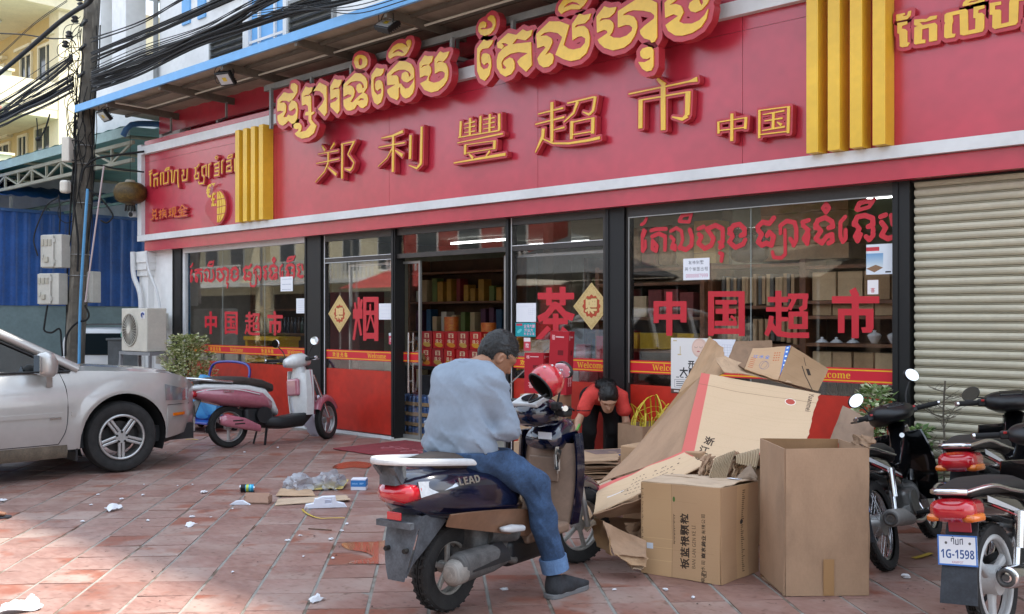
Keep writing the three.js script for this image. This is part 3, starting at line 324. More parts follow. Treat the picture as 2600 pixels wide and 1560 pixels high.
// ---------- canopy above the sign ----------
{
const C=thing('canopy','steel canopy with blue edge board hanging over the red sign','canopy');
part(C,'edge_board',bb(-5.72,13.4,4.87,4.985,0.98,1.02),M.blue);
const rows=[];const n=190;for(let i=0;i<=n;i++){const x=-5.7+19*i/ n,y=(i%4<2?0:0.012);rows.push([[x,4.93+y,-0.45],[x,4.955+y,0.97]]);}
part(C,'roof_sheet',grid(rows,0.003),tm(0x9a8d7c,0xb0a392,0.7,1.3,5,43));
const bxs=[-4.64,-2.92,-1.2,0.52,2.24,3.96,5.68,7.4,9.1];for(const x of bxs){part(C,'beam',bar([x,4.83,-0.24],[x,4.87,0.975],0.055,0.1),M.brownSteel);part(C,'bracket',[bar([x+0.02,4.8,-0.1],[x+0.02,4.55,-0.1],0.03,0.03),bar([x+0.02,4.56,-0.1],[x+0.12,4.46,0.12],0.03,0.03)],M.greySteel);}
for(const z of[0.2,0.62])part(C,'purlin',bb(-5.6,13.3,4.885,4.925,z-0.02,z+0.02),M.brownSteel);
part(C,'conduit',rod([-4.4,4.84,0.42],[13,4.84,0.42],0.014,0.014,8),mat(0xcfcabd,0.5));part(C,'conduit',rod([-4.5,4.87,0.9],[-4.4,4.84,0.42],0.014,0.014,8),mat(0xcfcabd,0.5));
const FL=thing('floodlight','black floodlight under the canopy corner by the utility pole','floodlight',[-4.96,4.74,0.86],0,'floodlights under the canopy edge');
const hs=part(FL,'housing',rb(0.25,0.2,0.06,0,0,0,0.01),M.blackPl);for(let i=0;i<6;i++)part(hs,'fin',bb(-0.11,0.11,-0.08+i*0.032,-0.074+i*0.032,-0.055,-0.03),M.blackPl);
part(hs,'reflector',ext(shp([[-0.1,-0.075],[0.1,-0.075],[0.1,0.075],[-0.1,0.075]],[[[-0.035,-0.03],[0.035,-0.03],[0.035,0.03],[-0.035,0.03]]]),0.004,0,0.031),mat(0xc9cacb,0.3,{metalness:0.5}));part(hs,'led_chip',bb(-0.034,0.034,-0.029,0.029,0.0305,0.034),mat(0xd8b81e,0.5));part(hs,'pane',bb(-0.105,0.105,-0.08,0.08,0.036,0.039),M.glass);
hs.rotation.set(0.75,0,0);part(FL,'bracket',tube([[-0.13,0,0],[-0.135,0.1,0],[0,0.13,0.02],[0.135,0.1,0],[0.13,0,0]],0.008,6,20),M.blackPl);part(FL,'cable',tube([[-0.1,0,-0.05],[-0.2,-0.04,-0.05],[-0.2,0.1,0],[-0.1,0.17,0.05]],0.005,5),M.blackPl);
copyOf(FL,[-1.29,4.74,0.86],0.3,'black floodlight under the canopy above the first big Khmer letters');const f3=copyOf(FL,[2.13,4.78,0.86],-0.2,'black floodlight turned away under the canopy between the Khmer words');f3.children[0].rotation.set(-0.9,0.4,0);
}
// ---------- glass front ----------
const vinylT=0.003,GZ=0.008;
function rectZ(px0,py0,px1,py1,z){const a=onZ(px0,(py0+py1)/ 2,z),b=onZ(px1,(py0+py1)/ 2,z),m=(px0+px1)/ 2,t=onZ(m,py0,z)[1],u=onZ(m,py1,z)[1];return{x:(a[0]+b[0])/ 2,y:(t+u)/ 2,w:b[0]-a[0],h:t-u};}
function banner(parent,x0,x1,y0,y1,z,words){
const W=2048,Hh=Math.round(W*(y1-y0)/ (x1-x0)),t=canvasTex(W,Hh,(x,w,h)=>{
x.fillStyle='#d01f30';x.fillRect(0,0,w,h);x.fillStyle='#e8b81c';x.fillRect(0,h*0.1,w,h*0.085);x.fillRect(0,h*0.82,w,h*0.085);x.strokeStyle=x.fillStyle='#e3b31f';
for(const[s,u]of words){if(CJ[s[0]])pen(x,s,u*w,h*0.26,h*0.48,h*0.065,h*0.66);else{x.font=`bold ${h * 0.62}px serif`;x.textBaseline='middle';x.fillText(s,u*w,h*0.51);}}});
const[g,m]=sheet(x1-x0,y1-y0,0.002,t,0.4);const b=part(parent,'welcome_banner',g,m,true);b.position.set((x0+x1)/ 2,(y0+y1)/ 2,z);return b;
}
function vinylStrokes(parent,r,k,list,z,m=M.vinyl,name='letter'){for(const ch of list){const st=ch.split('/').map(q=>{const a=nums(q);return{a:a[0]*k,p:pairs(a.slice(1)).map(t=>r(t[0],t[1]))};}),b=bounds(st.map(s=>s.p),0.08);const sh=traceShapes(x=>{for(const s of st){x.lineWidth=s.a;if(ch.sq){x.lineCap='butt';}x.beginPath();s.p.forEach((q,i)=>i?x.lineTo(...q):x.moveTo(...q));x.stroke();}},b,260);if(sh.length)part(parent,name,sh.map(s=>ext(s,vinylT,0,z)),m);}}
function vinylChar(parent,r,k,list,z,m=M.vinyl){for(const ch of list){const it=ch.split('/').map(q=>{const t=q.trim(),a=nums(t.slice(1));if(t[0]==='r')return{p:[[a[0],a[2]],[a[1],a[2]],[a[1],a[3]],[a[0],a[3]]].map(v=>r(...v))};if(t[0]==='p')return{p:pairs(a).map(v=>r(...v))};return{w:a[0]*k,p:pairs(a.slice(1)).map(v=>r(...v))};}),b=bounds(it.map(s=>s.p),0.08);
const sh=traceShapes(x=>{x.lineCap='butt';x.lineJoin='miter';for(const s of it)if(s.w){x.lineWidth=s.w;x.beginPath();s.p.forEach((q,i)=>i?x.lineTo(...q):x.moveTo(...q));x.stroke();}else{poly(x,s.p);x.fill();}},b,260);if(sh.length)part(parent,'letter',sh.map(s=>ext(s,vinylT,0,z)),m);}}
function pane(parent,x0,x1,y0,y1,z=0,n='pane'){return part(parent,n,bb(x0,x1,y0,y1,z-0.004,z+0.004),M.glass);}
const khmer=['26 125 340 112 380 112 530/22 142 350 125 395/22 140 440 142 500 120 535','26 105 290 130 275 150 235','28 192 345 240 332 330 330/30 200 400 262 372 322 400 318 520/30 205 440 202 510 238 530 245 485 215 450','26 372 350 420 322 470 350 480 430 450 510/26 372 400 402 430 378 500 412 520 412 480/34 450 500 510 520 560 480 565 400 545 340','30 450 255 478 205 530 198/24 450 262 540 266 562 180','30 622 330 672 310/34 628 380 652 400 622 460 680 510 740 480 762 420 730 370 700 330 780 297 845 330 845 440 822 500/24 812 450 850 490','28 818 550 842 560 832 622','34 905 370 940 300 1000 287 1043 330 1043 380 1010 390/32 905 330 935 400 903 450 960 500 1030 470 1050 430',
'34 1162 312 1210 267 1270 282 1312 230/34 1167 340 1200 380 1167 450 1200 480 1240 460 1290 480 1310 400 1270 360 1250 390','30 1370 302 1430 257 1500 272 1515 330 1515 430 1490 480/26 1370 320 1370 370/24 1412 340 1415 560 1380 595 1310 590 1297 540/28 1460 420 1495 470','28 1570 270 1630 250/30 1577 300 1625 340 1582 420 1615 465 1625 380','32 1690 320 1710 252 1780 227 1840 262 1850 310 1810 320/32 1690 290 1740 350 1692 420 1750 460 1790 400 1840 380 1845 440 1810 460','26 1787 98 1758 140 1787 182 1816 140 1787 98','26 1962 220 1917 270 1917 400 1940 450 1965 420 1965 340','32 2042 290 2070 222 2140 207 2210 232 2215 290 2170 310/30 2042 270 2090 330 2052 400 2075 440 2102 380/30 2150 400 2180 430 2215 390 2215 330','30 2065 150 2090 95 2150 78 2205 80/24 2075 160 2180 130 2225 60','30 2282 220 2330 202/32 2292 270 2330 320 2292 390 2350 420 2395 405/28 2380 205 2395 290'];
const zgcs=['r 330 385 150 550/r 215 515 235 283/r 215 515 355 403/r 215 262 235 435/r 460 515 235 430','r 712 765 148 550/r 990 1045 145 555/r 712 1045 145 195/r 712 1045 485 535/r 778 975 225 265/r 780 968 305 350/r 770 975 415 460/r 845 900 225 440/s 24 918 370 965 408','r 1325 1380 140 330/r 1255 1440 195 245/r 1240 1440 290 330/r 1330 1380 330 520/r 1380 1440 380 420/s 46 1290 370 1272 480 1240 545/s 46 1285 450 1350 530 1450 546 1632 546/r 1440 1625 165 215/s 40 1505 200 1452 312/s 42 1600 180 1592 290 1545 316/r 1445 1490 330 490/r 1570 1620 330 490/r 1445 1620 330 375/r 1445 1620 445 490','s 60 2025 125 2062 200/r 1840 2272 190 255/r 2020 2085 200 575/r 1895 2220 305 365/r 1895 1955 305 525/r 2150 2220 305 490/p 2105 475 2220 470 2200 522 2120 527'];
{
const W=thing('display_window','large display window beside the roller shutter with red Khmer and Chinese letters','window');
part(W,'frame',[bb(4.845,4.875,0.02,2.6,-0.03,0.03),bb(4.876,7.55,2.5,2.6,-0.035,0.035),bb(4.876,7.55,0.0,0.04,-0.03,0.03)],M.frame);part(W,'edge_bead',[bb(4.876,4.886,0.86,2.49,0.031,0.036),bb(4.876,7.55,2.49,2.5,0.036,0.04)],M.alu);
pane(W,4.878,7.55,0.04,2.5);part(W,'red_panel',bb(4.88,7.545,0.045,0.842,0.0045,0.007),M.vinylRed);
part(W,'pane_joint',bb(6.23,6.238,0.86,2.5,0.0045,0.0065),mat(0x8d9490,0.3));
banner(W,4.88,7.545,0.955,1.083,0.009,[['Welcome',0.1],['欢迎光临',0.45],['Welcome',0.725]]);
vinylStrokes(W,reader(1600,490,3.5855,GZ),1.3/ 3.5855/ 265,khmer,0.0046);vinylChar(W,reader(1600,700,3.5855,GZ),1/ 3.5855/ 265,zgcs,0.0046);
const L=thing('display_window','wide display window next to the white pillar with red letters behind the pink scooter','window');
part(L,'frame',[bb(-4.0,-3.935,0.02,2.62,-0.03,0.03),bb(-3.934,-0.64,2.53,2.62,-0.035,0.035),bb(-3.934,-0.64,0,0.04,-0.03,0.03)],M.whiteTrim);
pane(L,-3.93,-0.64,0.04,2.53);part(L,'red_panel',bb(-3.925,-0.645,0.045,0.84,0.0045,0.007),M.vinylRed);for(const x of[-2.83,-1.68])part(L,'pane_joint',bb(x,x+0.008,0.86,2.53,0.0045,0.0065),mat(0x8d9490,0.3));
banner(L,-3.925,-0.645,0.965,1.09,0.009,[['Welcome',0.05],['欢迎光临',0.225],['Welcome',0.4],['欢迎光临',0.66],['Welcome',0.86]]);
const R=reader(1600,490,3.5855,GZ),x0=R(90,300)[0],x1=R(2410,300)[0];const rk=(u,v)=>{const p=R(u,v),t=(p[0]-x0)/ (x1-x0);return[-3.82+t*3.1,2.05+(p[1]-2.13)*0.88];};
vinylStrokes(L,rk,1.25/ 3.5855/ 265,khmer,0.0046);
const R2=reader(1600,700,3.5855,GZ),a0=R2(215,300)[0],a1=R2(2270,300)[0];vinylChar(L,(u,v)=>{const p=R2(u,v),t=(p[0]-a0)/ (a1-a0);return[-3.35+t*2.13,1.5+(p[1]-1.63)*0.83];},0.8/ 3.5855/ 265,zgcs,0.0046);
const D1=thing('glass_panel','fixed glass panel with red lower half and one red character past the pink scooter','window');
const fr=(x0,x1)=>[bb(x0-0.05,x0,0,2.6,-0.03,0.03),bb(x1,x1+0.03,0,2.6,-0.03,0.03),bb(x0,x1,2.235,2.29,-0.03,0.03),bb(x0,x1,2.52,2.6,-0.03,0.03),bb(x0,x1,0,0.035,-0.03,0.032)];
part(D1,'frame',fr(-0.19,1.19),M.frame);part(D1,'edge_bead',[bb(-0.2,-0.19,0.03,2.6,0.031,0.036),bb(-0.19,1.19,2.29,2.297,0.031,0.036),bb(-0.19,1.19,2.228,2.235,0.031,0.036)],M.whiteTrim);pane(D1,-0.19,1.19,0.035,2.235);pane(D1,-0.19,1.19,2.29,2.52,0,'transom_pane');part(D1,'red_panel',bb(-0.185,1.185,0.04,0.835,0.0045,0.007),M.vinylRed);banner(D1,-0.185,1.185,0.955,1.085,0.009,[['欢迎光临',0.1],['Welcome',0.64]]);
vinylChar(D1,reader(820,680,5.3,GZ),1/ 5.3/ 200,['r 405 530 560 690/s 50 480 400 480 600/s 44 425 470 440 560/s 46 520 430 505 560/s 50 450 690 412 975/s 48 475 690 512 915/r 540 582 400 985/r 690 745 395 990/r 540 745 395 465/r 560 700 580 640/r 540 745 880 960/s 34 635 490 635 640 590 850/s 34 640 640 695 830'],0.0046);
const D3=thing('glass_panel','fixed glass panel with a red tea character and a gold diamond sticker behind the helmet','window');
part(D3,'frame',fr(3.27,4.55),M.frame);part(D3,'edge_bead',[bb(3.26,3.27,0.03,2.6,0.031,0.036),bb(3.27,4.55,2.29,2.297,0.031,0.036)],M.whiteTrim);pane(D3,3.27,4.55,0.035,2.235);pane(D3,3.27,4.55,2.29,2.52,0,'transom_pane');part(D3,'red_panel',bb(3.275,4.545,0.04,0.84,0.0045,0.007),M.vinylRed);banner(D3,3.275,4.545,0.95,1.08,0.009,[['欢迎光临',0.08],['Welcome',0.72]]);
vinylChar(D3,reader(1290,680,5.3,GZ),1/ 5.3/ 240,['r 400 890 340 430/r 515 590 270 510/r 695 775 260 510/p 630 455 690 480 780 590 900 630 865 720 760 690 640 560 530 690 420 740 390 655 500 600 590 480/r 470 805 685 765/r 605 680 620 1000/p 525 780 580 830 450 970 370 960/p 735 790 865 910 825 978 700 860'],0.0046);
const TR=thing('door_transom','dark framed glass transom above the open doorway','window');part(TR,'frame',[bb(1.3,3.2,2.235,2.29,-0.03,0.03),bb(1.3,3.2,2.52,2.6,-0.03,0.03)],M.frame);pane(TR,1.3,3.2,2.29,2.52,0,'transom_pane');
const post=(label,x0,x1,m)=>{const p=thing('door_post',label,'post');part(p,'shaft',bb(x0,x1,0,2.6,-0.1,0.06),m);part(p,'edge_strip',bb(x0+0.02,x0+0.05,0,2.59,0.061,0.07),M.black);};
post('black post at the white pillar end of the wide display window',-4.28,-4.01,M.black);post('black post between the wide display window and the pink scooter panel',-0.62,-0.25,M.black);post('black post at the left jamb of the open doorway',1.225,1.3,M.black);post('black post at the right jamb of the open doorway',3.2,3.218,M.black);post('wide black post between the tea panel and the display window',4.6,4.84,M.black);post('black post between the display window and the roller shutter',7.56,7.7,M.black);
const leaf=(label,x0,x1,hx,bn)=>{const t=thing('sliding_door',label,'door');part(t,'frame',[bb(x0,x0+0.03,0.02,2.2,-0.1,-0.07),bb(x1-0.03,x1,0.02,2.2,-0.1,-0.07),bb(x0+0.031,x1-0.031,2.17,2.2,-0.1,-0.07),bb(x0+0.031,x1-0.031,0.02,0.06,-0.1,-0.07)],M.alu);pane(t,x0+0.03,x1-0.03,0.06,2.17,-0.085);for(const z of[-0.055,-0.13]){const h=part(t,'handle',[rod([hx,0.58,z],[hx,1.32,z],0.014,0.014,10),rod([hx,0.72,z],[hx,0.72,-0.085],0.008),rod([hx,1.2,z],[hx,1.2,-0.085],0.008)],M.chrome);}banner(t,x0+0.04,x1-0.04,0.955,1.08,-0.079,bn);};
leaf('sliding glass door pushed open at the left jamb',0.2,1.62,1.42,[['Welcome',0.3]]);leaf('sliding glass door pushed open at the right jamb',3.05,4.5,3.12,[['Welcome',0.5]]);
const thr=solo('door_sill','pale concrete sill under the open doorway','sill',bb(1.3,3.2,-0.003,0.014,-0.1,0.12),tm(0xa9a498,0xbdb8ac,0.8,0.8,5,44));
solo('base_plinth','low white plinth along the foot of the display windows','plinth',[bb(-4.3,1.28,-0.004,0.03,0.031,0.07),bb(3.22,7.6,-0.004,0.03,0.033,0.07)],M.whiteTrim);
const S=thing('roller_shutter','closed cream roller shutter behind the black motorbikes','shutter');const prof=[[0,0],[0.014,0.004],[0.024,0.018],[0.027,0.033],[0.024,0.046],[0.016,0.054],[-0.006,0.056],[-0.006,0.061],[0.01,0.063],[0.01,0.066],[-0.012,0.068],[-0.012,0.0712],[-0.02,0.0712],[-0.02,0]];const sg=ext(shp(prof),4.2).rotateY(-Math.PI/ 2);const sm=[tm(0xb5ae98,0xc6bfa9,0.5,1.1,5,45),tm(0xb0a993,0xc2bba5,0.52,1.4,5,46)];
sg.computeVertexNormals();for(let i=0;i<37;i++){const m=part(S,'slat',sg.clone(),sm[i%2]);m.position.set(11.92,0.05+i*0.0712,-0.01);}
part(S,'bottom_rail',bb(7.72,11.9,0.005,0.05,-0.02,0.015),M.alu);part(S,'head_box',bb(7.71,11.95,2.585,2.598,-0.1,0.05),M.dark);
}
function notice(name,label,cat,px0,py0,px1,py1,draw,z=0.0085,o={},skew=0){const r=rectZ(px0,py0,px1,py1,z),[g,m]=sheet(r.w,r.h,0.0012,canvasTex(512,Math.max(64,Math.min(1024,Math.round(512*r.h/ r.w))),draw),0.75,o);const s=part(scene,numbered(name),g,m,true);s.position.set(r.x,r.y,z);s.rotation.z=skew;return tag(s,label,cat);}
{
const lines=(x,w,h,n,c,y0=0.15,y1=0.85)=>{x.fillStyle='#e9eaee';x.fillRect(0,0,w,h);x.fillStyle=c;for(let i=0;i<n;i++){const y=(y0+(y1-y0)*i/ Math.max(1,n-1))*h;let u=0.14;while(u<0.84){const l=rr(0.03,0.07);x.fillRect(u*w,y,l*w,h*0.045);u+=l+0.03;}}};
notice('paper_notice','white paper rental notice with three printed lines on the display window','notice',1735,656,1802,711,(x,w,h)=>{x.fillStyle='#e8e9ee';x.fillRect(0,0,w,h);x.strokeStyle='#4a4a55';pen(x,'有栋别墅',w*0.2,h*0.1,w*0.13,5,w*0.15);pen(x,'两个铺面出租',w*0.06,h*0.4,w*0.13,5,w*0.15);x.fillStyle='#c06a86';x.font=`${h * 0.22}px sans-serif`;x.fillText('0888887999',w*0.1,h*0.88);});
notice('paper_notice','small white paper notice on the wide window with the scooter in front','notice',712,703,743,740,(x,w,h)=>lines(x,w,h,3,'#9aa0b4'));
notice('paper_notice','blank looking white sheet at the edge of the wide window by the black post','notice',752,758,782,796,(x,w,h)=>lines(x,w,h,6,'#cfd2dc'));
notice('paper_notice','blank white sheet between the tobacco character and the doorway','notice',962,771,999,812,(x,w,h)=>lines(x,w,h,4,'#dcdee6'));
notice('paper_notice','white sheet with a faint grid above the teal card','notice',1311,770,1361,818,(x,w,h)=>{lines(x,w,h,1,'#e0e0e8');x.strokeStyle='#b9bdcc';x.lineWidth=2;for(let i=0;i<9;i++){x.strokeRect(w*(0.62+(i%3)*0.1),h*(0.3+Math.floor(i/ 3)*0.1),w*0.1,h*0.1);}});
notice('advert_card','teal card with pink characters on the tea panel glass','card',1309,820,1360,855,(x,w,h)=>{x.fillStyle='#1d9ba3';x.fillRect(0,0,w,h);x.fillStyle='#c2334a';x.fillRect(w*0.04,h*0.06,w*0.3,h*0.16);x.fillStyle='#63c7cb';x.beginPath();x.ellipse(w*0.2,h*0.6,w*0.13,h*0.12,-0.5,0,7);x.fill();x.strokeStyle='#eaa9bd';pen(x,'全场大酬',w*0.42,h*0.12,w*0.12,8,w*0.14);pen(x,'开业大',w*0.45,h*0.42,w*0.12,8,w*0.15);pen(x,'水全公有',w*0.42,h*0.7,w*0.1,7,w*0.14);});
notice('pull_sign','small red and white pull sticker under the teal card','sticker',1330,858,1347,891,(x,w,h)=>{x.fillStyle='#c8404e';x.fillRect(0,0,w,h);x.fillStyle='#e6dcdc';x.fillRect(w*0.02,0,w*0.96,h*0.3);x.strokeStyle='#f3e6e6';pen(x,'拉',w*0.25,h*0.42,w*0.5,26);});
notice('pull_sign','small red and white sticker beside the left sliding door handle','sticker',987,846,998,875,(x,w,h)=>{x.fillStyle='#cdd2d6';x.fillRect(0,0,w,h);x.fillStyle='#c8505e';x.fillRect(0,h*0.25,w,h*0.75);x.strokeStyle='#f3e6e6';pen(x,'拉',w*0.2,h*0.42,w*0.6,26);});
notice('travel_poster','poster with blue sky and a red label on the display window near the shutter','poster',2200,620,2270,697,(x,w,h)=>{x.fillStyle='#d9dfe6';x.fillRect(0,0,w,h);const g=x.createLinearGradient(0,h*0.2,0,h*0.7);g.addColorStop(0,'#5c8fc0');g.addColorStop(1,'#c7d3da');x.fillStyle=g;x.fillRect(0,h*0.3,w*0.62,h*0.45);x.fillStyle='#c63a45';x.fillRect(0,h*0.09,w*0.48,h*0.13);x.fillStyle='#8a6a4f';poly(x,[[0,h*0.8],[w*0.35,h*0.68],[w*0.62,h*0.78],[w*0.3,h*0.93]]);x.fill();x.fillStyle='#444';x.fillRect(w*0.7,h*0.9,w*0.2,h*0.05);});
notice('price_card','small white card with a red crest below the poster','card',2203,711,2231,748,(x,w,h)=>{x.fillStyle='#e9e4e4';x.fillRect(0,0,w,h);x.strokeStyle='#b88';x.lineWidth=8;x.strokeRect(4,4,w-8,h-8);x.strokeStyle='#c0404c';pen(x,'喜',w*0.28,h*0.55,w*0.42,18);});
notice('beauty_poster','white poster with a face and black Chinese headline behind the cardboard sheet','poster',1704,859,1800,1001,(x,w,h)=>{x.fillStyle='#e3dfdb';x.fillRect(0,0,w,h);x.fillStyle='#d9b7a6';x.beginPath();x.ellipse(w*0.76,h*0.17,w*0.2,h*0.17,0.2,0,7);x.fill();x.fillStyle='#e3c3b2';x.beginPath();x.ellipse(w*0.74,h*0.17,w*0.15,h*0.135,0.2,0,7);x.fill();x.strokeStyle='#8a6257';x.lineWidth=4;for(const u of[0.67,0.8]){x.beginPath();x.arc(w*u,h*0.14,w*0.04,0.2,2.9);x.stroke();}x.fillStyle='#c06f6c';x.beginPath();x.ellipse(w*0.73,h*0.235,w*0.04,h*0.012,0,0,7);x.fill();x.fillStyle='#c7b183';x.fillRect(w*0.06,h*0.04,w*0.1,h*0.02);x.fillRect(w*0.24,h*0.15,w*0.02,h*0.14);x.fillRect(w*0.18,h*0.29,w*0.1,h*0.02);x.strokeStyle='#2c2a2a';pen(x,'开业',w*0.46,h*0.4,w*0.17,13,w*0.2);pen(x,'大酬宾',w*0.24,h*0.53,w*0.21,16,w*0.24);x.fillStyle='#555';for(let i=0;i<5;i++)x.fillRect(w*(0.14+i*0.12),h*0.7,w*0.08,h*0.015);x.strokeStyle='#777';x.lineWidth=4;x.strokeRect(w*0.1,h*0.75,w*0.5,h*0.14);for(let i=0;i<3;i++){x.fillStyle='#666';x.fillRect(w*0.14,h*(0.78+i*0.035),w*0.4,h*0.014);}x.fillStyle='#5b4038';x.fillRect(0,h*0.92,w,h*0.08);x.fillStyle='#d9cfc6';for(let i=0;i<4;i++)x.fillRect(w*(0.08+i*0.2),h*0.945,w*0.13,h*0.03);},0.0105);
notice('floor_plan_sheet','white sheet with a small drawn plan beside the face poster','notice',1800,862,1868,918,(x,w,h)=>{x.fillStyle='#e4e5ec';x.fillRect(0,0,w,h);x.strokeStyle='#a7a9b8';x.lineWidth=3;for(let i=0;i<4;i++){x.strokeRect(w*0.5,h*(0.25+0.12*i),w*0.4,h*0.12);x.strokeRect(w*(0.5+0.1*i),h*0.25,w*0.1,h*0.48);}x.fillStyle='#555';x.fillRect(w*0.12,h*0.1,w*0.05,h*0.2);},0.0085);
const luck=(label,cx,cy,side)=>{const c=onZ(cx,cy,0.012),t=canvasTex(512,512,(x,w,h)=>{x.fillStyle='#cdb37a';x.fillRect(0,0,w,h);for(let i=0;i<900;i++){x.fillStyle=pick(['#d9c28c','#bd9f62','#b08a4e','#e0cc9a']);x.fillRect(rnd()*w,rnd()*h,6,6);}x.strokeStyle='#a8803c';x.lineWidth=4;for(let i=0;i<60;i++){const a=i/ 60*4,k=Math.floor(a),f=a-k,q=34,u=[f,1,1-f,0][k],v=[0,f,1,1-f][k];x.beginPath();x.arc(q+u*(w-2*q),q+v*(h-2*q),13,rnd()*6,rnd()*6+4);x.stroke();}x.translate(w/ 2,h/ 2);x.rotate(-Math.PI/ 4);x.fillStyle='#b5452c';x.beginPath();for(let i=0;i<=48;i++){const a=i/ 48*2*Math.PI,r=168+14*Math.cos(a*12);i?x.lineTo(r*Math.cos(a),r*Math.sin(a)):x.moveTo(r,0);}x.fill();x.lineCap='round';x.strokeStyle='#8a5a24';pen(x,'福',-108,-118,226,48);x.lineCap='round';x.strokeStyle='#dcc188';const L=CJ['福'].split('/');x.lineWidth=36;x.lineJoin='round';for(const s of L){x.beginPath();pairs(nums(s)).forEach((q,i)=>{const X=-113+q[0]/ 16*226,Y=-123+q[1]/ 16*226;i?x.lineTo(X,Y):x.moveTo(X,Y);});x.lineCap='round';x.stroke();}});
const[g,m]=sheet(side,side,0.003,t,0.4,{metalness:0.25});const s=part(scene,numbered('luck_diamond'),g,m,true);s.position.set(...c);s.rotation.z=Math.PI/ 4;tag(s,label,'sticker');};
luck('gold diamond luck sticker beside the tea character',1502,778,0.345);luck('gold diamond luck sticker beside the tobacco character',862,797,0.35);
}
// ---------- inside the shop ----------
const woodM=tm(0x5e3a20,0x805231,0.55,0.7,6,51);
const cart=[tm(0xa98a64,0xb99a74,0.85,0.7,5,52),tm(0x9b7c56,0xad8e68,0.85,0.7,5,53),tm(0xb09570,0xc0a680,0.85,0.7,5,54)];
function shelfUnit(label,x0,x1,z0,ys,top){const t=thing('shelf_unit',label,'shelf',[(x0+x1)/ 2,0,z0]);const w=x1-x0;for(const s of[-1,1])part(t,'upright',bb(s*w/ 2-0.025,s*w/ 2+0.025,0.013,top,-0.42,0),woodM);for(const y of ys)part(t,'board',bb(-w/ 2+0.026,w/ 2-0.026,y-0.03,y,-0.42,-0.004),woodM);part(t,'back_panel',bb(-w/ 2+0.026,w/ 2-0.026,0.02,top,-0.435,-0.421),tm(0x4a3322,0x5c422e,0.8,0.7,5,55));return t;}
{
const ys1=[0.35,0.78,1.17,1.51,1.87,2.02],ys2=[0.35,0.78,1.04,1.27,1.52,1.66,1.98];
shelfUnit('dark wooden shelf unit with cartons behind the display window',4.0,5.35,-0.55,ys1,2.05);shelfUnit('tall wooden shelf unit full of bundles behind the middle of the window',5.4,6.4,-0.62,[0.35,0.78,1.25,1.62,2.02],2.05);shelfUnit('wooden shelf unit with teacups behind the window near the shutter',6.45,8.1,-0.55,ys2,2.05);
const boxAt=(x,y,z,w,h,d,m,label,grp,turn=0)=>solo('carton',label,'carton',rb(w,h,d,0,h/ 2,0,0.006),m,grp,[x,y,z],turn);
for(let x=6.6;x<8.0;x+=0.2){boxAt(x,1.042,-0.72,0.185,0.15,0.2,pick(cart),'small carton in the row below the teacup shelf','cartons below the teacups',rr(-0.03,0.03));boxAt(x,1.522,-0.72,0.185,0.11,0.2,pick(cart),'small carton in the narrow row above the teacups','cartons above the teacups',rr(-0.03,0.03));}
for(let x=6.63;x<8.0;x+=0.25)boxAt(x,1.662,-0.72,0.235,0.26,0.22,pick(cart),'pale carton on the upper shelf near the shutter','cartons on the upper shelf',rr(-0.03,0.03));
for(let x=4.12;x<5.3;x+=0.2){boxAt(x,1.512,-0.72,0.17,rr(0.2,0.3),0.2,pick([cart[0],cart[2],tm(0x6a2a26,0x7c3832,0.7,0.6,5,56),tm(0xc4bba4,0xd6cdb6,0.8,0.6,5,57)]),'small packet on the shelf behind the rental notice','packets behind the rental notice',rr(-0.05,0.05));}
for(let x=4.13;x<5.3;x+=0.24)boxAt(x,1.172,-0.74,0.21,0.17,0.2,tm(0xb58f10,0xcba528,0.5,0.5,5,58),'yellow box on the shelf behind the face poster','yellow boxes on the shelf',rr(-0.2,0.2));
for(let x=4.15,i=0;x<5.3;x+=0.22,i++){const g=rb(0.2,0.42,0.12,0,0.21,0,0.04);const m=pick([tm(0x7a5a3c,0x9a7a58,0.6,0.3,5,59),tm(0x5e2226,0x773236,0.5,0.3,5,60),tm(0xa08c66,0xb8a680,0.6,0.3,5,61)]);solo('snack_bag','upright snack bag on the top shelf behind the rental notice','bag',g,m,'snack bags on the top shelf',[x,2.052,-0.74],rr(-0.2,0.2));}
for(let k=0;k<5;k++)boxAt(6.35+rr(-0.02,0.02),2.052+k*0.15,-0.95,0.9,0.147,0.4,cart[k%3],'long flat carton in the pile on top of the shelf','long cartons on top of the shelf',rr(-0.02,0.02));
for(let k=0;k<4;k++)boxAt(5.3,2.052+k*0.11,-0.8,0.26,0.107,0.26,tm(0xc2a468,0xd2b67a,0.8,0.5,5,62),'flat tan box in the small pile next to the notice','tan boxes beside the notice',rr(-0.03,0.03));
solo('plastic_bundle','dark shiny plastic wrapped bundle on top of the shelf','bundle',[rb(0.42,0.34,0.3,0,0.17,0,0.09,4)],mat(0x2a2a2c,0.18,{bumpMap:bumpT,bumpScale:0.03,clearcoat:1}),null,[5.78,2.052,-0.8]);
for(let x=5.5;x<6.3;x+=0.045)solo('paper_bundle','thin upright packet in the tall middle shelf','packet',bx(0.035,rr(0.24,0.32),0.22,0,0.15,0),pick([cart[0],cart[2],tm(0x57544e,0x6e6a62,0.8,0.3,5,63)]),'packets in the middle shelf',[x,1.622,-0.82],rr(-0.08,0.08));
for(let x=5.5;x<6.3;x+=0.06)solo('paper_bundle','thin dark packet in the lower middle shelf','packet',bx(0.04,rr(0.2,0.28),0.22,0,0.13,0),pick([tm(0x4d483f,0x645e54,0.8,0.3,5,64),cart[1]]),'packets in the lower middle shelf',[x,1.252,-0.82],rr(-0.08,0.08));
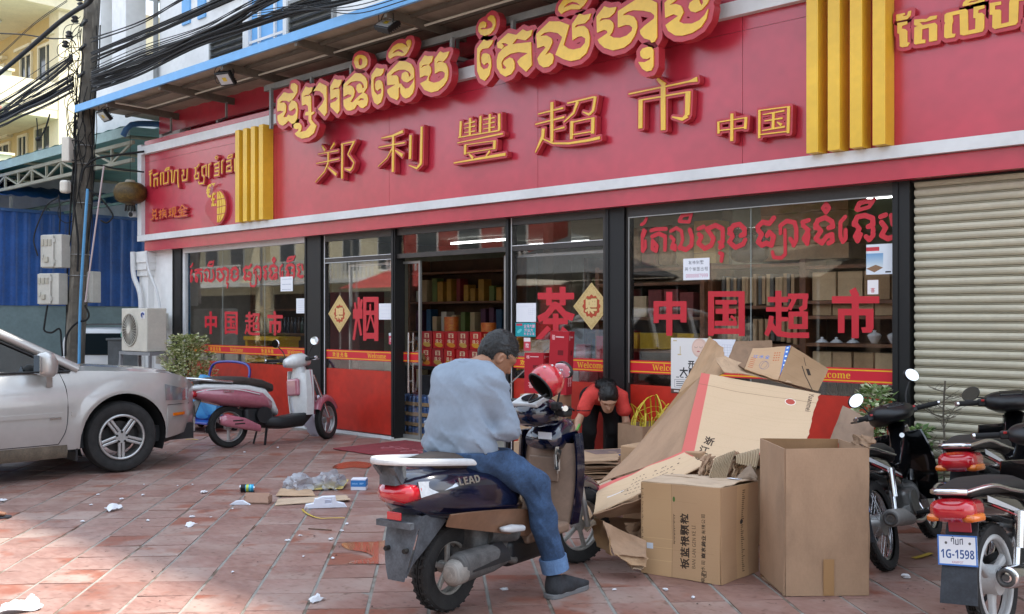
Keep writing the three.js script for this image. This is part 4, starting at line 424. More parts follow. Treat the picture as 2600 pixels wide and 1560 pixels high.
const cupM=mat(0xd6d8d8,0.2,{clearcoat:1}),cupG=new THREE.LatheGeometry([[0,0],[0.03,0],[0.032,0.012],[0.055,0.05],[0.062,0.075],[0.06,0.075],[0.05,0.088],[0.02,0.1],[0.012,0.106],[0.018,0.118],[0,0.122]].map(p=>new THREE.Vector2(...p)),20),cupG2=new THREE.LatheGeometry([[0.06,0.004],[0.058,0.008],[0.03,0.03],[0.012,0.034],[0.016,0.05],[0,0.056]].map(p=>new THREE.Vector2(...p)),20);
for(const[x,lid]of[[6.6,1],[6.74,1],[6.9,1],[7.1,0],[7.28,0],[7.44,0],[7.6,0]])solo('teacup',lid?'white porcelain lid on the shelf behind the window':'white lidded teacup on the shelf near the shutter',lid?'lid':'teacup',(lid?cupG2:cupG).clone(),cupM,lid?'porcelain lids on the shelf':'teacups on the shelf',[x,1.272,-0.63]);
for(let i=0;i<14;i++)solo('bottle','dark bottle on the low shelf behind the right banner','bottle',new THREE.LatheGeometry([[0,0],[0.035,0],[0.035,0.13],[0.014,0.17],[0.014,0.21],[0,0.21]].map(p=>new THREE.Vector2(...p)),12),mat(pick([0x1b2230,0x2a1a14,0x20281e]),0.15),'bottles on the low shelf',[6.6+i*0.1,0.782,-0.66]);
shelfUnit('dark shelf with bottles behind the wide window',-4.3,-2.6,-1.4,[0.4,0.85,1.25,1.65,2.1],2.3);for(let i=0;i<15;i++)solo('bottle','dark bottle on the shelf behind the wide window','bottle',new THREE.LatheGeometry([[0,0],[0.04,0],[0.04,0.16],[0.015,0.2],[0.015,0.26],[0,0.26]].map(p=>new THREE.Vector2(...p)),12),mat(pick([0x1b2230,0x32201a,0x2b3a30,0x5a5a5e]),0.2),'bottles behind the wide window',[-4.15+i*0.1,1.252,-1.52]);
solo('red_cabinet','dark red cabinet behind the wide window','cabinet',[rb(1.0,1.9,0.5,0,0.95,0,0.01),bx(0.02,1.7,0.01,0,0.95,0.252)],tm(0x56171a,0x6a2023,0.5,1,4,65),null,[-2.0,0.013,-1.8]);
solo('yellow_basket','yellow plastic basket behind the wide window','basket',[bb(-0.5,0.5,0.36,0.42,-0.2,0.2),bb(-0.48,-0.42,0.0,0.36,-0.18,0.18),bb(0.42,0.48,0,0.36,-0.18,0.18),bb(-0.42,0.42,0.02,0.06,-0.17,0.17)],mat(0xc99a0e,0.5),null,[-2.9,0.79,-0.9]);
const DT=thing('display_table','dark display table just inside the open doorway','table',[1.55,0,-1.25]);part(DT,'tabletop',bb(-1.15,1.4,0.82,0.86,-0.45,0.45),M.dark);for(const x of[-1.1,0.1,1.35])for(const z of[-0.4,0.4])part(DT,'leg',bb(x-0.02,x+0.02,0.013,0.82,z-0.02,z+0.02),M.dark);part(DT,'lower_shelf',bb(-1.15,1.4,0.38,0.41,-0.44,0.44),M.dark);
const giftT=(base,dec)=>canvasTex(256,320,(x,w,h)=>{x.fillStyle=base;x.fillRect(0,0,w,h);x.fillStyle=dec;x.beginPath();x.ellipse(w*0.5,h*0.78,w*0.36,h*0.14,0.2,0,7);x.fill();x.fillStyle='#e9d9b0';x.fillRect(w*0.3,h*0.12,w*0.4,h*0.26);x.strokeStyle=base;pen(x,'喜',w*0.34,h*0.14,w*0.32,8);x.strokeStyle='#e9d9b0';pen(x,'福全',w*0.2,h*0.46,w*0.26,7,w*0.34);});
const gms=[new THREE.MeshPhysicalMaterial({map:giftT('#b81d22','#d98a2a'),roughness:0.4}),new THREE.MeshPhysicalMaterial({map:giftT('#a8242a','#caa04a'),roughness:0.4}),new THREE.MeshPhysicalMaterial({map:giftT('#c22020','#e0a030'),roughness:0.4})];
const gift=(x,y,z,w,h,i)=>{const g=bx(w,h,0.16,0,h/ 2,0);g.userData.keepUV=true;const m=part(scene,numbered('gift_box'),g,gms[i%3],true);m.position.set(x,y,z);m.rotation.y=rr(-0.08,0.08);tag(m,'red gift box on the table inside the doorway','box','red gift boxes in the doorway');};
for(let k=0;k<6;k++)gift(0.78+k*0.235,0.862,-0.98,0.21,0.235,k);for(let k=0;k<5;k++)gift(0.8+k*0.235,1.1,-0.98,0.21,0.225,k+1);
for(const[x,y]of[[1.05,1.327],[1.75,1.25],[2.3,1.25]])solo('biscuit_tin','round red and gold biscuit tin on top of the gift boxes','tin',[new THREE.CylinderGeometry(0.1,0.1,0.19,20).translate(0,0.095,0)],mat(0xffffff,0.35,{map:mottle(0xa52c1c,0xc98f2a,0.2,4,66)}),'biscuit tins',[x,y,-1.12]);
for(let k=0;k<3;k++){const t=thing('yellow_tray','yellow plastic tray of packets on the table in the doorway','tray',[2.15,0.862+k*0.13,-1.1],0,'yellow trays in the doorway');part(t,'tray_body',[bb(-0.3,0.3,0,0.02,-0.18,0.18),bb(-0.3,0.3,0.02,0.115,0.16,0.18),bb(-0.3,0.3,0.02,0.115,-0.18,-0.16),bb(-0.3,-0.28,0.02,0.115,-0.159,0.159),bb(0.28,0.3,0.02,0.115,-0.159,0.159),bb(-0.315,0.315,0.116,0.128,-0.19,0.19)],mat(0xcf9c08,0.45));for(const x of[-0.16,0.05])part(t,'packet',bb(x-0.07,x+0.07,0.03,0.1,0.181,0.184),mat(0x9a3a22,0.5));}
{const t=thing('peanut_basket','white basket heaped with peanuts beside the sliding door','basket',[0.62,0.862,-0.95]);part(t,'basket',new THREE.CylinderGeometry(0.17,0.13,0.13,4,1,true).rotateY(Math.PI/ 4).translate(0,0.066,0),mat(0xc7c9cc,0.6,{side:THREE.DoubleSide}));const l=[];const pg=new THREE.SphereGeometry(0.018,6,4).scale(1,1,1.9);for(let i=0;i<420;i++){const a=rnd()*6.3,r=Math.sqrt(rnd())*0.17,y=0.08+rnd()*0.28*(1-r/ 0.18);l.push(pg.clone().rotateX(rnd()*3).rotateY(rnd()*6).translate(r*Math.cos(a),y,r*Math.sin(a)));}part(t,'peanut_heap',l,tm(0x7a5026,0xa87c46,0.8,0.1,4,67)).userData.kind='stuff';}
const canG=new THREE.LatheGeometry([[0,0],[0.028,0],[0.032,0.008],[0.032,0.1],[0.026,0.116],[0,0.114]].map(p=>new THREE.Vector2(...p)),14),canM=[mat(0xffffff,0.3,{map:mottle(0x24447e,0x8fa6c8,0.07,4,68),metalness:0.4}),mat(0xffffff,0.3,{map:mottle(0x2b4f90,0xa9b8cc,0.09,4,69),metalness:0.4})];
for(let k=0;k<4;k++)for(let s=0;s<2;s++){const t=thing('can_tray','cardboard tray of blue drink cans stacked by the doorway','drink tray',[0.86+s*0.46,0.013+k*0.128,-0.42],rr(-0.02,0.02),'trays of blue cans');part(t,'tray_body',[bb(-0.215,0.215,0,0.006,-0.14,0.14),bb(-0.215,0.215,0.006,0.045,0.136,0.14),bb(-0.215,-0.211,0.006,0.045,-0.139,0.135),bb(0.211,0.215,0.006,0.045,-0.139,0.135),bb(-0.215,0.215,0.006,0.045,-0.14,-0.136)],cart[1]);for(let i=0;i<6;i++)for(let j=0;j<3;j++){const c=part(t,'can',canG,canM[(i+j)%2]);c.position.set(-0.175+i*0.07,0.007,0.095-j*0.075);}}
for(const[x,c]of[[0.95,0x2b2b2e],[1.42,0x6b3a86],[1.9,0xb9b9bd],[2.5,0x8e1f24]])solo('gift_carton','carton on the lower shelf of the doorway table','carton',[rb(0.36,0.33,0.3,0,0.165,0,0.008)],tm(c,c+0x101010,0.5,0.4,4,70+(x*10|0)),'cartons under the doorway table',[x,0.412,-0.98]);
solo('storage_basket','red plastic basket at the right of the doorway','basket',[new THREE.CylinderGeometry(0.2,0.15,0.2,20,1,true).translate(0,0.1,0),new THREE.TorusGeometry(0.2,0.012,6,24).rotateX(Math.PI/ 2).translate(0,0.2,0),new THREE.CylinderGeometry(0.15,0.15,0.01,20).translate(0,0.006,0)],mat(0xa81a1e,0.4,{side:THREE.DoubleSide}),null,[2.75,1.24,-1.15]);
solo('stock_pile','pile of stock boxes under the red basket inside the doorway','boxes',[rb(0.5,0.37,0.35,2.75,1.05,-1.15,0.01)],cart[1]);
const stk=[0x8a2a26,0xb9a27a,0x2f5a7a,0xc9c2b0,0x6a7a3a,0xb5862a,0x5a2f4a].map((c,i)=>tm(c-0x101008,c,0.6,0.4,4,320+i));shelfUnit('dark stock shelf at the back of the doorway',1.3,3.0,-3.6,[0.4,0.85,1.3,1.75,2.2],2.4);shelfUnit('dark stock shelf behind the pink scooter panel',-1.2,0.9,-2.3,[0.4,0.85,1.3,1.75,2.2],2.4);for(const[x0,x1,z]of[[1.4,2.95,-3.78],[-1.1,0.85,-2.48]])for(const y of[0.402,0.852,1.302,1.752])for(let x=x0;x<x1;x+=rr(0.13,0.24)){const w=rr(0.09,0.13),h=rr(0.16,0.36);solo('stock_packet','coloured packet on the dark stock shelves inside the shop','packet',rb(w,h,0.16,0,h/ 2,0,0.008),pick(stk),'packets on the stock shelves',[x,y,z],rr(-0.1,0.1));}
for(let i=0;i<9;i++)solo('red_pack','red and white packet standing low behind the tea panel','packet',rb(0.13,rr(0.14,0.2),0.08,0,0.1,0,0.006),pick([tm(0xa32026,0xb93038,0.5,0.3,4,81),tm(0xc8c4c0,0xdcd8d4,0.5,0.3,4,82),tm(0x3a6fa5,0x5a8fc0,0.5,0.3,4,83)]),'packets behind the tea panel',[3.35+i*0.14,0.77,-0.3]);solo('window_shelf','low shelf behind the tea panel','shelf',[bb(3.28,4.58,0.72,0.77,-0.5,-0.2),bb(3.3,3.34,0.013,0.72,-0.48,-0.22),bb(4.5,4.54,0.013,0.72,-0.48,-0.22)],woodM);
for(const[x,h,c]of[[4.28,0.34,0xb03038],[4.45,0.5,0xc2bfa8],[4.0,0.25,0xa8343a]])solo('tall_pack','tall gift pack standing behind the gold diamond','packet',rb(0.13,h,0.1,0,h/ 2,0,0.006),tm(c,c-0x100808,0.5,0.3,4,84),'tall gift packs',[x,0.97,-0.32]);
const tubeM=mat(0xffffff,0.4,{emissive:new THREE.Color(0.95,1,0.98),emissiveIntensity:4});
for(const[x,z]of[[1.6,-6.3],[-1.6,-6.3],[5.6,-3.4],[5.6,-1.9],[-2.4,-5],[7.6,-6]]){const t=thing('ceiling_tube','lit fluorescent tube under the shop ceiling','lamp',[x,2.95,z],0,'fluorescent tubes in the shop');part(t,'tube',rod([-0.75,-0.045,0],[0.75,-0.045,0],0.016,0.016,10),tubeM);part(t,'batten',bb(-0.78,0.78,-0.02,0.028,-0.025,0.025),M.whiteTrim);const l=new THREE.RectAreaLight(0xf4fff8,7,1.5,0.05);l.position.set(0,-0.07,0);l.rotation.x=-Math.PI/ 2;t.add(l);}
}
// ---------- yard to the left of the shop ----------
{
const F=thing('corrugated_fence','blue corrugated metal fence on a grey wall behind the utility pole','fence');
part(F,'lower_wall',bb(-11.3,-11.02,-0.02,1.8,-9,2),tm(0x6b7d80,0x7d8f92,0.9,1.6,4,91));
const bm=[tm(0x17498c,0x1f56a0,0.5,1.3,5,92),tm(0x154484,0x1c5098,0.55,1.7,5,93)];
for(let k=0;k<11;k++){const z0=-9+k,rows=[];for(let i=0;i<=24;i++){const z=z0+i/ 24,ph=(i%6),d=ph<2?0.03:0;rows.push([[-11.0+d,1.76,z],[-11.0+d,3.7+0.02*Math.sin(k),z]]);}part(F,'sheet',grid(rows,0.004),bm[k%2]);}
part(F,'cap_rail',bb(-11.06,-10.94,3.7,3.76,-9,2),tm(0x2b4e80,0x3a5e92,0.5,1,4,94));
const WB=thing('white_shed','white corrugated shed with a grey roof behind the blue fence','shed',[-15.5,0,-6]);{const rows=[];for(let i=0;i<=90;i++){const z=-6+i*0.133,d=i%3<1?0.03:0;rows.push([[2+d,0,z],[2+d,4.3+Math.max(0,1.5-Math.abs(z-1)*0.3),z]]);}part(WB,'wall',grid(rows,0.004),tm(0xb7bdc4,0xcdd2d8,0.6,1.5,4,95));part(WB,'roof',[bar([-2,5.95,1],[2.5,5.9,1],0.12,0.08),mesh4((u,v)=>[-2+4.6*u,5.9-2.0*v,1-6.8*v],2,2,0.03),mesh4((u,v)=>[-2+4.6*u,5.9-2.0*v,1+6.8*v],2,2,0.03)],tm(0x777d83,0x8b9197,0.7,1.5,4,96));}
const bs=thing('lean_to_roof','blue corrugated lean-to roof above the blue fence','roof');{const rows=[];for(let i=0;i<=120;i++){const z=-3+i*0.1,d=i%3<1?0.03:0;rows.push([[-11.2,4.05+d,z],[-14.5,4.75+d,z]]);}part(bs,'sheet',grid(rows,0.004),bm[0]);for(const z of[-2.8,0,3,6,8.8])part(bs,'post',bar([-11.22,1.8,z],[-11.22,4.03,z],0.05),M.greySteel);}
const T=thing('driveway_canopy','faded teal canopy with a pale lattice girder behind the utility pole','canopy');const tealM=mat(0xffffff,0.6,{map:mottle(0x3e7f78,0x5a9a92,1.5,4,97),transmission:0.25,thickness:0});const cream=tm(0x8d8b78,0xa3a18e,0.7,0.8,5,98);
{const rows=[];for(let i=0;i<=100;i++){const x=-28+i*0.224,d=i%2?0.02:0;rows.push([[x,4.74+d,0.2],[x,4.79+d,-1.2],[x,4.82+d,-3],[x,4.7+d,-6.5]]);}part(T,'roof_sheet',grid(rows,0.004),tealM);part(T,'edge_strip',bb(-28,-5.5,4.57,4.735,0.18,0.21),tm(0x8fb0ad,0xa5c3c0,0.6,1.3,4,99));part(T,'chord',bar([-28,4.47,0.12],[-5.5,4.47,0.12],0.06),cream);part(T,'chord',bar([-28,4.17,0.12],[-5.5,4.17,0.12],0.06),cream);for(let i=0;i<32;i++){const x=-28+i*0.7;part(T,'web_bar',bar([x,4.2,0.12],[x,4.44,0.12],0.04),cream);part(T,'web_bar',i%2?bar([x,4.2,0.12],[x+0.7,4.44,0.12],0.035):bar([x,4.44,0.12],[x+0.7,4.2,0.12],0.035),cream);}for(let i=0;i<10;i++){const x=-26+i*2.2;part(T,'rafter',tube([[x,4.66,0.15],[x,4.72,-1.2],[x,4.75,-3],[x,4.64,-6.4]],0.035,5),cream);}part(T,'lower_rail',[rod([-28,3.95,-1],[-5.6,3.95,-1],0.04),rod([-28,3.75,-1],[-5.6,3.75,-1],0.03)],tm(0x51706a,0x67867f,0.7,0.8,5,100));for(let i=0;i<14;i++)part(T,'scroll',new THREE.TorusGeometry(0.13,0.016,5,16,Math.PI).translate(-24+i*1.35,3.77,-1),tm(0x51706a,0x67867f,0.7,0.8,5,100));for(const x of[-27.5,-19,-12])part(T,'post',rod([x,0,0.12],[x,4.44,0.12],0.05),cream);part(T,'gutter',tube([[-5.5,4.55,0.3],[-5.45,4.72,0.22],[-5.42,4.8,-0.1],[-5.42,4.78,-2]],0.05,7),tm(0x2a5f93,0x3a70a6,0.5,1,4,101));}
}
{ 
const B=thing('cream_house','sunlit cream house with balconies and a tiled gable behind the cables','building');const cr=tm(0xd6c9a4,0xe4d8b6,0.9,2,4,111),oc=tm(0xc2a76a,0xd0b67c,0.9,2,4,112),rf=tm(0x9a8480,0xb09a94,0.8,1,5,113),glM=mat(0x20303c,0.08),brown=tm(0x5f3c2a,0x7a503a,0.7,0.7,5,114);
const X=-23.3,Z=-6;
part(B,'wall',[bb(-40,X,0,12.2,-16,Z)],oc);part(B,'corner_pilaster',bb(X-0.7,X+0.08,0,12.2,Z-6,Z+0.1),cr);
for(const y of[6.4,9.1]){const bal=part(B,'balcony',[bb(-40,X+0.05,y-1.0,y-0.72,Z+0.101,Z+1.9)],cr);part(bal,'side_wall',bb(X-0.12,X+0.06,y-0.719,y+0.18,Z+0.12,Z+1.85),cr);part(bal,'pier',[bb(X-0.35,X+0.12,y-0.718,y+0.3,Z+1.6,Z+1.95),bb(X-0.42,X+0.19,y+0.301,y+0.38,Z+1.53,Z+2.02)],cr);part(bal,'handrail',bb(-40,X-0.37,y+0.06,y+0.14,Z+1.7,Z+1.82),brown);for(let x=-33;x<X-0.5;x+=0.17)part(bal,'baluster',bb(x,x+0.06,y-0.719,y+0.059,Z+1.73,Z+1.79),brown);part(bal,'string_course',bb(-40,X+0.1,y-0.95,y-0.86,Z+1.901,Z+1.97),tm(0xa26a56,0xb47a66,0.8,1,4,115));}
for(const[x0,x1,y0,y1]of[[-25.0,-23.75,9.2,10.75],[-26.6,-25.7,9.2,10.7],[-25.3,-24.0,6.7,8.0],[-26.8,-26.1,6.3,7.9],[-28.9,-27.7,6.5,7.8],[-29.5,-28.2,9.2,10.7],[-25.2,-24,3.6,5.0]]){const w=part(B,'window',[bb(x0-0.09,x0,y0-0.09,y1+0.09,Z,Z+0.07),bb(x1,x1+0.09,y0-0.09,y1+0.09,Z,Z+0.07),bb(x0,x1,y1,y1+0.09,Z,Z+0.07),bb(x0,x1,y0-0.09,y0,Z,Z+0.07),bb((x0+x1)/ 2-0.03,(x0+x1)/ 2+0.03,y0,y1,Z+0.02,Z+0.06),bb(x0-0.25,x1+0.25,y1+0.22,y1+0.32,Z,Z+0.2)],cr);part(w,'pane',bb(x0,x1,y0,y1,Z+0.005,Z+0.012),glM);}
part(B,'porch_roof',[bb(-40,X+0.35,11.7,12.25,Z-0.5,Z+2.3),bb(-40,X+0.55,12.251,12.6,Z-0.7,Z+2.5)],cr);
const rows=[];for(let i=0;i<=60;i++){const z=Z+2.6-i*0.24,d=i%2?0.04:0;rows.push([[X+0.8,12.55+d,z],[X-4,15.6+d,z]]);}part(B,'roof',grid(rows,0.03),rf);part(B,'gable',[ext(shp([[-40,12.61],[X+0.4,12.61],[X-4,15.3],[-40,15.3]]),0.3,0,Z+1.6)],cr);part(B,'barge_board',bar([X+0.75,12.6,Z+2.65],[X-4.1,15.75,Z+2.65],0.12,0.35),cr);part(B,'roof',mesh4((u,v)=>[-40+16.2*u,12.6+3*v,Z+2.3-6*v],2,2,0.05),rf);part(B,'porch_lamp',new THREE.CylinderGeometry(0.25,0.25,0.05,16).translate(X-2.6,11.67,Z+1.2),M.whiteTrim);
}
// ---------- utility pole and what hangs on it ----------
const PB=at(183,1040,17),PT=at(236,-40,17);
{
const P=thing('utility_pole','weathered grey wooden utility pole wrapped with cables beside the shop','utility pole');const pts=[];for(let i=0;i<=12;i++){const t=i/ 12;pts.push([PB[0]+(PT[0]-PB[0])*t*1.25,(PT[1])*t*1.25,PB[2]+(PT[2]-PB[2])*t*1.25,0.155-0.035*t]);}
const g=new THREE.CylinderGeometry(0.115,0.165,8.6,10,14).translate(0,4.3,0),pa=g.attributes.position;for(let i=0;i<pa.count;i++){const y=pa.getY(i),t=y/ PT[1];pa.setX(i,pa.getX(i)*(1+0.05*Math.sin(y*5+i))+PB[0]+(PT[0]-PB[0])*t);pa.setZ(i,pa.getZ(i)*(1+0.05*Math.cos(y*4+i))+PB[2]+(PT[2]-PB[2])*t);}g.computeVertexNormals();
const poleT=tex(256,(u,v)=>{const a=fbm(u,v,4,5,120),b=fbm((u*1)%1,v*0.25,32,3,121);return mixc([.30,.28,.25],[.56,.53,.48],Math.min(1,Math.max(0,a*0.6+b*0.8-0.3)));},0.9);part(P,'shaft',g,mat(0xffffff,0.9,{map:poleT,bumpMap:bumpT,bumpScale:0.008}));
const on=y=>{const t=y/ PT[1];return[PB[0]+(PT[0]-PB[0])*t,y,PB[2]+(PT[2]-PB[2])*t];};
for(const y of[4.35,4.05,3.4,2.2,2.55]){const c=on(y);part(P,'steel_band',new THREE.TorusGeometry(0.155,0.009,5,18).rotateX(Math.PI/ 2).translate(...c),M.alu);}
for(const y of[5.5,5.95,6.35]){const c=on(y);part(P,'cross_bracket',bar([c[0]-0.1,y,c[2]+0.13],[c[0]+0.28,y,c[2]+0.2],0.04),M.blackPl);}
for(const[dx,y,dz]of[[-0.3,6.5,0.15],[-0.22,6.72,0.1],[-0.05,6.8,0.2],[-0.38,6.25,0.2],[-0.46,6.1,0.22]]){const c=on(y);part(P,'insulator',new THREE.LatheGeometry([[0,0],[0.05,0],[0.065,0.03],[0.03,0.05],[0.06,0.08],[0.03,0.11],[0,0.12]].map(p=>new THREE.Vector2(...p)),12).translate(c[0]+dx,y-0.06,c[2]+dz),mat(0x2a2420,0.4));}
for(let i=0;i<16;i++){const a=rr(-0.6,2.6),r=0.165,l=[];const y0=rr(1.0,4.4),y1=rr(4.6,6.6);for(let k=0;k<=6;k++){const y=y0+(y1-y0)*k/ 6,c=on(y),b=a+0.25*Math.sin(k*1.7+i);l.push([c[0]+Math.cos(b)*(r+rr(0,0.03)),y,c[2]+Math.sin(b)*(r+rr(0,0.03))]);}part(P,'wire',tube(l,rr(0.005,0.012),5,20),M.rubber);}
for(let i=0;i<26;i++){const l=[];let y=rr(4.7,6.5);const c=on(y),sx=rr(-0.35,0.05),sz=rr(0.1,0.3),dr=rr(0.2,0.9);l.push([c[0]+rr(-0.1,0.1),y,c[2]+0.16],[c[0]+sx*0.6,y-dr*0.3+rr(-0.1,0.15),c[2]+sz+0.05],[c[0]+sx,y-dr*0.7,c[2]+sz],[c[0]+sx*0.4,y-dr,c[2]+0.17]);part(P,'wire_loop',tube(l,rr(0.004,0.008),4,16),M.rubber);}
{const c=on(5.95);part(P,'wire_coil',new THREE.TorusGeometry(0.13,0.006,5,30).rotateY(0.6).translate(c[0]-0.3,5.95,c[2]+0.3),M.rubber);const d=on(4.25);part(P,'wire_coil',new THREE.TorusGeometry(0.17,0.009,5,30).rotateY(0.8).translate(d[0]+0.1,4.25,d[2]+0.2),M.rubber);const e=on(3.2);part(P,'wire_coil',new THREE.TorusGeometry(0.16,0.007,5,30).rotateY(0.8).scale(0.8,1.1,1).translate(e[0]-0.1,3.25,e[2]*1+0.2),M.rubber);}
const mbM=tm(0xaaa79d,0xbcb9af,0.55,0.7,4,122);
const meter=(label,px0,py0,px1,py1,Z,plain)=>{const a=at(px0,py0,Z),b=at(px1,py1,Z),w=Math.hypot(b[0]-a[0],b[2]-a[2]),h=a[1]-b[1],t=thing('meter_box',label,'meter box',[(a[0]+b[0])/ 2,b[1],(a[2]+b[2])/ 2],YAW-0.35,'meter boxes on the pole');part(t,'box',rb(w,h,0.2,0,h/ 2,0,0.012),mbM);part(t,'cover',rb(w*0.64,h*0.96,0.03,-w*0.17,h/ 2,0.116,0.008),mbM);if(!plain){for(let i=0;i<3;i++)part(t,'meter_window',rb(w*0.13,h*0.2,0.02,-w*0.38+i*w*0.19,h*0.76,0.138,0.004),tm(0x9c9788,0xaca798,0.3,0.5,4,123));part(t,'breaker',rb(w*0.2,h*0.16,0.03,-w*0.18,h*0.25,0.14,0.004),tm(0x9c9788,0xaca798,0.5,0.5,4,123));part(t,'breaker',rb(w*0.1,h*0.12,0.02,-w*0.36,h*0.33,0.14,0.004),mbM);}for(const y of[0.18,0.82])part(t,'hinge',rb(0.03,0.07,0.03,w*0.16,h*y,0.11,0.005),mbM);return t;};
meter('upper grey meter box on the pole with three small windows',110,597,174,681,16.85);meter('lower grey meter box on the pole with blue label',102,695,167,774,16.85);meter('plain grey meter box on the far side of the pole',210,690,249,769,17.1,true);
const jb=(label,px0,py0,px1,py1,r)=>{const a=at(px0,py0,16.8),b=at(px1,py1,16.8);solo('cable_box',label,'cable box',rb(Math.hypot(b[0]-a[0],b[2]-a[2]),a[1]-b[1],0.16,0,0,0,r,3),tm(0xc4bdb0,0xd5cec1,0.7,0.5,4,124),'cable boxes on the pole',[(a[0]+b[0])/ 2,(a[1]+b[1])/ 2,(a[2]+b[2])/ 2],YAW-0.2);};
jb('tall pale cable box strapped high on the pole',161,349,183,412,0.02);jb('short pale cable box below the tall one on the pole',154,458,177,491,0.05);
const wl=pts=>pts.map(p=>at(p[0],p[1],p[2]||16.75));
solo('blue_conduit','light blue plastic conduit running up the pole','pipe',tube(wl([[200,930],[203,780],[210,650],[216,560],[222,480]]),0.025,8),tm(0x4a8fc0,0x5aa0d0,0.5,0.6,4,125));solo('pale_pole','thin pale rod leaning against the grey meter box','rod',rod(at(216,768,16.5),at(263,422,16.5),0.014,0.014,8),mat(0xb3a4a4,0.5));
const cab=(label,pts,r)=>solo('hanging_cable',label,'cable',tube(wl(pts),r,6,40),M.rubber,'cables hanging at the pole');
cab('thick black cable bulging out above the lantern',[[205,460],[212,430],[240,405],[290,395],[365,385]],0.02);cab('black cable looping right of the pole',[[222,480],[250,500],[276,530],[286,550],[270,566],[255,560]],0.014);cab('black cable arching left of the pole down to the meter box',[[150,500],[120,520],[95,570],[85,610],[95,650]],0.012);cab('black cable hanging straight to the upper meter box',[[148,495],[152,540],[150,590]],0.012);cab('black cable from the lower meter box down the pole',[[120,775],[113,820],[112,840],[130,845],[150,835],[155,870],[158,905]],0.016);cab('second black cable from the grey box down the pole',[[215,775],[225,800],[220,812],[195,820],[170,850],[165,905]],0.018);cab('thin black cable from the sign to the pole',[[365,437],[300,430],[250,420],[215,425]],0.014);cab('thick black cable running down the front of the pole',[[188,380],[192,430],[186,500],[192,560],[198,620],[196,690]],0.018);cab('thin wire dangling from the high cables',[[92,300],[95,340],[93,352]],0.01);cab('thin wire slanting from the cable bundle',[[126,290],[115,325],[102,350]],0.014);
solo('insulator_clamp','small black clamp at the end of two dangling wires','clamp',ball(0.05,0,0,0,1.3,0.8,0.8),M.rubber,null,at(96,353,16.75));
}
{ 
const Lr='black overhead cable running from the pole past the white upper floor',Ll='black overhead cable running from the pole past the cream house';const cm=[mat(0x121212,0.7),mat(0x1c1b1a,0.75),mat(0x0e0f12,0.6)];
const cable=(pts,r,lab,grp,z0)=>solo('overhead_cable',lab,'cable',tube(pts.map((p,i)=>{const q=onZ(p[0],p[1],z0);return q;}),r,5,34),pick(cm),grp);
const right=[[[233,103],[360,57],[462,0],[560,-60],[900,-260]],[[233,145],[411,69],[553,4],[700,-60],[1100,-230]],[[233,204],[404,145],[498,98],[600,54],[673,7],[1000,-150]],[[236,222],[345,182],[491,109],[629,62],[742,25],[880,-5],[1200,-100]],[[233,192],[360,140],[520,85],[640,25],[800,-40],[1100,-170]]];
right.forEach((b,i)=>{const n=[4,14,17,15,14][i];for(let k=0;k<n;k++){const dy=rr(-1,1)*[6,13,13,12,26][i],dy2=rr(-1,1)*[5,15,18,17,36][i],wob=rr(-4,4);cable(b.map((p,j)=>[p[0]+rr(-4,4),p[1]+dy+(dy2-dy)*j/ (b.length-1)+(j%2?wob:0)]),i&&rnd()<0.25?rr(0.012,0.02):rr(0.004,0.009),Lr,'overhead cables along the shop',0.95+rr(-0.12,0.12));}});
const left=[[[170,0],[90,55],[0,136],[-120,220]],[[183,155],[120,205],[71,239],[0,289],[-150,380]],[[185,200],[120,238],[60,268],[0,296],[-150,350]],[[185,225],[110,262],[50,290],[0,312],[-150,365]],[[183,130],[125,170],[60,215],[0,252],[-150,330]]];
left.forEach((b,i)=>{const n=[2,12,14,17,5][i];for(let k=0;k<n;k++){const dy=rr(-1,1)*[5,12,14,13,16][i],wob=rr(-4,4);cable(b.map((p,j)=>[p[0],p[1]+dy+(j%2?wob:0)]),i&&rnd()<0.25?rr(0.012,0.02):rr(0.004,0.009),Ll,'overhead cables beyond the pole',0.95+rr(-0.12,0.12));}});
solo('power_line','thick twisted power line dropping from the top of the pole','cable',tube([[236,-10],[226,6],[190,28],[151,56],[103,97],[50,143],[0,185],[-120,280]].map(p=>onZ(...p,1)),0.04,7,40),cm[0]);cable([[0,85],[60,88],[130,98],[183,101],[192,115]],0.012,'single black wire crossing in front of the cream balcony','overhead cables beyond the pole',1);
for(let k=0;k<3;k++)cable([[640,30+k*6],[760,15+k*6],[900,35-10*k],[1060,-8-10*k],[1300,-60]],0.006,'thin stray wire in front of the blue canopy edge','stray wires at the canopy',1.12);
}
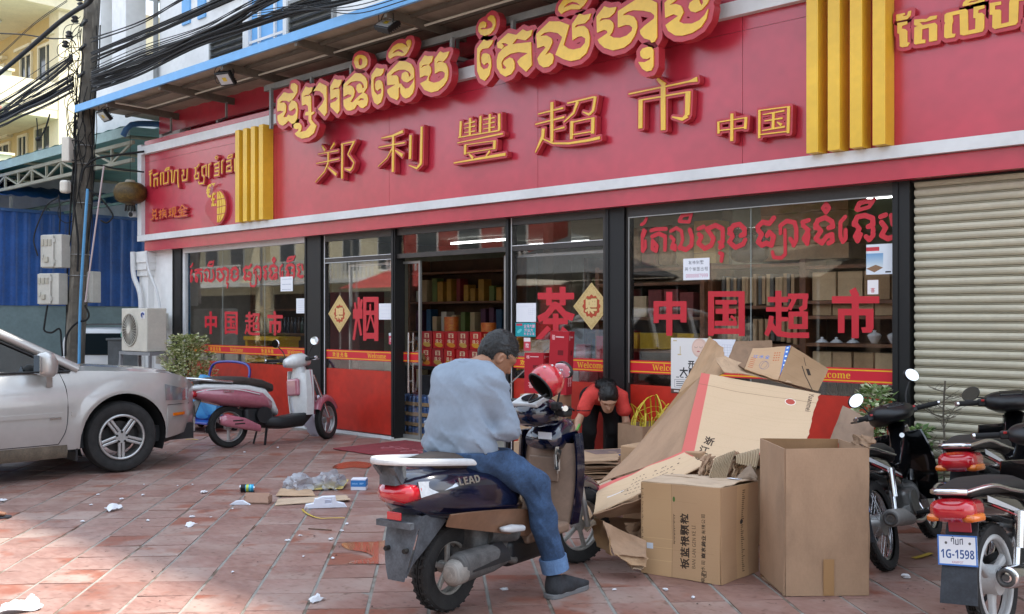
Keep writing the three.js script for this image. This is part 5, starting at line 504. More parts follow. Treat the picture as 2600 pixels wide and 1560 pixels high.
// ---------- things beside the shop's left end ----------
{
const lp=at(330,490,16.8),LN=thing('paper_lantern','old dark gold round lantern hanging beside the sign','lantern',[lp[0],lp[1],lp[2]]);const prof=[];for(let i=0;i<=16;i++){const a=i/ 16*Math.PI;prof.push(new THREE.Vector2(0.09+0.17*Math.pow(Math.sin(a),0.8),-0.17*Math.cos(a)));}
const lg=new THREE.LatheGeometry(prof,48),pa=lg.attributes.position;for(let i=0;i<pa.count;i++){const x=pa.getX(i),z=pa.getZ(i),a=Math.atan2(z,x),r=Math.hypot(x,z)*(1-0.03*Math.abs(Math.sin(a*12)));pa.setX(i,r*Math.cos(a));pa.setZ(i,r*Math.sin(a));}lg.computeVertexNormals();part(LN,'shade',lg,mat(0xffffff,0.55,{map:mottle(0x2e2614,0x7c6228,0.35,4,131),side:THREE.DoubleSide}));part(LN,'top_cap',new THREE.CylinderGeometry(0.07,0.09,0.04,16).translate(0,0.19,0),mat(0x9a9585,0.6));part(LN,'bottom_cap',new THREE.CylinderGeometry(0.09,0.07,0.04,16).translate(0,-0.19,0),mat(0x4a4433,0.6));for(let i=0;i<10;i++){const a=i/ 10*6.283;part(LN,'tassel',rod([0.07*Math.cos(a),-0.2,0.07*Math.sin(a)],[0.08*Math.cos(a),-0.3,0.08*Math.sin(a)],0.008,0.01,5),mat(0x1e1a14,0.8));}part(LN,'cord',rod([0,0.2,0],[0,0.95,0],0.004,0.004,5),M.rubber);
const cp=onZ(357,541,0.22);const cc=thing('security_camera','small white security camera on the end of the sign','camera',[-5.28,cp[1],0.16]);part(cc,'housing',rod([0,0,0],[0.1,-0.02,0.16],0.05,0.05,16),mat(0xb9bcbf,0.4));part(cc,'lens',rod([0.1,-0.02,0.16],[0.104,-0.021,0.168],0.04,0.04,16),M.black);part(cc,'bracket',bar([0.02,0,-0.02],[0.14,-0.03,-0.05],0.03),mat(0xb9bcbf,0.4));
const AC=thing('air_conditioner','cream outdoor air conditioner unit on a grey steel stand','air conditioner',[-4.12,0,0.62]);AC.scale.setScalar(1.08);const acM=tm(0xb9b5a8,0xc9c5b8,0.5,0.8,4,132);part(AC,'casing',rb(0.78,0.62,0.3,0,1.22,0,0.015),acM);const gr=part(AC,'fan_grille',new THREE.TorusGeometry(0.23,0.012,6,36).translate(-0.12,1.22,0.155),tm(0x9b978a,0xaba79a,0.5,0.8,4,133));part(gr,'fan_opening',new THREE.CylinderGeometry(0.225,0.225,0.01,32).rotateX(Math.PI/ 2).translate(-0.12,1.22,0.148),mat(0x4f4a42,0.7));for(let i=0;i<28;i++){const a=i/ 28*6.283;part(gr,'grille_wire',rod([-0.12+0.05*Math.cos(a),1.22+0.05*Math.sin(a),0.165],[-0.12+0.225*Math.cos(a+0.15),1.22+0.225*Math.sin(a+0.15),0.158],0.004,0.004,4),acM);}part(gr,'hub',new THREE.CylinderGeometry(0.055,0.055,0.02,18).rotateX(Math.PI/ 2).translate(-0.12,1.22,0.168),acM);part(AC,'badge',bb(0.22,0.34,1.38,1.48,0.151,0.154),mat(0xd0d0d4,0.4));part(AC,'badge',[new THREE.TorusGeometry(0.03,0.012,6,14,4.5).translate(0.28,1.43,0.157)],mat(0x3a4a86,0.4));const st=tm(0x75777a,0x8b8d90,0.6,0.8,4,134);part(AC,'stand',[bb(-0.45,0.5,0.86,0.905,-0.16,0.16)],st);for(const x of[-0.42,0.46])for(const z of[-0.14,0.14])part(AC,'leg',bb(x-0.02,x+0.02,-0.01,0.86,z-0.02,z+0.02),st);part(AC,'brace',bar([-0.42,0.85,0.14],[-0.6,0.3,0.14],0.03),st);
const mb=thing('electric_box','small white electric box on the pillar above the potted shrub','electric box',[-4.45,1.25,0.14]);part(mb,'box',rb(0.22,0.26,0.1,0,0.2,0,0.01),acM);part(mb,'window',bb(-0.06,0.06,0.22,0.27,0.051,0.054),mat(0x5e5a50,0.2));part(mb,'conduit',rod([0.0,-0.35,0],[0,0.07,0],0.012,0.012,8),acM);const jb2=part(mb,'junction_box',rb(0.3,0.14,0.1,0.05,-0.42,0.02,0.01),acM);part(mb,'hose',tube([[0.1,-0.34,0],[0.16,-0.22,0.05],[0.28,-0.2,0.05],[0.36,-0.3,0],[0.34,-0.55,0]],0.025,7),tm(0x8b7f72,0xa0948a,0.8,0.3,4,135));
solo('drain_pipe','white plastic drain pipe down the pillar','pipe',tube([[-5.26,2.6,0.25],[-5.24,2.2,0.24],[-5.1,1.9,0.2],[-5.1,0.95,0.2],[-5.1,0,0.2]],0.04,9),M.whiteTrim);solo('drain_pipe','thin white pipe slanting down the pillar towards the electric box','pipe',tube([[-4.85,2.6,0.22],[-4.8,2.3,0.2],[-4.62,1.9,0.14],[-4.56,1.4,0.1],[-4.62,0.9,0.1]],0.022,8),M.whiteTrim);
solo('styrofoam_crate','white styrofoam crate under the air conditioner stand','crate',[rb(0.7,0.3,0.4,0,0.15,0,0.02),rb(0.74,0.06,0.44,0,0.325,0,0.02)],tm(0xb9b8b3,0xcbcac5,0.85,0.5,4,136),null,[-4.75,0,0.62]);solo('blue_crate','blue plastic crate on the styrofoam crate','crate',[bb(-0.16,0.16,0,0.02,-0.12,0.12),bb(-0.16,-0.14,0.02,0.2,-0.12,0.12),bb(0.14,0.16,0.02,0.2,-0.12,0.12),bb(-0.139,0.139,0.02,0.2,0.1,0.12),bb(-0.139,0.139,0.02,0.2,-0.12,-0.1)],mat(0x1d62a8,0.5),null,[-4.85,0.356,0.6]);
solo('grey_counter','plain grey metal counter behind the air conditioner stand','counter',[rb(0.95,1.12,0.6,0,0.56,0,0.01),rb(1.0,0.04,0.64,0,1.14,0,0.008)],tm(0x55595c,0x676b6e,0.6,0.9,4,137),null,[-6.15,-0.012,-0.35],0.55);solo('water_cooler','red drink cooler with white lid on the grey counter','cooler',[new THREE.CylinderGeometry(0.13,0.11,0.26,18).translate(0,0.13,0),new THREE.CylinderGeometry(0.135,0.135,0.03,18).translate(0,0.275,0)],mat(0xa51d22,0.4),null,[-5.72,1.16,-0.25]);solo('mint_box','mint green box on the grey counter','box',[rb(0.34,0.1,0.2,0,0.05,0,0.01)],mat(0x6aa89a,0.6),null,[-6.3,1.16,-0.25],0.5);
const VN=thing('white_van','white van seen from behind, parked past the utility pole','van',[...onY(228,970).map((v,i)=>i===1?0:v)],YAW-0.15);VN.position.set(-8.3,0,-1.4);VN.scale.setScalar(0.8);const vw=mat(0xc9cbce,0.3,{clearcoat:0.8});part(VN,'body',[loft([[-2.2,0.95,0,0.45,0.8,5],[-2.1,1.0,0,0.62,0.84,5],[0,1.0,0,0.66,0.86,5],[1.9,1.0,0,0.66,0.85,5],[2.05,0.98,0,0.6,0.82,5]],28).rotateY(-Math.PI/ 2)],vw);part(VN,'rear_window',rb(1.36,0.5,0.03,0,1.28,2.06,0.08,3),mat(0x1a2226,0.05));for(const s of[-1,1]){part(VN,'tail_light',rb(0.14,0.34,0.05,s*0.68,0.82,2.05,0.03,3),mat(0xa01822,0.2));for(const z of[-1.3,1.35]){const w=part(VN,'wheel',new THREE.CylinderGeometry(0.32,0.32,0.2,24).rotateZ(Math.PI/ 2).translate(s*0.74,0.32,z),M.rubber);part(w,'rim',new THREE.CylinderGeometry(0.19,0.19,0.21,20).rotateZ(Math.PI/ 2).translate(s*0.74,0.32,z),M.alu);}}part(VN,'bumper',rb(1.66,0.2,0.14,0,0.48,2.08,0.05,3),vw);part(VN,'roof_rack',[bar([-0.7,1.72,1.9],[-0.7,1.72,-1.5],0.04),bar([0.7,1.72,1.9],[0.7,1.72,-1.5],0.04)],M.blackPl);
}
// ---------- across the street: what the glass mirrors ----------
{
const yl=tm(0xcbb070,0xdcc386,0.9,2.5,4,141),crm=tm(0xc9bfa0,0xdcd2b4,0.9,2.5,4,142),rd2=tm(0x9e2f2a,0xb23c34,0.7,1.5,4,143),gw=mat(0x1c2a33,0.1),wh=tm(0xc6c6c2,0xd8d8d4,0.8,1.5,4,144),bg=tm(0x9b9080,0xb3a895,0.8,0.5,5,145);
const house=(label,x0,x1,h,m,floors,roofM,gable)=>{const t=thing('street_house',label,'building',[(x0+x1)/ 2,0,21]),w=x1-x0;part(t,'wall',bb(-w/ 2,w/ 2,-0.15,h,0,8),m);for(let f=1;f<floors;f++){const y=f*3.3;const b=part(t,'balcony',[bb(-w/ 2,w/ 2,y-0.2,y,-1.2,0)],wh);part(b,'handrail',bb(-w/ 2,w/ 2,y+0.85,y+0.92,-1.18,-1.1),wh);for(let x=-w/ 2+0.2;x<w/ 2;x+=0.28)part(b,'baluster',bb(x,x+0.1,y,y+0.85,-1.17,-1.11),wh);for(let x=-w/ 2+1;x<w/ 2-1;x+=2.6){const q=part(t,'window',bb(x-0.08,x+1.28,y+0.3,y+2.4,-0.05,-0.001),wh);part(q,'pane',bb(x,x+1.2,y+0.4,y+2.3,-0.06,-0.051),gw);}}part(t,'shopfront',bb(-w/ 2+0.4,w/ 2-0.4,-0.1,2.7,-0.03,-0.001),M.dark);if(gable)part(t,'roof',ext(shp([[-w/ 2-0.4,h],[w/ 2+0.4,h],[0,h+w*0.28]]),8,0,0),roofM);else part(t,'roof',bb(-w/ 2-0.2,w/ 2+0.2,h,h+0.3,-0.6,8.2),wh);return t;};
house('yellow shophouse with white balconies across the street',-62,-47,10.5,yl,3,rd2);house('cream shophouse with balcony rails across the street',-46.5,-35,10.3,crm,3,rd2);house('gabled cream house across the street',-34,-24,7.2,crm,2,bg,true);house('white shop with a red front across the street',-23.5,-15,6.8,rd2,2,rd2);house('beige corrugated market hall across the street',-14,6,5.6,bg,1,bg);house('pale shophouse across the street behind the photographer',7,30,9.5,wh,3,rd2);
const aw=(label,x0,x1,z0,y0,m)=>{const t=thing('market_awning',label,'awning');const rows=[];const n=Math.round((x1-x0)/ 0.12);for(let i=0;i<=n;i++){const x=x0+(x1-x0)*i/ n,d=i%2?0.03:0;rows.push([[x,y0+d,z0],[x,y0+1.1+d,z0+3.4]]);}part(t,'sheet',grid(rows,0.005),m);for(const x of[x0+0.1,(x0+x1)/ 2,x1-0.1])part(t,'post',rod([x,-0.13,z0+0.1],[x,y0+0.02,z0+0.1],0.04),M.greySteel);};
aw('red sheet awning over the far pavement',-23.5,-15,17.4,2.7,rd2);aw('tan corrugated awning over the far market stalls',-14,-2,17.4,2.6,bg);aw('yellow canvas awning before the yellow shophouse',-60,-48,17.4,2.8,yl);
const tn=thing('market_tent','grey pyramid market tent across the street','tent',[-9,0,15.5]);part(tn,'roof',new THREE.ConeGeometry(3.2,1.3,4).rotateY(Math.PI/ 4).translate(0,3.4,0),tm(0x4c4d4c,0x5e5f5e,0.8,1.5,4,146));for(const[x,z]of[[-2.2,-2.2],[2.2,-2.2],[-2.2,2.2],[2.2,2.2]])part(tn,'post',rod([x,-0.13,z],[x,2.78,z],0.04),M.alu);
const lf=mat(0xffffff,0.8,{map:mottle(0x2f4a1e,0x5a7a34,0.4,4,147),side:THREE.DoubleSide});const tr=thing('street_tree','leafy green tree across the street','tree',[-1.5,0,19.5]);part(tr,'trunk',[rod([0,-0.15,0],[0.1,3,0],0.22,0.15),rod([0.1,3,0],[1,5,0.5],0.12,0.06),rod([0.1,3,0],[-1,5,-0.4],0.12,0.06)],tm(0x5a4a3a,0x705e4c,0.9,0.6,4,148));const l=[];for(let i=0;i<3200;i++){const a=rnd()*6.283,b=Math.acos(2*rnd()-1),r=2.6*Math.cbrt(rnd())*(0.8+0.3*Math.sin(3*a+2*b));l.push(new THREE.PlaneGeometry(0.2,0.12).rotateX(rnd()*6).rotateY(rnd()*6).translate(r*Math.sin(b)*Math.cos(a),5.4+0.8*r*Math.cos(b),r*Math.sin(b)*Math.sin(a)));}part(tr,'crown',l,lf);
}
// ---------- vehicles (each built along +x, right side +z) ----------
const tyreM=mat(0xffffff,0.85,{map:mottle(0x1a1a1a,0x2c2b2a,0.2,5,151),bumpMap:bumpT,bumpScale:0.002});
function tyreG(R,w,r){const h=w/ 2,p=[[r,-h*0.75],[r+(R-r)*0.25,-h*0.95],[r+(R-r)*0.6,-h],[R-(R-r)*0.18,-h*0.93],[R-0.006,-h*0.72],[R,-h*0.5]];const g=[];for(const k of[-0.3,0,0.3])g.push([R,h*k-0.006],[R-0.007,h*k-0.004],[R-0.007,h*k+0.004],[R,h*k+0.006]);const all=[...p,...g,...p.slice().reverse().map(q=>[q[0],-q[1]])].map(q=>new THREE.Vector2(q[0],q[1]));return toCreasedNormals(new THREE.LatheGeometry(all,44),0.6).rotateX(Math.PI/ 2);}
function blocks(R,w,n){const l=[];for(let i=0;i<n;i++){const a=i/ n*6.2832;for(const s of[-1,1])l.push(bx(0.014,0.006,w*0.36).rotateY(s*0.5).translate(0,R-0.002,s*w*0.22).rotateZ(a+s*3.14/ n));}return l;}
function rimSpokes(r,w,n,sw,m,tw=0){const l=[new THREE.TorusGeometry(r,w*0.16,8,40).translate(0,0,w*0.3),new THREE.TorusGeometry(r,w*0.16,8,40).translate(0,0,-w*0.3),new THREE.CylinderGeometry(r,r,w*0.7,40,1,true).rotateX(Math.PI/ 2),new THREE.CylinderGeometry(r*0.24,r*0.24,w*0.8,20).rotateX(Math.PI/ 2)];for(let i=0;i<n;i++){const a=i/ n*6.2832+tw;l.push(rb(r*0.86,sw,w*0.28,r*0.55,0,w*0.12,sw*0.3).rotateZ(a));}return l;}
function wireSpokes(r,w,n){const l=[];for(let i=0;i<n;i++){const a=i/ n*6.2832,b=a+(i%2?0.5:-0.5),s=i%4<2?1:-1;l.push(rod([0.05*Math.cos(b),0.05*Math.sin(b),s*w*0.5],[r*Math.cos(a),r*Math.sin(a),0],0.002,0.002,4));}return l;}
const chromeM=mat(0xcfd0d2,0.18,{metalness:1}),alloyM=mat(0xffffff,0.38,{map:mottle(0xa9a9a8,0xc0c0be,0.3,5,152),metalness:0.75}),dustyM=mat(0xffffff,0.7,{map:mottle(0x3e3d3c,0x5a5856,0.25,5,153)});
const mirrorM=mat(0xdfe3e6,0.02,{metalness:1}),redLens=mat(0xb01020,0.12,{clearcoat:1}),amberM=mat(0xd06a10,0.2,{clearcoat:1}),clearLens=mat(0xffffff,0.12,{map:mottle(0x8a8c90,0xa2a4a8,0.05,5,154),metalness:0.6,clearcoat:1});
function textGeo(str,size,depth,font='bold',stretch=1){const k=100/ size,b=[-size*0.1,-size*0.35,size*str.length*0.85*stretch,size*1.1];return traceShapes(x=>{x.save();x.scale(1/ k*stretch,-1/ k);x.font=`${font} 100px sans-serif`;x.fillText(str,0,0);x.restore();},b,60/ size).map(s=>ext(s,depth));}
{ 
const car=thing('silver_suv','silver sport utility car parked nose to the shop','car',[0.6,0,3.6],Math.PI/ 2);
const silverT=tex(256,(u,v)=>{const t=fbm(u,v,4,5,160),q=fbm(u,v,40,2,161);const k=0.66+0.05*t+0.02*q;return[k,k*0.985,k*0.96];},1.6);const silver=mat(0xffffff,0.34,{map:silverT,metalness:0.5,clearcoat:1,clearcoatRoughness:0.05});const trim=mat(0x1b1b1c,0.6),dgl=mat(0x0c1214,0.03,{clearcoat:1});
const XW=[0,-2.62],RA=0.43,YW=0.34;const hwx=x=>x>0.35?0.9-0.42*Math.pow((x-0.35)/ 0.6,2.2):x<-3?0.9-0.25*Math.pow((-3-x)/ 0.75,2):0.9;const ytop=x=>x>-0.45?1.0-0.1*Math.pow((x+0.45)/ 1.35,1.5)-0.1*Math.pow(Math.max(0,x-0.5)/ 0.42,2):1.0+0.02*Math.min(1,-0.45-x);const ybot=x=>{let y=0.27;for(const w of XW){const d=Math.abs(x-w);if(d<RA)y=Math.max(y,YW+Math.sqrt(RA*RA-d*d));}if(x>0.43)y=0.3+0.06*(x-0.43)/ 0.5;return y;};
const secz=(x,y)=>{const t=(y-0.27)/ 0.73;let k=1-0.1*Math.pow(Math.max(0,t-0.55)/ 0.45,2)-0.035*Math.pow(Math.max(0,0.35-t)/ 0.35,1.5);for(const w of XW){const d=Math.hypot(x-w,(y-YW));if(d<0.56)k+=0.014*(1-Math.abs(d-0.46)/ 0.1>0?1-Math.abs(d-0.46)/ 0.1:0);}return hwx(x)*k;};
const xs=[];for(let x=-3.75;x<=0.931;x+=0.04)xs.push(x);for(const w of XW)xs.push(w-RA-0.001,w-RA+0.004,w+RA-0.004,w+RA+0.001);xs.sort((a,b)=>a-b);
const side=s=>grid(xs.map(x=>{const r=[];for(let j=0;j<=22;j++){const y=ybot(x)+(ytop(x)-ybot(x))*j/ 22;r.push([x,y,s*secz(x,y)]);}return s>0?r:r.reverse();}));
const hoodXs=xs.filter(x=>x>-0.5),hood=grid(hoodXs.map(x=>{const r=[];for(let j=0;j<=16;j++){const u=j/ 8-1,z=u*secz(x,ytop(x));r.push([x,ytop(x)+0.05*(1-u*u)+(Math.abs(Math.abs(u)-0.7)<0.1?0.008:0),-z]);}return r;}));
const nose=grid([...Array(15)].map((_,i)=>{const y=0.3+0.5*i/ 14;const r=[];for(let j=0;j<=16;j++){const u=j/ 8-1;r.push([0.93+0.06*(1-u*u)+(y<0.6?0.03:0),y,u*secz(0.93,y)]);}return r;}));
part(car,'body',[side(1),side(-1),hood,nose,grid([[[0.93,0.8,-0.46],[0.93,0.8,0.46]],[[0.6,0.95,-0.7],[0.6,0.95,0.7]]])],silver);
part(car,'underbody',[bb(-3.6,0.8,0.26,0.42,-0.76,0.76),bb(-2.1,-0.47,0.24,0.32,-0.82,0.82)],trim);
const rs=[[-0.42,1.0,0.8],[-0.8,1.2,0.74],[-1.25,1.42,0.67],[-1.6,1.56,0.62],[-2.2,1.63,0.6],[-3.0,1.61,0.59],[-3.5,1.5,0.6],[-3.72,1.05,0.75]];
part(car,'roof',[grid(rs.slice(2,7).map(([x,y,z])=>{const r=[];for(let j=0;j<=10;j++){const u=j/ 5-1;r.push([x,y+0.05*(1-u*u),-u*z]);}return r;}),0.02)],silver);
for(const s of[-1,1]){part(car,'pillar',[tube(rs.slice(0,5).map(p=>[p[0],p[1]+0.015,s*p[2]]),0.045,8,30),tube(rs.slice(4).map(p=>[p[0],p[1],s*p[2]]),0.05,8,20),bar([-1.62,1.02,s*0.83],[-1.68,1.57,s*0.63],0.07,0.1),bar([-2.75,1.02,s*0.83],[-2.8,1.6,s*0.62],0.08,0.1)],silver);part(car,'side_window',mesh4((u,v)=>{const x=-0.6-2.9*u,yt=u<0.34?1.1+1.37*u:1.57,y=1.005+(yt-1.005)*v;return[x,y,s*(0.805-0.36*(y-1.0))];},24,4),mat(0x0d1518,0.03,{transmission:0.35,thickness:0,clearcoat:1}));part(car,'window_seal',[tube([[-0.5,1.0,s*0.825],[-1.6,1.006,s*0.828],[-3.5,1.02,s*0.82]],0.012,6,30),tube([[-0.52,1.0,s*0.81],[-0.95,1.22,s*0.735],[-1.35,1.42,s*0.67],[-1.62,1.54,s*0.63]],0.012,6,20)],trim);part(car,'quarter_panel_corner',ext(shp([[-0.5,1.005],[-0.78,1.01],[-0.78,1.13]]),0.01,0,0).translate(0,0,s>0?0.79:-0.8),trim);}
part(car,'windshield',mesh4((u,v)=>[-0.4-1.2*v,1.02+0.5*v,(u*2-1)*(0.78-0.14*v)],6,4),dgl);part(car,'dashboard',rb(0.5,0.1,1.4,-0.9,1.0,0,0.04),trim);for(const z of[-0.36,0.36])part(car,'seat',[rb(0.14,0.62,0.46,-1.85,1.0,z,0.06),rb(0.1,0.2,0.26,-1.88,1.38,z,0.05)],mat(0x6b6258,0.8));part(car,'steering_wheel',new THREE.TorusGeometry(0.17,0.018,8,26).rotateY(1.3).translate(-1.1,1.05,-0.36),trim);
part(car,'wiper',bar([-0.38,1.045,0.6],[-0.5,1.075,0.15],0.015),trim);part(car,'cowl',bb(-0.5,-0.38,1.0,1.03,-0.74,0.74),trim);
const dl=(p,n)=>part(car,n,tube(p,0.0035,4,40),mat(0x151515,0.8));const zz=(x,y,d=0.001)=>[x,y,secz(x,y)+d];dl([zz(-0.6,0.995),zz(-0.56,0.85),zz(-0.55,0.65),zz(-0.57,0.45),zz(-0.63,0.33)],'door_gap');dl([zz(-1.75,0.99),zz(-1.76,0.7),zz(-1.75,0.33)],'door_gap');dl([zz(-0.63,0.33),zz(-1.2,0.33),zz(-1.75,0.33)],'door_gap');
part(car,'side_moulding',grid([[0.57,0.62],[0.62,0.62]].map((_,i)=>{const r=[];for(let x=-2.0;x<=-0.5;x+=0.1)r.push([x,0.585+i*0.04,secz(x,0.6)+0.012]);return r;}),0.02),silver);part(car,'badge',bb(-0.72,-0.62,0.565,0.58,0.918,0.922),chromeM);part(car,'side_moulding',grid([0,1].map(i=>{const r=[];for(let x=-0.52;x<=-0.46;x+=0.02)r.push([x,0.585+i*0.04,secz(x,0.6)+0.012]);return r;}),0.02),silver);
part(car,'sill_cover',grid([0,1,2].map(i=>{const r=[];for(let x=-2.15;x<=-0.46;x+=0.1)r.push([x,0.2+0.06*i,secz(x,0.3)+[0.0,0.02,0.004][i]]);return r;}),0.02),tm(0x4f4438,0x6b5e4e,0.8,0.5,5,162));part(car,'mud_flap',bb(-0.47,-0.45,0.16,0.42,0.62,0.88),trim);
part(car,'arch_liner',[new THREE.CylinderGeometry(0.428,0.428,0.42,30,1,true,Math.PI/ 2-0.35,Math.PI+0.7).rotateX(Math.PI/ 2).translate(0,YW,0.66),bb(-0.48,0.8,0.3,0.86,-0.5,0.46)],mat(0x0b0b0b,0.95,{side:THREE.DoubleSide}));
part(car,'headlight',mesh4((u,v)=>{const x=0.42+0.34*u,y=0.68+0.16*v-0.06*u*v-0.02*u;return[x,y,secz(x,y)+0.006];},8,5),clearLens);part(car,'side_marker',mesh4((u,v)=>{const x=0.5+0.16*u,y=0.52+0.03*v;return[x,y,secz(x,y)+0.034];},5,1,0.012),amberM);dl([zz(0.44,0.63),zz(0.6,0.63),zz(0.78,0.62)],'bumper_gap');part(car,'bumper',[mesh4((u,v)=>{const x=0.44+0.49*u,y=0.3+0.06*u+(0.31-0.06*u)*v;return[x,y,secz(x,y)+0.02*Math.sin(v*3.1)];},10,8,0.02),],silver);part(car,'bumper_lip',mesh4((u,v)=>{const x=0.44+0.44*u,y=0.25+0.07*u+0.06*v;return[x,y,secz(x,0.3)-0.06+0.04*v];},10,2,0.02),trim);
const mir=part(car,'door_mirror',loft([[-0.86,1.08,0.98,0.09,0.03,3],[-0.8,1.08,0.98,0.115,0.09,3.2],[-0.73,1.07,0.97,0.11,0.09,3],[-0.68,1.06,0.95,0.07,0.05,2.5]],18),silver);part(mir,'mirror_foot',[bar([-0.74,1.0,0.95],[-0.7,0.9,0.86],0.05,0.1)],silver);part(mir,'mirror_glass',rb(0.008,0.17,0.14,-0.862,1.08,0.98,0.03,3),mirrorM);
for(const x of XW)for(const s of[-1,1]){const w=part(car,'wheel',[tyreG(0.345,0.235,0.215)],tyreM);w.position.set(x,0.345,s*0.76);if(s<0)w.rotation.y=Math.PI;if(x===0)w.rotation.y+=-0.12;const l=[new THREE.TorusGeometry(0.21,0.014,8,44).translate(0,0,0.1),new THREE.CylinderGeometry(0.208,0.2,0.17,44,1,true).rotateX(Math.PI/ 2),new THREE.CylinderGeometry(0.06,0.065,0.05,24).rotateX(Math.PI/ 2).translate(0,0,0.07)];for(let k=0;k<5;k++){const a=k/ 5*6.283-Math.PI/ 2;for(const o of[-0.014,0.014])l.push(rb(0.165,0.03,0.035,0.12,o*1.3,0.078,0.01).rotateZ(a));}const rim=part(w,'rim',l,alloyM);part(w,'brake_disc',new THREE.CylinderGeometry(0.15,0.15,0.02,30).rotateX(Math.PI/ 2),mat(0x3a3836,0.5,{metalness:0.6}));for(let k=0;k<5;k++){const a=k/ 5*6.283-Math.PI/ 2+0.628;part(w,'wheel_nut',new THREE.CylinderGeometry(0.011,0.011,0.02,6).rotateX(Math.PI/ 2).translate(0.05*Math.cos(a),0.05*Math.sin(a),0.1),M.dark);}}
}
function handlebar(parent,o){ 
const g=o.node;const m=(n,ge,ma)=>part(g,n,ge,ma);for(const s of[-1,1]){m('grip',rod([0.0,0.03,s*0.2],[-0.09,0.035,s*0.33],0.017,0.017,12),M.rubber);m('bar_end',rod([-0.09,0.035,s*0.33],[-0.098,0.035,s*0.342],0.019,0.016,12),chromeM);m('lever',tube([[0.03,0.02,s*0.17],[0.05,0.015,s*0.24],[-0.03,0.02,s*0.34]],0.006,6),o.lever||M.blackPl);m('switch_box',rb(0.05,0.05,0.06,0.0,0.03,s*0.175,0.012),M.blackPl);}
}
function mirrorOn(g,s,h,m,rx=0.06,ry=0.042,tilt=0,lean=0.1){const st=part(g,'mirror',tube([[0.03,0.05,s*0.15],[0.035,0.05+h*0.5,s*(0.16+lean*0.3)],[0.02,0.05+h,s*(0.18+lean)]],0.006,6,14),M.blackPl);const hd=ball(1,0,0,0,0.02,ry,rx,20),gl=new THREE.CylinderGeometry(1,1,0.004,28).rotateZ(Math.PI/ 2).scale(1,ry*0.93,rx*0.93).translate(-0.02,0,0);for(const q of[hd,gl])q.rotateX(tilt*s).rotateY(0.12*s).translate(0.02,0.05+h+0.02,s*(0.18+lean));part(st,'mirror_shell',hd,m);part(st,'mirror_glass',gl,mirrorM);}
const node=(parent,name,x,y,z)=>{const g=new THREE.Group();g.name=name;g.position.set(x,y,z);parent.add(g);return g;};
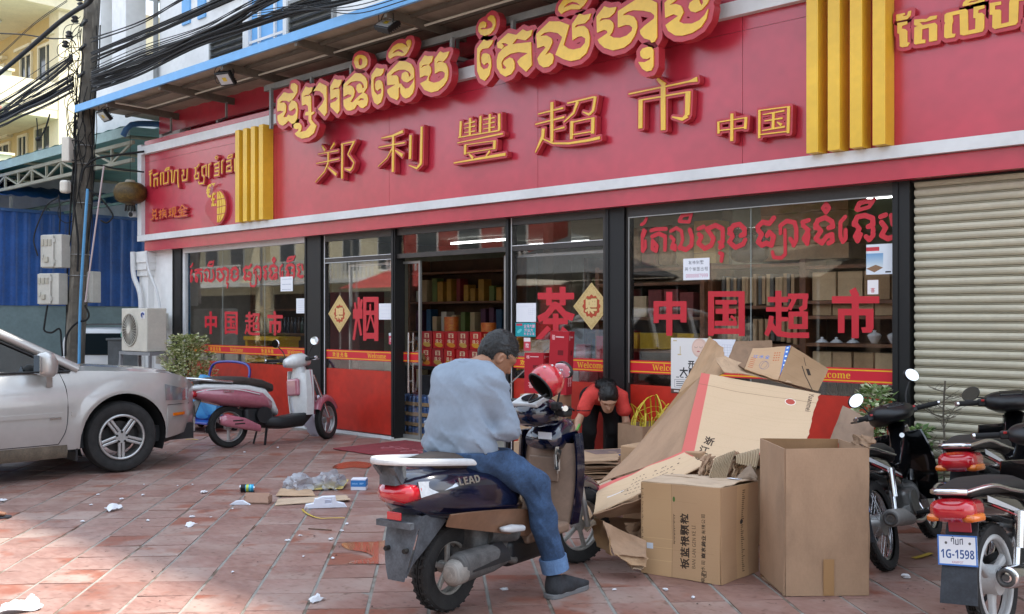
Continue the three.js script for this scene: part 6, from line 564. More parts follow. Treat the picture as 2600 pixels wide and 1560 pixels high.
// ---------- dark blue scooter under the man ----------
const LO=[7.185,4.603],LT=Math.atan2(0.99,-0.1414);
{
const S=thing('dark_scooter','dark blue scooter with brown panels that the man sits on','scooter',[LO[0],0,LO[1]],LT);
const navy=mat(0xffffff,0.16,{map:mottle(0x0a0e24,0x0f1430,0.7,5,171),clearcoat:1,clearcoatRoughness:0.08}),brown=mat(0xffffff,0.42,{map:mottle(0x6e4f3a,0x7d5d47,0.6,5,172)}),inner=mat(0xffffff,0.5,{map:mottle(0x7e6553,0x8d7462,0.6,5,173)}),rail=mat(0xffffff,0.35,{map:mottle(0xb4b5b5,0xc6c7c7,0.6,4,174)}),fend=mat(0xffffff,0.75,{map:mottle(0x42474d,0x5c6167,0.3,5,175)}),seatM=mat(0xffffff,0.65,{map:mottle(0x3b2f27,0x4b3d33,0.4,5,176),bumpMap:bumpT,bumpScale:0.002});
part(S,'rear_body',loft([[-0.4,0.66,0,0.05,0.06,3],[-0.34,0.65,0,0.1,0.125,2.6],[-0.24,0.64,0,0.13,0.17,2.6],[-0.1,0.625,0,0.145,0.2,2.6],[0.12,0.6,0,0.15,0.215,2.6],[0.32,0.57,0,0.15,0.2,2.6],[0.46,0.53,0,0.14,0.16,2.6],[0.55,0.48,0,0.12,0.13,2.6]],28),navy);
for(const s of[-1,1])part(S,'side_panel',(mesh4((u,v)=>{const x=-0.2+0.72*u,y0=0.5-0.17*u,y1=0.54-0.03*u-0.05*Math.pow(u,2),y=y0-0.02+(y1-y0+0.02)*v;return s>0?[x,y,0.2+0.02*Math.sin(u*3.1)-0.03*(1-v)]:[x,y,-(0.2+0.02*Math.sin(u*3.1)-0.03*(1-v))];},12,5,0.01)),brown);
part(S,'seat',loft([[-0.2,0.775,0,0.03,0.1,3],[-0.05,0.77,0,0.045,0.135,3],[0.15,0.765,0,0.05,0.15,3],[0.33,0.745,0,0.055,0.145,3],[0.48,0.715,0,0.055,0.12,3],[0.56,0.68,0,0.04,0.08,3]],24),seatM);
{const sh=new THREE.Shape(smooth([[-0.52,0],[-0.48,0.075],[-0.38,0.125],[-0.1,0.165],[0.13,0.17],[0.14,0.13],[-0.1,0.125],[-0.35,0.085],[-0.41,0],[-0.35,-0.085],[-0.1,-0.125],[0.14,-0.13],[0.13,-0.17],[-0.1,-0.165],[-0.38,-0.125],[-0.48,-0.075]],4).map(p=>new THREE.Vector2(...p)));part(S,'grab_rail',ext(sh,0.035,0.012).rotateX(Math.PI/ 2).rotateZ(-0.1).translate(0,0.79,0),rail);part(S,'rail_bracket',[bb(-0.44,-0.36,0.7,0.8,-0.05,0.05),bar([-0.46,0.8,0.05],[-0.38,0.7,0.04],0.03),bar([-0.46,0.8,-0.05],[-0.38,0.7,-0.04],0.03)],fend);}
part(S,'tail_lamp',[loft([[-0.435,0.655,0,0.02,0.05,3],[-0.4,0.655,0,0.05,0.1,3],[-0.34,0.66,0,0.052,0.135,3]],20)],redLens);for(const s of[-1,1])part(S,'indicator',mesh4((u,v)=>[-0.35+0.22*u,0.64+0.035*u+(0.075-0.05*u)*v,s*(0.138+0.058*u-0.02*v)],6,3,0.01),clearLens);
part(S,'reflector',rb(0.012,0.04,0.09,-0.39,0.545,0,0.005),redLens);
const mg=part(S,'mudguard',mesh4((u,v)=>{const a=u;return[-0.3-0.07*v-0.02*Math.sin(v*3),0.54-0.31*v,(u*2-1)*(0.1-0.05*v*v)];},6,8,0.008),fend);for(const s of[-1,1])part(mg,'side_flap',(mesh4((u,v)=>[-0.31-0.06*v+0.28*u*(1-v),0.54-0.29*v+0.03*u,s*(0.1-0.045*v*v)],5,6,0.006)),fend);part(mg,'plate_bracket',[bb(-0.4,-0.37,0.49,0.52,-0.11,0.11)],fend);for(const s of[-1,1])part(mg,'bolt',rod([-0.39,0.38,s*0.06],[-0.35,0.38,s*0.06],0.012),M.dark);
const wheelAt=(n,x,y,R,w,r,st,tw)=>{const t=part(S,n,[tyreG(R,w,r),blocks(R,w,30)],tyreM);t.position.set(x,y,0);part(t,'rim',rimSpokes(r,w*0.75,5,0.03,alloyM,tw),mat(0xffffff,0.55,{map:mottle(0x8b8780,0xa8a49c,0.2,5,177),metalness:0.45}));return t;};
wheelAt('rear_wheel',0,0.222,0.222,0.105,0.135,5,0.3);const fw=wheelAt('front_wheel',1.275,0.232,0.232,0.095,0.155,5,0);fw.rotation.y=-0.32;
part(S,'muffler',[loft([[-0.16,0.27,0.19,0.06,0.055,2.4],[-0.12,0.27,0.19,0.075,0.065,2.4],[0.12,0.27,0.19,0.07,0.06,2.4],[0.25,0.255,0.18,0.045,0.04,2.2]],22)],dustyM);part(S,'muffler_cap',[loft([[-0.2,0.25,0.185,0.035,0.035],[-0.185,0.25,0.19,0.06,0.055],[-0.12,0.262,0.192,0.068,0.062]],22),rod([-0.202,0.245,0.19],[-0.196,0.245,0.19],0.013)],tm(0x7a746c,0x948e86,0.6,0.2,5,178));part(S,'heat_shield',mesh4((u,v)=>[-0.1+0.32*u,0.25+0.09*v,0.255-0.06*v*v],8,4,0.006),M.blackPl);part(S,'exhaust_pipe',tube([[0.24,0.25,0.18],[0.4,0.2,0.15],[0.48,0.22,0.05]],0.018,8),tm(0x4a443e,0x605a54,0.6,0.3,5,179));
part(S,'engine',[rb(0.32,0.2,0.2,0.25,0.33,0.03,0.04),rb(0.5,0.14,0.09,0.1,0.24,-0.12,0.04),rod([0.2,0.38,0.1],[0.4,0.36,0.14],0.07,0.06,14)],dustyM);part(S,'shock',[rod([-0.02,0.24,-0.1],[-0.1,0.55,-0.1],0.02),tube([...Array(30)].map((_,i)=>{const a=i*1.2,t=i/ 29;return[-0.03-0.06*t+0.03*Math.cos(a),0.28+0.24*t,-0.1+0.03*Math.sin(a)];}),0.006,5,90)],dustyM);part(S,'under_cover',[rb(0.55,0.16,0.3,0.62,0.24,0,0.05)],M.blackPl);
part(S,'foot_peg',[loft([[0.18,0.41,0.225,0.012,0.02],[0.25,0.405,0.235,0.022,0.02],[0.36,0.39,0.23,0.016,0.02]],12)],rail);
part(S,'floorboard',[rb(0.42,0.06,0.36,0.7,0.3,0,0.02)],inner);
part(S,'inner_shield',mesh4((u,v)=>{const z=(u*2-1),w=0.155+0.04*Math.sin(v*2.6);return[0.9+0.03*v+0.07*z*z,0.3+0.47*v,z*w];},12,12,0.012),inner);part(S,'glove_lid',rb(0.012,0.14,0.2,0.905,0.62,0,0.03,3),inner);
part(S,'front_apron',[mesh4((u,v)=>{const z=1-u*2,w=0.162+0.042*Math.sin(v*2.4);return[1.02+0.12*(1-z*z)+0.02*v-0.04*z*z,0.3+0.53*v,z*w];},14,12,0.012),...[-1,1].map(s=>mesh4((u,v)=>{const y=0.3+0.53*v,w=0.157+0.041*Math.sin(v*2.5);return[0.95+0.08*u,y,s*(w+0.005)];},2,10,0.012))],navy);part(S,'knee_cover',loft([[0.86,0.79,0,0.05,0.1,2.6],[0.95,0.81,0,0.1,0.125,2.6],[1.08,0.82,0,0.09,0.11,2.6],[1.16,0.81,0,0.04,0.06]],20),navy);
part(S,'front_fender',new THREE.TorusGeometry(0.245,0.055,8,24,2.2).rotateZ(0.4).scale(1,1,1.1).translate(1.275,0.24,0),navy).rotation.y=0;part(S,'fork',[rod([1.275,0.232,0.075],[1.12,0.78,0.06],0.018),rod([1.275,0.232,-0.075],[1.12,0.78,-0.06],0.018)],alloyM);
part(S,'head_cover',loft([[0.7,0.95,0,0.05,0.07,2.6],[0.76,0.955,0,0.08,0.12,2.8],[0.86,0.955,0,0.09,0.135,2.8],[0.97,0.935,0,0.065,0.1,2.6],[1.05,0.915,0,0.03,0.05]],22),navy);part(S,'speedometer',[rb(0.15,0.03,0.18,0,0,0,0.012).rotateZ(0.3).translate(0.77,1.025,0)],rail);part(S,'dial',new THREE.CylinderGeometry(0.05,0.05,0.006,24).rotateZ(0.3).translate(0.76,1.044,0),mat(0x1c2228,0.1));part(S,'label_sticker',bb(0.845,0.849,0.8,0.84,0.0,0.09),M.paper);
const hb=node(S,'handlebar',0.82,0.97,0);hb.rotation.y=-0.22;handlebar(S,{node:hb});mirrorOn(hb,1,0.17,M.blackPl,0.062,0.042,0.5,0.04);part(hb,'brake_unit',rb(0.08,0.06,0.08,0.04,0.0,0.19,0.02),M.blackPl);
part(S,'key_bunch',[...Array(7)].map((_,i)=>bx(0.006,0.07,0.022).rotateX(rr(-0.5,0.5)).rotateY(rr(0,3)).translate(0.88+rr(-0.02,0.02),0.72-i*0.014,0.11+rr(-0.02,0.02))),mat(0x8b8a86,0.3,{metalness:0.9}));part(S,'hook',tube([[0.9,0.68,0.1],[0.87,0.66,0.11],[0.86,0.63,0.12]],0.012,6),M.blackPl);
const tg=textGeo('LEAD',0.055,0.004,'bold',1.3);const lt=part(S,'badge',tg,chromeM);lt.position.set(-0.14,0.675,0.2);lt.rotation.set(-0.35,0,-0.02);
}
// ---------- pink and white scooter ----------
{
const S=thing('pink_scooter','pink and white scooter parked nose to the red shop front','scooter',[0.5,0,1.88],Math.PI/ 2-0.09);S.rotation.order='YXZ';const pk=mat(0xffffff,0.22,{map:mottle(0xa85a6a,0xb46a78,0.8,4,181),clearcoat:0.9}),wt=mat(0xffffff,0.25,{map:mottle(0xc2c2c0,0xd4d4d2,0.7,4,182),clearcoat:0.7}),st=tm(0x2e2622,0x3d332e,0.6,0.4,5,183);
S.rotation.x=-0.09;S.scale.setScalar(1.06);
part(S,'side_panel',loft([[-0.42,0.6,0,0.03,0.06,2.4],[-0.3,0.6,0,0.085,0.14,2.4],[-0.1,0.575,0,0.115,0.185,2.4],[0.15,0.545,0,0.12,0.2,2.4],[0.35,0.51,0,0.12,0.18,2.4],[0.47,0.46,0,0.1,0.14,2.4]],26),pk);part(S,'upper_panel',[loft([[-0.46,0.655,0,0.02,0.05],[-0.3,0.67,0,0.045,0.13],[-0.05,0.655,0,0.05,0.165],[0.2,0.63,0,0.05,0.17],[0.4,0.56,0,0.08,0.16],[0.5,0.44,0,0.1,0.13],[0.56,0.36,0,0.05,0.1]],24)],wt);
part(S,'stripe',[-1,1].map(s=>tube([[-0.4,0.615,s*0.08],[-0.2,0.64,s*0.165],[0.05,0.62,s*0.2],[0.3,0.56,s*0.19]],0.006,5)),wt);
part(S,'seat',loft([[-0.34,0.735,0,0.03,0.1,3],[-0.1,0.735,0,0.05,0.14,3],[0.15,0.72,0,0.05,0.15,3],[0.38,0.68,0,0.05,0.13,3],[0.52,0.63,0,0.045,0.09,3]],22),st);part(S,'grab_rail',tube([[0.0,0.71,0.16],[-0.25,0.74,0.15],[-0.44,0.765,0.08],[-0.47,0.77,0],[-0.44,0.765,-0.08],[-0.25,0.74,-0.15],[0,0.71,-0.16]],0.014,8,40),chromeM);
part(S,'tail_lamp',loft([[-0.475,0.6,0,0.03,0.05],[-0.43,0.6,0,0.045,0.085],[-0.38,0.6,0,0.04,0.1]],16),redLens);part(S,'mudguard',mesh4((u,v)=>[-0.33-0.14*v,0.53-0.3*v,(u*2-1)*0.085],4,6,0.008),M.blackPl);part(S,'number_plate',rb(0.008,0.11,0.15,-0.45,0.4,0,0.004).rotateZ(0),M.paper);
const wh=(n,x,R,w,r,tw)=>{const t=part(S,n,tyreG(R,w,r),tyreM);t.position.set(x,R,0);part(t,'rim',rimSpokes(r,w*0.8,3,0.035,alloyM,tw),alloyM);return t;};wh('rear_wheel',0,0.228,0.085,0.165,0.5);const f=wh('front_wheel',1.23,0.225,0.08,0.16,0.2);f.rotation.y=0.55;
part(S,'muffler',loft([[-0.16,0.3,0.16,0.04,0.035,2.6],[-0.1,0.3,0.165,0.07,0.05,2.6],[0.12,0.25,0.165,0.065,0.05,2.6],[0.3,0.19,0.15,0.04,0.035,2.4]],20),pk);part(S,'muffler_slot',[rb(0.12,0.014,0.01,0.02,0.29,0.215,0.004).rotateZ(-0.0),rb(0.12,0.014,0.01,0.04,0.255,0.213,0.004)],M.dark);
part(S,'engine',[rb(0.3,0.2,0.22,0.3,0.33,0,0.05),new THREE.CylinderGeometry(0.09,0.09,0.06,22).rotateX(Math.PI/ 2).translate(0.36,0.33,0.14),rb(0.5,0.14,0.1,0.1,0.28,-0.12,0.04),rod([0,0.255,0.1],[0.3,0.25,0.1],0.025)],M.blackPl);for(const s of[-1,1])part(S,'stand_leg',bar([0.42,0.24,s*0.1],[0.36,0.0,s*0.14],0.02),M.blackPl);
part(S,'floorboard',loft([[0.38,0.26,0,0.07,0.17,4],[0.6,0.23,0,0.07,0.19,4],[0.85,0.25,0,0.08,0.18,4],[0.98,0.34,0,0.06,0.14,4]],20),M.blackPl);
part(S,'inner_shield',mesh4((u,v)=>{const z=u*2-1;return[0.83+0.02*v+0.06*z*z-0.02*Math.sin(v*3),0.3+0.48*v,z*(0.18+0.03*Math.sin(v*2.8))];},10,10,0.012),wt);part(S,'glove_box',rb(0.06,0.2,0.24,0.82,0.62,0,0.03,3),pk);part(S,'front_apron',[mesh4((u,v)=>{const z=1-u*2;return[0.95+0.12*(1-z*z)-0.02*v,0.3+0.52*v,z*(0.185+0.04*Math.sin(v*2.6))];},12,10,0.012)],pk);for(const s of[-1,1])part(S,'apron_edge',(mesh4((u,v)=>[0.87+0.09*u,0.3+0.51*v,s*(0.186+0.035*Math.sin(v*2.7))],2,10,0.012)),wt);
part(S,'front_fender',new THREE.TorusGeometry(0.237,0.05,8,24,2.2).rotateZ(0.5).translate(0,0,0),pk).position.set(1.23,0.235,0);S.children[S.children.length-1].rotation.y=0.55;part(S,'fork',[rod([1.23,0.25,0.07],[1.05,0.75,0.06],0.017),rod([1.23,0.25,-0.07],[1.05,0.75,-0.06],0.017)],chromeM);
part(S,'head_cover',[loft([[0.74,0.9,0,0.05,0.08],[0.82,0.92,0,0.08,0.12],[0.93,0.93,0,0.085,0.12],[1.02,0.92,0,0.05,0.08]],20),rod([0.9,0.86,0],[0.92,0.74,0],0.07,0.1,16)],wt);part(S,'headlamp',ball(0.07,1.0,0.92,0,0.6,1,1,16),clearLens);const hb=node(S,'handlebar',0.86,0.91,0);hb.rotation.y=0.5;handlebar(S,{node:hb,lever:chromeM});for(const s of[-1,1]){mirrorOn(hb,s,0.16,chromeM,0.05,0.05,0,0.08);}part(S,'side_badge',textGeo('Scoopy',0.035,0.003,'bold'),chromeM).position.set(-0.12,0.6,0.19);
}
// ---------- black motorbikes on the right ----------
function motorbike(label,pos,turn,lean,o){
const S=thing('motorbike',label,'motorbike',pos,turn,'black motorbikes by the shutter');S.rotation.order='YXZ';S.rotation.x=lean;S.scale.setScalar(o.sc||1);const bk=mat(0x0b0b0d,0.14,{clearcoat:1,clearcoatRoughness:0.05}),st=mat(0x121213,0.55,{bumpMap:bumpT,bumpScale:0.001});
const R=0.285,wm=o.alloy?mat(0xffffff,0.5,{map:mottle(0xb0b0ae,0xc4c4c2,0.3,5,191),metalness:0.2}):alloyM;
const wheel=(n,x)=>{const t=part(S,n,[tyreG(R,0.075,0.225),blocks(R,0.075,40)],tyreM);t.position.set(x,R,0);if(o.alloy){const l=[new THREE.TorusGeometry(0.22,0.02,8,44),new THREE.TorusGeometry(0.215,0.016,8,44).translate(0,0,0.02),new THREE.CylinderGeometry(0.075,0.075,0.09,28).rotateX(Math.PI/ 2)];for(let k=0;k<3;k++){const a=k/ 3*6.283+0.4;l.push(loft([[0.06,0,0,0.03,0.02,3],[0.13,0,0,0.022,0.016,3],[0.21,0,0,0.03,0.016,3]],10).rotateZ(a));}part(t,'rim',l,wm);}else{part(t,'rim',[new THREE.TorusGeometry(0.222,0.018,8,44)],chromeM);part(t,'spoke',wireSpokes(0.215,0.07,36),chromeM);part(t,'hub',new THREE.CylinderGeometry(0.07,0.07,0.08,24).rotateX(Math.PI/ 2),alloyM);}return t;};
wheel('rear_wheel',0);const fw=wheel('front_wheel',1.21);
part(S,'swingarm',[bar([0,R,0.075],[0.45,0.32,0.09],0.03,0.04),bar([0,R,-0.075],[0.45,0.32,-0.09],0.03,0.04)],M.greySteel);for(const s of[-1,1])part(S,'shock',[rod([0.02,R+0.02,s*0.115],[0.08,0.47,s*0.12],0.018),rod([0.08,0.44,s*0.12],[0.12,0.62,s*0.13],0.03)],chromeM);
part(S,'chain_case',rb(0.5,0.08,0.03,0.22,0.32,-0.1,0.02),M.blackPl);part(S,'muffler',[loft([[-0.2,0.34,0.15,0.05,0.05,2],[-0.18,0.34,0.15,0.056,0.056,2],[0.05,0.31,0.15,0.056,0.056,2],[0.22,0.27,0.15,0.035,0.035,2]],22)],o.dull?tm(0x6b6864,0x85827e,0.5,0.3,5,192):chromeM);part(S,'muffler_tip',[new THREE.TorusGeometry(0.036,0.01,8,22).rotateY(Math.PI/ 2).translate(-0.203,0.34,0.15),rod([-0.206,0.34,0.15],[-0.2,0.34,0.15],0.017)],dustyM);part(S,'exhaust_pipe',tube([[0.2,0.27,0.15],[0.5,0.22,0.14],[0.75,0.24,0.1],[0.82,0.34,0.04]],0.016,8),chromeM);
part(S,'engine',[rb(0.28,0.2,0.22,0.55,0.34,0,0.04),rod([0.6,0.36,0],[0.85,0.4,0],0.075,0.07,16),new THREE.CylinderGeometry(0.085,0.085,0.24,22).rotateX(Math.PI/ 2).translate(0.52,0.34,0)],mat(0xffffff,0.4,{map:mottle(0x5c5c5b,0x7a7a78,0.2,5,193),metalness:0.5}));const fins=[];for(let i=0;i<6;i++)fins.push(new THREE.CylinderGeometry(0.085,0.085,0.006,16).rotateZ(Math.PI/ 2).translate(0.68+i*0.025,0.375,0));part(S,'cooling_fins',fins,alloyM);for(const s of[-1,1])part(S,'foot_peg',rod([0.5,0.27,s*0.12],[0.5,0.27,s*0.25],0.015),M.rubber);
part(S,'tail_cowl',loft([[-0.38,0.7,0,0.035,0.07,3],[-0.3,0.7,0,0.06,0.1,3],[-0.1,0.68,0,0.075,0.115,3],[0.15,0.63,0,0.085,0.115,3],[0.42,0.55,0,0.09,0.1,3],[0.55,0.5,0,0.06,0.07,3]],22),bk);for(const s of[-1,1]){part(S,'side_stripe',mesh4((u,v)=>{const x=-0.24+0.62*u;return[x,0.71-0.17*u+(0.03-0.02*u)*v,s*(0.119+0.006*Math.sin(u*3))];},10,2,0.004),mat(0xb4b5b6,0.3));part(S,'side_line',tube([[-0.2,0.69,s*0.12],[0.1,0.6,s*0.125],[0.4,0.53,s*0.11]],0.004,5),mat(0xa01a24,0.4));part(S,'grab_rail',tube([[-0.4,0.775,s*0.08],[-0.2,0.785,s*0.13],[0.02,0.74,s*0.14],[0.3,0.69,s*0.13]],0.011,7,24),o.rail||chromeM);}part(S,'rear_rack',tube([[-0.4,0.775,0.08],[-0.44,0.78,0.04],[-0.44,0.78,-0.04],[-0.4,0.775,-0.08]],0.016,7),o.rail||chromeM);
part(S,'seat',loft([[-0.36,0.765,0,0.025,0.09,3],[-0.1,0.77,0,0.045,0.12,3],[0.2,0.745,0,0.05,0.125,3],[0.42,0.7,0,0.045,0.1,3],[0.52,0.66,0,0.03,0.06,3]],20),st);part(S,'tail_lamp',loft([[-0.435,0.685,0,0.02,0.06,3],[-0.41,0.685,0,0.055,0.1,3],[-0.3,0.685,0,0.057,0.118,3]],20),redLens);for(const s of[-1,1])part(S,'indicator',loft([[-0.42,0.65,s*0.085,0.018,0.03,3],[-0.33,0.65,s*0.105,0.022,0.028,3]],12),amberM);
const mg=part(S,'mudguard',mesh4((u,v)=>[-0.26-0.12*v-0.04*Math.sin(v*2),0.64-0.4*v,(u*2-1)*(0.075+0.015*v)],6,8,0.008),fendM);const plT=canvasTex(384,288,(x,w,h)=>{x.fillStyle='#d3d7dc';x.fillRect(0,0,w,h);x.strokeStyle='#3a6db4';x.lineWidth=18;x.strokeRect(6,6,w-12,h-12);x.fillStyle='#24467e';x.font=`bold ${h * 0.4}px sans-serif`;x.textAlign='center';x.fillText(o.plate,w/ 2,h*0.76,w*0.86);x.lineWidth=9;x.strokeStyle='#3c4250';const kh=o.kh;for(const s of kh){x.beginPath();pairs(s).forEach((q,i)=>i?x.lineTo(q[0]*w,q[1]*h):x.moveTo(q[0]*w,q[1]*h));x.stroke();}x.fillStyle='#a06070';x.font=`${h * 0.1}px sans-serif`;x.fillText(o.sub,w/ 2,h*0.92);for(const u of[0.22,0.82]){x.fillStyle='#555';x.beginPath();x.arc(w*u,h*0.26,13,0,7);x.fill();}});
const pg=bx(0.19,0.145,0.004);pg.userData.keepUV=true;const pl=part(mg,'number_plate',pg,new THREE.MeshPhysicalMaterial({map:plT,roughness:0.5}),true);pl.position.set(-0.375,0.49,0);pl.rotation.set(0,-Math.PI/ 2,0);pl.rotateX(-0.15);
part(S,'leg_shield',[mesh4((u,v)=>{const z=u*2-1;return[0.98-0.1*v+0.1*z*z*-1+0.05,0.3+0.5*v,z*(0.16+0.06*Math.sin(v*2.6))];},12,10,0.012)],bk);part(S,'frame_cover',loft([[0.5,0.56,0,0.06,0.06,3],[0.7,0.54,0,0.07,0.06,3],[0.88,0.66,0,0.12,0.07,3],[0.98,0.8,0,0.08,0.08,3]],16),bk);part(S,'fork',[rod([1.21,R,0.07],[0.98,0.85,0.06],0.018),rod([1.21,R,-0.07],[0.98,0.85,-0.06],0.018)],chromeM);part(S,'front_fender',new THREE.TorusGeometry(0.3,0.045,8,24,2).rotateZ(0.6).translate(1.21,R,0),bk);
const hb=node(S,'handlebar',0.92,0.92,0);hb.rotation.y=o.steer;part(hb,'head_cover',loft([[-0.12,0.02,0,0.03,0.07,2.6],[-0.06,0.03,0,0.065,0.15,2.6],[0.03,0.03,0,0.07,0.17,2.6],[0.12,0,0,0.06,0.12,2.6],[0.17,-0.02,0,0.03,0.07]],20),mat(0x141416,0.4));part(hb,'speedometer',rb(0.08,0.012,0.14,0,0,0,0.006,2).rotateZ(0.3).translate(-0.05,0.085,0),mat(0x0a0c0e,0.06));handlebar(S,{node:hb});for(const s of o.mirrors)mirrorOn(hb,s,s<0&&o.mhL?o.mhL:o.mh||0.17,M.blackPl,0.062,0.045,0.5,0.06);for(const s of[-1,1])part(hb,'starter_button',rb(0.012,0.014,0.02,-0.03,0.045,s*0.172,0.003),mat(0xa01818,0.4));part(S,'side_stand',bar([0.5,0.26,-0.1],[0.42,0.01,-0.26],0.018),M.blackPl);part(S,'ignition',rod([0.86,0.78,0.06],[0.835,0.785,0.06],0.018),chromeM);if(o.sticker)part(mg,'tax_sticker',rb(0.006,0.06,0.11,-0.318,0.6,0,0.003),mat(0xb03a4a,0.5));if(o.badge)part(S,'badge',textGeo(o.badge,0.04,0.003,'bold',1.2),chromeM).position.set(0.06,0.6,0.125);
return S;
}
const fendM=mat(0xffffff,0.7,{map:mottle(0x22262c,0x353a41,0.3,5,194)});
const khK=[[0.36,0.22,0.36,0.12,0.42,0.1,0.42,0.3],[0.38,0.06,0.41,0.04],[0.47,0.14,0.47,0.3,0.53,0.3,0.53,0.12],[0.58,0.3,0.58,0.14,0.64,0.12,0.64,0.3]],khP=[[0.15,0.15,0.15,0.32,0.2,0.32,0.2,0.15],[0.26,0.32,0.26,0.15,0.31,0.15,0.31,0.32],[0.38,0.15,0.38,0.32,0.43,0.32,0.43,0.15],[0.5,0.32,0.5,0.14,0.56,0.15,0.56,0.34],[0.62,0.15,0.62,0.32,0.68,0.32,0.68,0.1],[0.75,0.32,0.75,0.15,0.82,0.15,0.82,0.36]];
motorbike('black motorbike with wire wheels and two mirrors behind the tall plain box',[8.47,0,2.2],Math.PI/ 2+0.15,-0.25,{sc:0.93,steer:0.8,mhL:0.1,mirrors:[-1,1],plate:'1A-7654',sub:'KANDAL',kh:khP,dull:true,badge:'Dream',mh:0.2});
motorbike('black motorbike with chrome tail rail standing against the roller shutter',[8.9,0,1.8],Math.PI/ 2+0.08,-0.1,{steer:0.3,mirrors:[-1],plate:'1E-6726',sub:'PREAH SIHANOUK',kh:khP,mh:0.02});
motorbike('black motorbike with white three spoke wheels and a blue bordered plate',[9.38,0,3.1],Math.PI/ 2-0.02,-0.1,{sc:0.93,alloy:true,steer:0.2,mirrors:[1],plate:'1G-1598',sub:'KAMPOT',kh:khK,sticker:true,badge:'Dream'});
// ---------- people ----------
function nets(fn,lo,hi,c){ 
const n=[0,1,2].map(i=>Math.ceil((hi[i]-lo[i])/ c)+1),[nx,ny,nz]=n,v=new Float32Array(nx*ny*nz),id=new Int32Array(nx*ny*nz).fill(-1),P=[],I=[],K=(i,j,k)=>(k*ny+j)*nx+i;
for(let k=0;k<nz;k++)for(let j=0;j<ny;j++)for(let i=0;i<nx;i++)v[K(i,j,k)]=fn(lo[0]+i*c,lo[1]+j*c,lo[2]+k*c);
const ed=[[0,1],[0,2],[0,4],[1,3],[1,5],[2,3],[2,6],[3,7],[4,5],[4,6],[5,7],[6,7]];
for(let k=0;k<nz-1;k++)for(let j=0;j<ny-1;j++)for(let i=0;i<nx-1;i++){const q=[];let m=0;for(let b=0;b<8;b++){q[b]=v[K(i+(b&1),j+(b>>1&1),k+(b>>2))];if(q[b]<0)m|=1<<b;}if(!m||m===255)continue;let x=0,y=0,z=0,w=0;for(const[a,b]of ed)if((q[a]<0)!==(q[b]<0)){const t=q[a]/ (q[a]-q[b]);x+=(a&1)+t*((b&1)-(a&1));y+=(a>>1&1)+t*((b>>1&1)-(a>>1&1));z+=(a>>2)+t*((b>>2)-(a>>2));w++;}id[K(i,j,k)]=P.length/ 3;P.push(lo[0]+(i+x/ w)*c,lo[1]+(j+y/ w)*c,lo[2]+(k+z/ w)*c);}
const quad=(a,b,d,e,f)=>{if(a<0||b<0||d<0||e<0)return;f?I.push(a,b,d,a,d,e):I.push(a,d,b,a,e,d);};
for(let k=1;k<nz-1;k++)for(let j=1;j<ny-1;j++)for(let i=1;i<nx-1;i++){const a=v[K(i,j,k)]<0;if(a!==(v[K(i+1,j,k)]<0))quad(id[K(i,j-1,k-1)],id[K(i,j,k-1)],id[K(i,j,k)],id[K(i,j-1,k)],a);if(a!==(v[K(i,j+1,k)]<0))quad(id[K(i-1,j,k-1)],id[K(i-1,j,k)],id[K(i,j,k)],id[K(i,j,k-1)],a);if(a!==(v[K(i,j,k+1)]<0))quad(id[K(i-1,j-1,k)],id[K(i,j-1,k)],id[K(i,j,k)],id[K(i-1,j,k)],a);}
const g=new THREE.BufferGeometry();g.setAttribute('position',new THREE.Float32BufferAttribute(P,3));g.setIndex(I);g.computeVertexNormals();return g;
}
const cap=(a,b,r0,r1=r0)=>{const d=[b[0]-a[0],b[1]-a[1],b[2]-a[2]],L=d[0]*d[0]+d[1]*d[1]+d[2]*d[2]||1e-9;return(x,y,z)=>{const px=x-a[0],py=y-a[1],pz=z-a[2],t=Math.max(0,Math.min(1,(px*d[0]+py*d[1]+pz*d[2])/ L));return Math.hypot(px-t*d[0],py-t*d[1],pz-t*d[2])-(r0+(r1-r0)*t);};};
const ell=(c,r)=>{const m=Math.min(...r);return(x,y,z)=>{const a=(x-c[0])/ r[0],b=(y-c[1])/ r[1],d=(z-c[2])/ r[2],k=Math.hypot(a,b,d);return(k-1)*m*(k>1?1:1);};};
const smin=(a,b,k)=>{const h=Math.max(0,k-Math.abs(a-b))/ k;return Math.min(a,b)-h*h*k*0.25;};
const uni=(fs,k)=>(x,y,z)=>{let d=1e9;for(const f of fs)d=smin(d,f(x,y,z),k);return d;};
const n3=(x,y,z)=>(vnoise(x+z*0.7,y,512,5)+vnoise(y+13+x*0.6,z,512,6)+vnoise(z+31,x+y*0.5,512,7))/ 3-0.5;
const sst=(a,b,x)=>{const t=Math.max(0,Math.min(1,(x-a)/ (b-a)));return t*t*(3-2*t);};
const folds=(f,amp0,sc=1,wf)=>(x,y,z)=>{const d=f(x,y,z);if(Math.abs(d)>0.06)return d;const amp=wf?amp0*wf(x,y,z):amp0;const w=n3(x*5*sc+50,y*5*sc+50,z*5*sc+50),r=Math.sin((y*30+x*13+z*11)*sc+w*9),q=Math.sin((y*15-z*24+x*17)*sc+w*8+1),e=n3(x*3+70,y*3+70,z*3+70)+0.5;return d-amp*0.9*Math.pow(1-Math.abs(Math.sin((y*11+z*15+x*9)*sc+w*5)),4)+amp*((0.7*r*Math.abs(r)+0.45*q*Math.abs(q))*Math.min(1,0.3+1.2*e)+0.9*w);};
function xform(g,pos,ry,rx=0,rz=0){g.applyMatrix4(new THREE.Matrix4().compose(V3(pos),new THREE.Quaternion().setFromEuler(new THREE.Euler(rx,ry,rz,'YZX')),V(1,1,1)));return g;}
